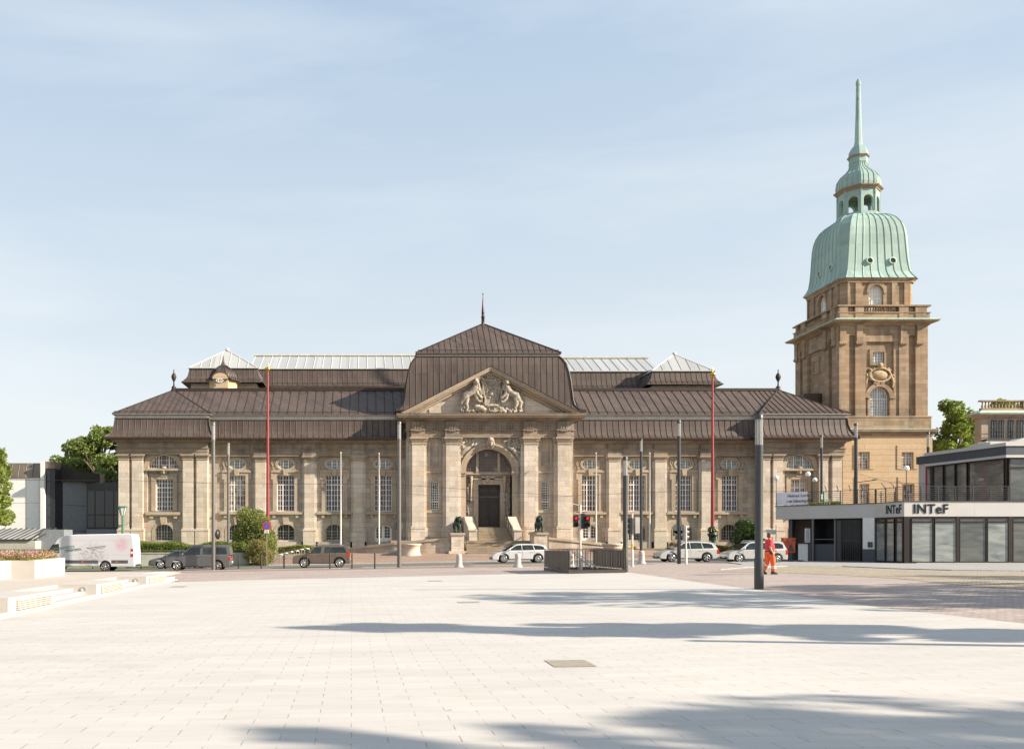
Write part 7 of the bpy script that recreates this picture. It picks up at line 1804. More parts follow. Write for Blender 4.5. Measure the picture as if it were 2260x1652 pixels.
def inset(poly, d):
    n = len(poly); A = sum(poly[i][0] * poly[(i + 1) % n][1] - poly[(i + 1) % n][0] * poly[i][1] for i in range(n)); sg = 1 if A > 0 else -1; out_ = []
    for i in range(n):
        p, q, r_ = Vector(poly[i - 1]), Vector(poly[i]), Vector(poly[(i + 1) % n])
        e1, e2 = (q - p), (r_ - q)
        n1 = Vector((-e1.y, e1.x)).normalized() if e1.length > 1e-6 else Vector((0, 0)); n2 = Vector((-e2.y, e2.x)).normalized() if e2.length > 1e-6 else n1
        k = (n1 + n2); k = k.normalized() if k.length > .1 else n1
        out_.append(tuple(q + k * d * sg))
    return out_
def wheel_mesh(r_, nsp, w=.21):
    t_ = MB(); t_.lathe([(r_ * .66, -w / 2), (r_ * .9, -w / 2), (r_ * .985, -w / 2 + .03), (r_, -w / 4), (r_, w / 4), (r_ * .985, w / 2 - .03), (r_ * .9, w / 2), (r_ * .66, w / 2)], (0, 0, 0), 28, caps=False)
    m_ = MB(); m_.lathe([(r_ * .66, -w / 2 - .004), (r_ * .72, -w / 2 - .008), (r_ * .72, -w / 2 + .02), (r_ * .64, -w / 2 + .02), (r_ * .63, -w / 2 + .05)], (0, 0, 0), 28, 0, caps=False)
    m_.lathe([(r_ * .66, -w / 2 + .045), (r_ * .66, -w / 2 + .06)], (0, 0, 0), 20, 1)
    for k in range(nsp):
        a = 2 * math.pi * k / nsp; m_.M = Matrix.Rotation(a, 4, 'Z'); m_.box(.03, r_ * .68, -.026 - r_ * .03, .026 + r_ * .03, -w / 2 - .004, -w / 2 + .03, 0)
    m_.M = None; m_.lathe([(.01, -w / 2 - .02), (.06, -w / 2 - .015), (.06, -w / 2 + .03)], (0, 0, 0), 12, 0)
    return t_, m_
def make_car(name, label, cat, loc, paintm, Lc, W, top, cabin, wins, wf, wr, r_, zb=.24, nsp=5, tumble=.28, belt=.95, rails=False, sills='trimblack', head=(.02, .55, .26, .72), tail=(.955, .62, .995, .98), glassfr=((0, 1), (-2, -1)), van=False, seams=(), bodymat=None, group='vehicles on the road'):
    e = empty(name, loc); tag(e, label, cat, group)
    ox = -Lc / 2
    def arcs(xc): ra = r_ + .065; a0 = math.asin(max(-1, min(1, (r_ - zb) / ra))); return [(ox + xc + ra * math.cos(t), r_ + ra * math.sin(t)) for t in np.linspace(-a0, math.pi + a0, 13)]
    out_ = [(ox + x * Lc, z) for x, z in top]
    out_ = [(out_[0][0] + .03, zb)] + out_ + [(out_[-1][0] - .03, zb)] + arcs(wr) + arcs(wf)
    i1 = inset(out_, .055); i2 = inset(out_, .015)
    g = MB(); n = len(out_); Wh = W / 2
    lay = [(-Wh, i1), (-Wh + .035, i2), (-Wh + .10, out_), (Wh - .10, out_), (Wh - .035, i2), (Wh, i1)]
    vs = [(p[0], y, p[1]) for y, pl_ in lay for p in pl_]
    fs = lambda ks: [(k * n + i, k * n + (i + 1) % n, (k + 1) * n + (i + 1) % n, (k + 1) * n + i) for k in ks for i in range(n)]
    g.add(vs, fs((0, 1, 3, 4)), 0, True); g.add(vs, fs((2,)), 0, False); g.add(vs[:n], [list(range(n))], 0); g.add(vs[-n:], [list(range(n))[::-1]], 0)
    # wells
    for xc in (wf, wr): g.box(ox + xc - r_ - .05, ox + xc + r_ + .05, -Wh + .24, Wh - .24, zb - .02, r_ * 2 + .02, 1)
    bo_ = g.build('body', [paintm, M['trimblack']], e, fix=False)
    hw = lambda z: Wh - .05 - max(0, z - belt) * tumble
    if cabin:
        cp = [(ox + x * Lc, z) for x, z in cabin]; n = len(cp); g = MB()
        vs = [(x, -hw(z), z) for x, z in cp] + [(x, hw(z), z) for x, z in cp]
        g.add(vs, [list(range(n)), list(range(2 * n - 1, n - 1, -1))], 0); g.add(vs, [(i, i + n, i + 1 + n, i + 1) for i in range(n - 1)], 0, True)
        g.build('roof', paintm, e)
        def wsq(i, j):
            (xa, za_), (xb, zb__) = cp[i], cp[j]; d = Vector((xb - xa, zb__ - za_)).normalized(); nn = Vector((-d.y, d.x)) * .012
            q = MB(); m1, m2 = .06, .1
            xa2, za2, xb2, zb2 = xa + d.x * .05, za_ + d.y * .05, xb - d.x * .05, zb__ - d.y * .05
            q.add([(xa2 + nn.x, -hw(za2) + m1, za2 + nn.y), (xa2 + nn.x, hw(za2) - m1, za2 + nn.y), (xb2 + nn.x, hw(zb2) - m1, zb2 + nn.y), (xb2 + nn.x, -hw(zb2) + m1, zb2 + nn.y)], [(0, 1, 2, 3)])
            q.build('windscreen' if i < 2 else 'rear_window', M['carglass'], e)
        wsq(0, 1); wsq(n - 2, n - 1) if cat != 'van' or not van else None
    off = .008
    for w_ in wins:
        g = MB(); P = [(ox + x * Lc, z) for x, z in w_]; n = len(P)
        sd_ = (lambda z: hw(z)) if cabin else (lambda z: Wh)
        g.add([(x, -(sd_(z) + off), z) for x, z in P], [list(range(n))]); g.build('side_window', M['carglass'], e)
        g = MB(); g.add([(x, sd_(z) + off, z) for x, z in P], [list(range(n))[::-1]]); g.build('side_window', M['carglass'], e)
    for sg in (-1, 1):
        h = MB(); h.ell((ox + Lc * (head[0] + head[2] * .5) * 1.0, sg * (Wh - .17), (head[1] + head[3]) / 2), (Lc * head[2] * .42, .175, (head[3] - head[1]) / 2), 14, 8); h.build('headlight', M['headlamp'], e)
        t_ = MB(); t_.prism([(ox + Lc * tail[0], tail[1]), (ox + Lc * tail[0] + .03, tail[3]), (ox + Lc * tail[2], tail[3] - .02), (ox + Lc * tail[2] + .005, tail[1])], 'y', *sorted((sg * (Wh + .006), sg * (Wh - .22)))); t_.build('tail_light', M['taillamp'], e)
        mr = MB(); mx = ox + Lc * (cabin[0][0] + .07 if cabin else .15); mr.ell((mx, sg * (Wh + .08), belt + .08), (.09, .11, .075), 10, 7); mr.box(mx - .03, mx + .03, *sorted((sg * (Wh - .08), sg * (Wh + .04))), belt + .02, belt + .06); mr.build('mirror', paintm if not van else M['trimblack'], e)
    tr = MB(); 
    for sg in (-1, 1):
        y1, y2 = sorted((sg * (Wh + .004), sg * (Wh - .05))); tr.box(ox + wf + r_ + .07, ox + wr - r_ - .07, y1, y2, zb, zb + (.08 if not van else .05))
    tr.box(ox - .005, ox + .12, -Wh + .25, Wh - .25, zb + .05, zb + .2); tr.box(ox + Lc - .1, ox + Lc + .006, -Wh + .2, Wh - .2, zb + .03, zb + .18); tr.build('bumper_trim', M[sills], e)
    dl = MB()
    for x, za_, zz in seams:
        for sg in (-1, 1): y1, y2 = sorted((sg * (Wh + .003), sg * (Wh - .01))); dl.box(ox + x * Lc - .006, ox + x * Lc + .006, y1, y2, za_, zz)
    if seams: dl.build('door_gap', M['trimblack'], e)
    hd_ = MB()
    for x in [s[0] for s in seams[1:]]:
        for sg in (-1, 1): y1, y2 = sorted((sg * (Wh + .03), sg * (Wh))); hd_.box(ox + x * Lc - .26, ox + x * Lc - .08, y1, y2, belt - .14, belt - .11)
    if len(seams) > 1: hd_.build('door_handle', paintm, e)
    g = MB(); g.box(ox - .012, ox - .004, -.26, .26, zb + .14, zb + .25); g.build('licence_plate', M['plate'], e)
    g = MB(); g.box(ox + Lc + .0, ox + Lc + .012, -.26, .26, zb + .3, zb + .41); g.build('licence_plate', M['plate'], e)
    if rails:
        g = MB()
        for sg in (-1, 1): yy = sg * (hw(1.5) - .05); zz = max(z for _, z in cabin); g.tube([(ox + Lc * .36, yy, zz - .05), (ox + Lc * .40, yy, zz + .05), (ox + Lc * .84, yy, zz + .05), (ox + Lc * .88, yy, zz - .03)], .022, 6)
        g.build('roof_rail', M['chrome'], e)
    tm, rm = wheel_mesh(r_, nsp); first = None
    for xc in (wf, wr):
        for sg in (-1, 1):
            if first is None: w_ = tm.build('wheel', M['tyre'], e); k = rm.build('rim', [M['rim'], M['trimblack']], w_); first = (w_, k)
            else:
                w_ = first[0].copy(); COL.objects.link(w_); w_.parent = e; k = first[1].copy(); COL.objects.link(k); k.parent = w_
            w_.location = (ox + xc, sg * (Wh - .12), r_); w_.rotation_euler = (R(-90) if sg < 0 else R(90), 0, 0)
            w_.rotation_euler = (R(-90) if sg < 0 else R(90), R(17 * (1 + xc)), 0)
    return e
def wagon(loc, label, pm, Lc, H_, W=1.82, **k):
    top = [(0, .38), (.004, .56), (.02, .68), (.08, .78), (.16, .87), (.245, .95), (.32, .97), (.6, .99), (.9, 1.02), (.965, 1.0), (.99, .86), (1, .6), (.995, .38)]
    cab = [(.225, .93), (.405, H_ - .10), (.46, H_ - .03), (.56, H_), (.72, H_ - .01), (.86, H_ - .06), (.915, H_ - .12), (.985, .98)]
    wins = [[(.30, 1.0), (.405, H_ - .17), (.445, H_ - .12), (.505, H_ - .10), (.515, 1.01)], [(.53, 1.01), (.52, H_ - .10), (.62, H_ - .09), (.70, H_ - .10), (.725, 1.03)], [(.745, 1.04), (.715, H_ - .11), (.83, H_ - .15), (.885, H_ - .22), (.91, 1.08), (.89, 1.05)]]
    return make_car('estate_car', label, 'car', loc, pm, Lc, W, top, cab, wins, Lc * .20, Lc * .79, .335, seams=((.285, .45, .95), (.52, .42, 1.0), (.725, .55, 1.02)), belt=.98, **k)
def at(x, y): return (x, y, gz(x, y) + .004)
wagon(at(X(1146, 69.5), 69.5), 'white estate car with multi-spoke wheels driving left past the entrance stair', M['p_white'], 4.55, 1.50, nsp=10)
wagon(at(X(1512.5, 67), 67), 'pale silver estate car with roof rails, left of the thick street lamp', M['p_silver2'], 4.5, 1.56, nsp=5, rails=True)
wagon(at(X(400, 70.5), 70.5), 'anthracite estate car half hidden behind the dark grey van', M['p_black'], 4.9, 1.50, nsp=10)
# boxy silver estate
top = [(0, .40), (.005, .62), (.03, .74), (.10, .84), (.20, .95), (.3, .98), (.6, 1.0), (.9, 1.02), (.985, 1.0), (1, .8), (1, .40)]
Hh = 1.6
cab = [(.195, .93), (.355, Hh - .12), (.41, Hh - .04), (.52, Hh), (.82, Hh - .01), (.93, Hh - .06), (.985, 1.0)]
make_car('estate_car', 'boxy silver estate car partly behind the thickest lamp and the walking man', 'car', at(X(1662, 66.2), 66.2), M['p_silver'], 4.5, 1.75, top, cab, [[(.27, .99), (.37, Hh - .18), (.41, Hh - .13), (.475, Hh - .11), (.485, 1.0)], [(.50, 1.0), (.495, Hh - .11), (.66, Hh - .11), (.685, 1.02)], [(.71, 1.04), (.70, Hh - .12), (.86, Hh - .13), (.92, Hh - .22), (.93, 1.08)]], 4.5 * .19, 4.5 * .82, .32, seams=((.25, .45, .95), (.49, .42, 1.0), (.70, .5, 1.02)), belt=.98, nsp=6, rails=True)
# brown compact off-roader
Hh = 1.66
top = [(0, .42), (0, .62), (.01, .82), (.04, .90), (.12, .96), (.235, 1.02), (.3, 1.05), (.6, 1.07), (.95, 1.12), (.985, 1.05), (1, .7), (.995, .42)]
cab = [(.225, 1.0), (.375, Hh - .12), (.42, Hh - .04), (.5, Hh), (.9, Hh - .01), (.945, Hh - .05), (.985, 1.1)]
make_car('off_roader', 'brown compact off-roader with silver roof rails driving left', 'car', at(X(710.5, 65.3), 65.3), M['p_brown'], 4.25, 1.8, top, cab, [[(.29, 1.07), (.385, Hh - .17), (.42, Hh - .13), (.50, Hh - .12), (.49, 1.08)], [(.555, 1.09), (.56, Hh - .13), (.90, Hh - .14), (.935, 1.14), (.9, 1.12)]], 4.25 * .20, 4.25 * .81, .355, zb=.30, seams=((.285, .5, 1.03), (.52, .45, 1.08), (.74, .55, 1.1)), belt=1.05, nsp=8, rails=True, tumble=.16, tail=(.945, .80, .992, 1.18), head=(.02, .72, .10, .86))
# dark grey passenger van
Hh = 1.84
top = [(0, .38), (.003, .60), (.02, .76), (.10, .90), (.19, 1.02), (.26, 1.08), (.3, 1.1), (.95, 1.14), (.99, 1.05), (1, .6), (.995, .38)]
cab = [(.20, 1.03), (.375, Hh - .14), (.43, Hh - .04), (.5, Hh), (.93, Hh), (.965, Hh - .08), (.99, 1.12)]
make_car('passenger_van', 'dark grey passenger van with a long roof, partly behind the tall lamp', 'car', at(X(441.5, 63.6), 63.6), M['p_grey'], 4.7, 1.8, top, cab, [[(.275, 1.14), (.385, Hh - .22), (.42, Hh - .17), (.535, Hh - .16), (.535, 1.14)], [(.575, 1.16), (.575, Hh - .17), (.755, Hh - .17), (.755, 1.16)], [(.785, 1.17), (.785, Hh - .17), (.93, Hh - .18), (.945, 1.18)]], 4.7 * .18, 4.7 * .80, .34, seams=((.26, .45, 1.08), (.555, .42, 1.12), (.77, .5, 1.14)), belt=1.1, nsp=5, tumble=.12, tail=(.965, .72, .998, 1.02))
# white delivery van with a printed wrap
Lv = 7.25
top = [(0, .45), (.003, .85), (.02, 1.08), (.055, 1.22), (.095, 1.34), (.19, 2.42), (.225, 2.60), (.29, 2.74), (.40, 2.80), (.95, 2.86), (.972, 2.80), (.985, 2.5), (.995, 1.2), (1, .45)]
vn = make_car('delivery_van', 'large white delivery van with a blurry blossom print on its side', 'van', at(X(200.5, 67), 67), M['wrap'], Lv, 2.0, top, None, [[(.085, 1.36), (.145, 2.05), (.21, 2.1), (.218, 1.42), (.15, 1.33)]], Lv * .155, Lv * .69, .37, zb=.36, belt=1.35, nsp=6, van=True, seams=((.235, .6, 2.3), (.245, 2.3, 2.5)), tail=(.955, 1.1, .985, 1.72), head=(.02, .85, .10, 1.12))
g = MB(); ox = -Lv / 2
for sg in (-1, 1):
    for a, b in ((.235, .62), (.76, .93)): y1, y2 = sorted((sg * 1.012, sg * .99)); g.box(ox + a * Lv, ox + b * Lv, y1, y2, .62, .86)
g.build('side_moulding', M['greyplast'], vn)
g = MB(); g.add([(ox + .10 * Lv + .02, -.85, 1.40), (ox + .10 * Lv + .02, .85, 1.40), (ox + .187 * Lv, .80, 2.40), (ox + .187 * Lv, -.80, 2.40)], [(0, 1, 2, 3)]); g.v = [(a - .03, b, c + .02) for a, b, c in g.v]; g.build('windscreen', M['carglass'], vn)
for (xc, zc, ln_, hh) in ((-1.75, 1.78, 1.65, .17), (-1.05, 1.62, 1.2, .16)):
    g = MB(); g.M = Matrix.Translation((xc, -1.006, zc)) @ Matrix.Rotation(R(-7), 4, 'Y'); g.band(rect(-ln_ / 2, ln_ / 2, -hh / 2, hh / 2), rect(-ln_ / 2 + .03, ln_ / 2 - .03, -hh / 2 + .03, hh / 2 - .03), -.004, .004); 
    for k in range(9): x = -ln_ / 2 + .12 + k * (ln_ - .2) / 9; g.box(x, x + .1, -.003, .003, -.02 + .01 * (k % 3), .03)
    g.M = None; g.build('print_frame', M['printgreen'], vn)
g = MB(); g.M = Matrix.Translation((.75, -1.006, 1.85)) @ Matrix.Rotation(R(-7), 4, 'Y')
for k in range(12): g.box(-.7 + k * .12, -.62 + k * .12, -.003, .003, -.02, .02); g.box(-.3 + k * .08, -.25 + k * .08, -.003, .003, -.12, -.09)
g.M = None; g.build('print_line', M['text'], vn)
g = MB()
for x in (-.4, 2.2): g.box(x, x + .14, -1.02, -1.0, .70, .77)
g.build('side_marker', M['amber'], vn)
g = MB(); g.box(ox + .957 * Lv, ox + .984 * Lv, -1.012, -.99, 1.35, 1.5); g.build('reverse_light', M['signwhite'], vn)
g = MB(); g.box(ox + .24 * Lv, ox + .95 * Lv, -1.004, -.998, 2.34, 2.355); g.box(ox + .24 * Lv, ox + .95 * Lv, -1.004, -.998, 1.25, 1.26); g.box(ox + .55 * Lv, ox + .552 * Lv, -1.004, -.998, .9, 2.34); g.build('panel_seam', M['plastic'], vn)

# ---------------------------------------------------------------- the walking man
def person():
    Y = G(1697, 1267)[1]; x0 = X(1697.5, Y); e = empty('person', (x0, Y, gz(x0, Y) + .016)); tag(e, 'man walking right in a red t-shirt and orange work trousers, right of the thickest lamp', 'person')
    # local x = walking direction; facing +X. left arm is away from the camera
    b = MB()
    sh = 1.44
    b.tube([(.0, 0, .95), (.02, 0, 1.08), (.01, 0, 1.25), (-.01, 0, 1.40), (-.01, 0, 1.46)], [.165, .16, .165, .14, .07], 14)
    b.tube([(-.01, 0, 1.42), (.02, 0, 1.53)], [.062, .058], 10)
    # head with jaw, nose, ears
    b.ell((.035, 0, 1.635), (.098, .078, .118), 14, 10); b.ell((.075, 0, 1.575), (.055, .056, .055), 10, 8); b.ell((.14, 0, 1.625), (.022, .016, .022), 8, 6); b.tube([(.125, 0, 1.665), (.148, 0, 1.622)], [.012, .016], 6)
    for sg in (-1, 1): b.ell((.025, sg * .08, 1.63), (.022, .012, .032), 8, 6)
    b.ell((.118, 0, 1.655), (.02, .05, .012), 8, 6); b.ell((.122, 0, 1.583), (.014, .026, .008), 8, 6)
    # arms: near arm hangs back and slightly bent, far arm swings forward
    arm_n = [(-.03, -.185, 1.40), (-.07, -.23, 1.17), (-.02, -.25, 1.02), (.05, -.25, .90)]
    arm_f = [(.0, .185, 1.40), (.13, .24, 1.20), (.25, .24, 1.09), (.36, .22, 1.02)]
    for a in (arm_n, arm_f): b.tube(a, [.062, .052, .044, .030], 10)
    # legs, mid stride
    leg_n = [(.02, -.09, .92), (.11, -.10, .50), (.13, -.10, .10)]; leg_f = [(-.02, .09, .92), (-.03, .10, .50), (-.22, .10, .14)]
    for l in (leg_n, leg_f): b.tube(l, [.098, .062, .042], 12)
    bo_ = b.build('person_body', M['skin'], e); remesh(bo_, .011, 2)
    # hands: palm, four fingers and a thumb
    def hand(p, d, side):
        h = MB(); d = Vector(d).normalized(); p = Vector(p); s = Vector((0, 1, 0)) * side; n_ = d.cross(s).normalized(); s = n_.cross(d).normalized()
        # s: across the palm, n_: palm normal
        h.tube([p - d * .02, p + d * .02, p + d * .055, p + d * .085], [.024, .030, .033, .028], 10)
        for i, ln_ in enumerate((.060, .070, .066, .052)):
            o = p + d * .080 + n_ * (.030 - .02 * i)
            c1 = o + d * ln_ * .45 - s * .006; c2 = c1 + d * ln_ * .32 - s * .018; c3 = c2 + d * ln_ * .16 - s * .020
            h.tube([o - d * .02, o, c1, c2, c3], [.009, .0095, .009, .008, .0065], 7)
        t0 = p + d * .025 + n_ * .028; h.tube([t0, t0 + d * .025 + n_ * .018 - s * .01, t0 + d * .055 + n_ * .020 - s * .02], [.012, .0105, .008], 7)
        o = h.build('hand', M['skin'], bo_); remesh(o, .005, 1)
    hand((.05, -.25, .895), (.35, 0, -1), 1); hand((.365, .22, 1.018), (1, 0, -.55), -1)
    # clothing
    c = MB(); c.tube([(.0, 0, .99), (.035, 0, 1.08), (.03, 0, 1.2), (.0, 0, 1.34), (-.01, 0, 1.43), (-.01, 0, 1.475)], [.185, .19, .185, .175, .14, .075], 16)
    c.ell((.07, 0, 1.10), (.135, .155, .13)); 
    for a in (arm_n, arm_f):
        p, q = Vector(a[0]), Vector(a[1]); c.tube([p + Vector((0, -p.y * .35, .02)), p, p + (q - p) * .55, p + (q - p) * .92], [.09, .088, .082, .085], 12)
    o = c.build('t_shirt', M['redshirt'], e); remesh(o, .012, 2)
    c = MB()
    c.tube([(0, 0, .82), (0, 0, .92), (.0, 0, 1.01)], [.165, .178, .17], 14)
    ln1 = [(.03, -.09, .92), (.09, -.10, .70), (.12, -.10, .48), (.14, -.10, .28), (.13, -.10, .12)]; lf1 = [(-.02, .09, .92), (-.03, .10, .70), (-.04, .10, .48), (-.13, .10, .30), (-.20, .10, .18)]
    for l in (ln1, lf1): c.tube(l, [.135, .115, .098, .092, .095], 12)
    tr = c.build('trousers', M['orangecloth'], e); remesh(tr, .012, 2)
    c = MB()
    for (l, ts) in ((ln1, (.34, .27)), (lf1, (.36,))):
        for z in ts:
            for i in range(len(l) - 1):
                if l[i][2] >= z >= l[i + 1][2]:
                    t = (l[i][2] - z) / (l[i][2] - l[i + 1][2]); p = Vector(l[i]).lerp(Vector(l[i + 1]), t); d = (Vector(l[i + 1]) - Vector(l[i])).normalized()
                    c.tube([p - d * .022, p + d * .022], .1, 14)
    c.build('reflective_band', M['signwhite'], tr)
    c = MB(); c.ell((.20, -.10, .52), (.03, .06, .09)); c.ell((.04, .10, .54), (.04, .06, .09)); c.build('knee_pad', M['greyplast'], tr)
    c = MB(); c.lathe([(.178, -.02), (.182, -.018), (.182, .02), (.178, .02)], (0, 0, .985), 18); c.box(-.06, .05, -.235, -.17, .86, .99); c.build('belt', M['black'], e)
    c = MB(); 
    for (x, y, z, a) in ((.13, -.10, 0, 0), (-.235, .10, .05, R(28))):
        c.M = Matrix.Translation((x, y, z)) @ Matrix.Rotation(a, 4, 'Y'); c.tube([(-.08, 0, .055), (.03, 0, .06), (.14, 0, .045), (.19, 0, .035)], [.055, .058, .048, .03], 10); c.ell((-.03, 0, .1), (.06, .05, .06)); c.box(-.12, .2, -.045, .045, 0, .025)
    c.M = None; s_ = c.build('shoes', M['black'], e); remesh(s_, .009, 1)
    c = MB(); c.ell((.015, 0, 1.665), (.102, .083, .105), 14, 10); c.ell((-.02, 0, 1.63), (.075, .080, .09), 12, 8)
    h = c.build('hair', M['hair'], e)
    c = MB()
    for sg in (-1, 1): c.ell((.118, sg * .035, 1.64), (.010, .014, .009), 8, 6)
    c.build('eyes', M['eye'], bo_)
M['skin'] = plain('skin', (.50, .27, .18), .55, var=.08); M['redshirt'] = plain('red_cotton', (.62, .04, .05), .85, var=.12, scale=8); M['orangecloth'] = plain('orange_work_cloth', (.85, .13, .03), .7, var=.08, scale=8)
M['hair'] = plain('short_brown_hair', (.12, .07, .05), .9, var=.3, scale=40); M['eye'] = plain('dark_eye', (.03, .02, .015), .3)
person()
# ---------------------------------------------------------------- vegetation
def leaves_obj(name, cen, nrm_rand, size, mat, parent=None, aspect=.62, up=0.):
    n = len(cen); d1 = rng.normal(size=(n, 3)); d1[:, 2] += up; d1 /= np.linalg.norm(d1, axis=1)[:, None]
    d2 = np.cross(d1, rng.normal(size=(n, 3))); d2 /= np.linalg.norm(d2, axis=1)[:, None]
    s = (size * rng.uniform(.6, 1.35, n))[:, None]
    P = np.stack([cen - d1 * s, cen + d2 * s * aspect, cen + d1 * s, cen - d2 * s * aspect], 1).reshape(-1, 3)
    me = bpy.data.meshes.new(name); me.vertices.add(4 * n); me.vertices.foreach_set('co', P.astype(np.float32).ravel())
    me.loops.add(4 * n); me.loops.foreach_set('vertex_index', np.arange(4 * n, dtype=np.int32)); me.polygons.add(n); me.polygons.foreach_set('loop_start', np.arange(0, 4 * n, 4, dtype=np.int32)); me.polygons.foreach_set('loop_total', np.full(n, 4, dtype=np.int32))
    me.update(calc_edges=True); me.materials.append(mat); o = bpy.data.objects.new(name, me); COL.objects.link(o)
    if parent: o.parent = parent
    return o
def clump_pts(lumps, n, shell=.55):
    """points spread through ellipsoid lumps (cx, cy, cz, rx, ry, rz), denser near their surface"""
    vol = np.array([l[3] * l[4] * l[5] for l in lumps]) ** .75; idx = rng.choice(len(lumps), n, p=vol / vol.sum()); L_ = np.array(lumps)[idx]
    d = rng.normal(size=(n, 3)); d /= np.linalg.norm(d, axis=1)[:, None]; r_ = rng.uniform(0, 1, n) ** (1 / 3.) * (1 - shell) + shell * rng.uniform(.75, 1.05, n)
    return L_[:, :3] + d * r_[:, None] * L_[:, 3:]
def tree(x, y, z0, h, cr, label, cat='tree', group=None, leaf=M['leaf'], n=9000, size=.13, trunk_h=.3, seed=1, nl=60, name='tree', squash=1., flat=1., lump=(.13, .30)):
    r_ = random.Random(seed); e = empty(name, (x, y, z0)); tag(e, label, cat, group)
    lumps = []; cz = h * (trunk_h + (1 - trunk_h) * .5); hz = h * (1 - trunk_h) * .5
    for i in range(nl):
        a = r_.uniform(0, 2 * math.pi); u = r_.uniform(-1, 1); rr_ = cr * math.sqrt(max(.05, 1 - (u * .92) ** 2)) * r_.uniform(.35, .85) * (1.05 - .25 * u)
        s = r_.uniform(*lump) * cr; lumps.append((rr_ * math.cos(a), rr_ * math.sin(a) * flat, cz + u * hz * .85, s, s, s * .72 * squash))
    t = MB(); tz = h * trunk_h
    t.tube([(0, 0, -.3), (.03, 0, tz * .5), (.0, .05, tz), (.05, 0, h * .62), (.0, 0, h * .86)], [.032 * h, .022 * h, .018 * h, .010 * h, .003 * h], 9)
    for lx, ly, lz, s, _, _ in lumps[::2]:
        b0 = min(h * .75, max(tz * .8, lz - h * .22)); t.tube([(0, 0, b0), (lx * .45, ly * .45, b0 + (lz - b0) * .45), (lx, ly, lz)], [.010 * h, .006 * h, .002 * h], 5)
    t.build('trunk', M['trunk'], e)
    leaves_obj('crown', clump_pts(lumps, n), 1, size, leaf, e)
    return e
# in view, left
tree(X(-62, 50), 50, -1.0, 8.0, 2.9, 'bright green tree cut by the left edge of the picture', seed=3, n=12000, size=.14, trunk_h=.22)
tree(X(222, 112), 112, -1, 17.2, 5.6, 'large rounded tree rising between the black annex and the museum corner', seed=5, n=13000, size=.24, leaf=M['leaf2'], group='trees behind the annex')
tree(X(150, 120), 120, -1, 14.2, 5.0, 'lower pale tree behind the annex roof', seed=8, n=9000, size=.24, group='trees behind the annex')
tree(X(252, 106), 106, -1, 13.0, 4.0, 'tree tucked against the left museum corner', seed=12, n=8000, size=.22, leaf=M['leaf2'], group='trees behind the annex')
tree(X(186, 118), 118, -1, 14.0, 4.6, 'tree between the rounded one and the pale one behind the annex', seed=13, n=8000, size=.24, leaf=M['leaf2'], group='trees behind the annex')
# in view, right
tree(X(2110, 100), 100, 0, 17.8, 3.4, 'open-crowned green tree between the tower and the stone house', seed=21, n=9000, size=.20, squash=1.3)
tree(X(2075, 104), 104, 0, 13.5, 3.2, 'smaller tree just right of the tower base', seed=22, n=6000, size=.20)
tree(X(2150, 108), 108, 0, 17.5, 2.8, 'slim tree behind the left edge of the stone house', seed=26, n=6000, size=.20)
tree(X(2225, 112), 112, 0, 19.6, 4.6, 'tree showing just above the balustrade of the stone house', seed=24, n=9000, size=.22)
# big bush, low bush, right bush
def bush(x, y, z0, rx, rz, label, leaf, n, size, seed=0, nl=26, name='bush', ry=None, top=False):
    r_ = random.Random(seed); e = empty(name, (x, y, z0)); tag(e, label, 'bush'); lumps = []; ry = ry or rx
    for i in range(nl):
        a = r_.uniform(0, 6.28); u = r_.uniform(0, 1); k = math.sqrt(1 - (u * .9) ** 2) * r_.uniform(.3, .8); s = r_.uniform(.25, .42) * min(rx, rz); lumps.append((rx * k * math.cos(a), ry * k * math.sin(a), rz * .12 + u * (rz - s * .7), s, s, s * 1.0))
    leaves_obj('foliage', clump_pts(lumps, n), 1, size, leaf, e)
    t = MB()
    for i in range(9): a = r_.uniform(0, 6.28); k = r_.uniform(.2, .6); t.tube([(0, 0, -.1), (rx * k * .5 * math.cos(a), ry * k * .5 * math.sin(a), rz * .4), (rx * k * math.cos(a), ry * k * math.sin(a), rz * .8)], [.05, .03, .01], 5)
    t.build('stem', M['trunk'], e); return e
bush(X(560, 79.5), 79.5, -.9, 2.25, 4.5, 'big round leafy bush with the red flagpole rising from it', M['leafbush'], 16000, .085, 2, 40)
bush(X(568, 76.4), 76.4, -.85, 1.35, 1.95, 'low yellow-green bush in front of the big leafy bush', M['dry'], 9000, .05, 4)
bush(X(1650, 81), 81, -.2, 1.6, 3.1, 'dense dark green bush left of the thickest lamp', M['leafdark'], 13000, .075, 6, 40)
bush(X(1487, 83), 83, .0, .85, .95, 'small reddish shrub behind the roof of the pale silver estate car', M['dry'], 3500, .05, 7)
def hedge(name, x0, x1, y0, y1, z0, h, n, label, cat, mat, size, blade=True, wave=.2, kind='stuff', group=None):
    P = np.stack([rng.uniform(x0, x1, n), rng.uniform(y0, y1, n), np.zeros(n)], 1)
    hh = h * (1 - wave + wave * np.sin(P[:, 0] * 1.3) * np.cos(P[:, 0] * .47 + 1)) ; P[:, 2] = z0 + hh * (rng.uniform(0, 1, n) ** .7)
    o = leaves_obj(name, P, 1, size, mat, None, aspect=.14 if blade else .6, up=1.6 if blade else 0.)
    o['kind'] = kind; o['label'] = label; o['category'] = cat; return o
hedge('long_grass', X(300, 77.8), X(540, 77.8), 77.45, 80.3, .05, 1.15, 34000, 'long grass along the top of the concrete retaining wall', 'grass', M['blade'], .17)
hedge('planting', X(612, 84), X(690, 84), 84.6, 86.5, .15, .75, 7000, 'low flowering ground cover left of the brown car', 'plants', M['leafbush'], .06, False)
hedge('planting', X(690, 84), X(765, 84), 84.6, 86, .15, .35, 3000, 'low ground cover behind the brown car', 'plants', M['blade'], .06, False)
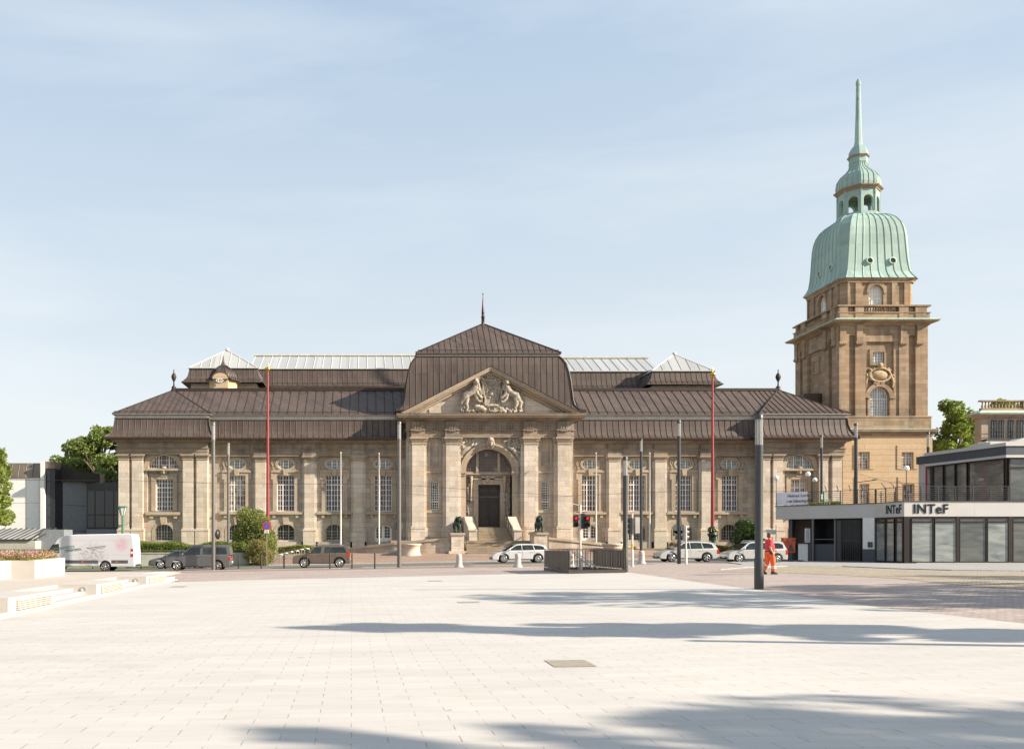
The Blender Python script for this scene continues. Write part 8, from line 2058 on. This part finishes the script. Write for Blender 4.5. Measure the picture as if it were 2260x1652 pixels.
hedge('planting', X(1578, 83), X(1640, 83), 82.5, 84.6, .05, .85, 7500, 'ground cover between the red flagpole and the dense bush', 'plants', M['dry'], .055, False)
hedge('long_grass', X(1684, 80), X(1724, 80), 80, 82, -.2, 1.5, 7000, 'long grass between the thick lamp and the pavilion', 'grass', M['blade'], .15)
hedge('verge_grass', X(280, 76), X(600, 76), 75.5, 76.7, -1.25, .30, 12000, 'rough grass and weeds along the far kerb', 'grass', M['blade'], .09)
hedge('verge_grass', X(1413, 85), X(1500, 85), 84.6, 86, -.0, .25, 2500, 'strip of lawn at the foot of the right wing', 'grass', M['blade'], .07)
hedge('terrace_greenery', X(1790, 73.5), X(1860, 73.5), 73.6, 74.4, ZF1, .35, 2500, 'potted greenery behind the terrace railing', 'plants', M['leafbush'], .05, False)
# planter flowers
def inpoly(P, poly):
    ins = np.zeros(len(P), bool); j = len(poly) - 1
    for i in range(len(poly)):
        xi, yi = poly[i]; xj, yj = poly[j]; c = ((yi > P[:, 1]) != (yj > P[:, 1])) & (P[:, 0] < (xj - xi) * (P[:, 1] - yi) / (yj - yi + 1e-9) + xi); ins ^= c; j = i
    return ins
Q = np.stack([rng.uniform(-20, -12.8, 60000), rng.uniform(31, 40, 60000)], 1); Q = Q[inpoly(Q, inn)]
Qz = .62 + rng.uniform(0, 1, len(Q)) ** 1.6 * .30
o = leaves_obj('wildflower_greenery', np.column_stack([Q, Qz]), 1, .055, M['dry'], None, aspect=.2, up=1.4); o['kind'] = 'stuff'; o['label'] = 'grasses and stems in the white planter'; o['category'] = 'plants'
k = rng.random(len(Q)) < .16; o = leaves_obj('pink_flowers', np.column_stack([Q[k], .72 + rng.uniform(0, .24, k.sum())]), 1, .03, M['flower_pink'], None); o['kind'] = 'stuff'; o['label'] = 'pink blossoms in the white planter'; o['category'] = 'flowers'
k = (rng.random(len(Q)) < .10) & (Q[:, 0] > -15.5); o = leaves_obj('orange_flowers', np.column_stack([Q[k], .68 + rng.uniform(0, .16, k.sum())]), 1, .03, M['flower_orange'], None); o['kind'] = 'stuff'; o['label'] = 'orange blossoms in the white planter'; o['category'] = 'flowers'
# trees beyond the right edge of the frame; only their shade reaches the picture
def shade_tree(x, y, h, cr, seed, flat=1., n=6000, size=.13, th=.30, label=''):
    return tree(x, y, gz(x, y), h, cr, label, group='plaza trees beyond the right edge', seed=seed, n=n, size=size, trunk_h=th, flat=flat, nl=150 if cr > 2 else 60, leaf=M['leaf'], lump=(.05, .13) if cr > 2 else (.22, .42))
shade_tree(24.3, 18.2, 11, 4.9, 31, label='plaza tree whose shade falls on the middle of the paving')
shade_tree(33, 20.0, 11, 4.6, 32, label='plaza tree shading the pink setts')
shade_tree(42, 26, 12, 4.2, 33, label='plaza tree shading the tan cobbles')
shade_tree(20.1, 9.7, 11.6, 1.25, 34, n=12000, th=.24, label='narrow plaza tree casting the long straight shadow band')
shade_tree(23.2, -.05, 11, 4.3, 35, label='plaza tree nearest the camera, shading the foreground')
e = lamp_post(VX + 13.5 / 10.2 * FPX, 600, 10.2, 50, 'street lamp beyond the right edge, casting a thin line of shadow', cap=8, gl=60, bandl=8)
shade_tree(19.9, -.15, 11, 2.3, 36, n=4500, label='plaza tree whose tip shades the bottom edge of the picture')
shade_tree(29, 14.5, 9.5, 3.2, 37, n=5000, label='small plaza tree beyond the right edge, between two larger ones')
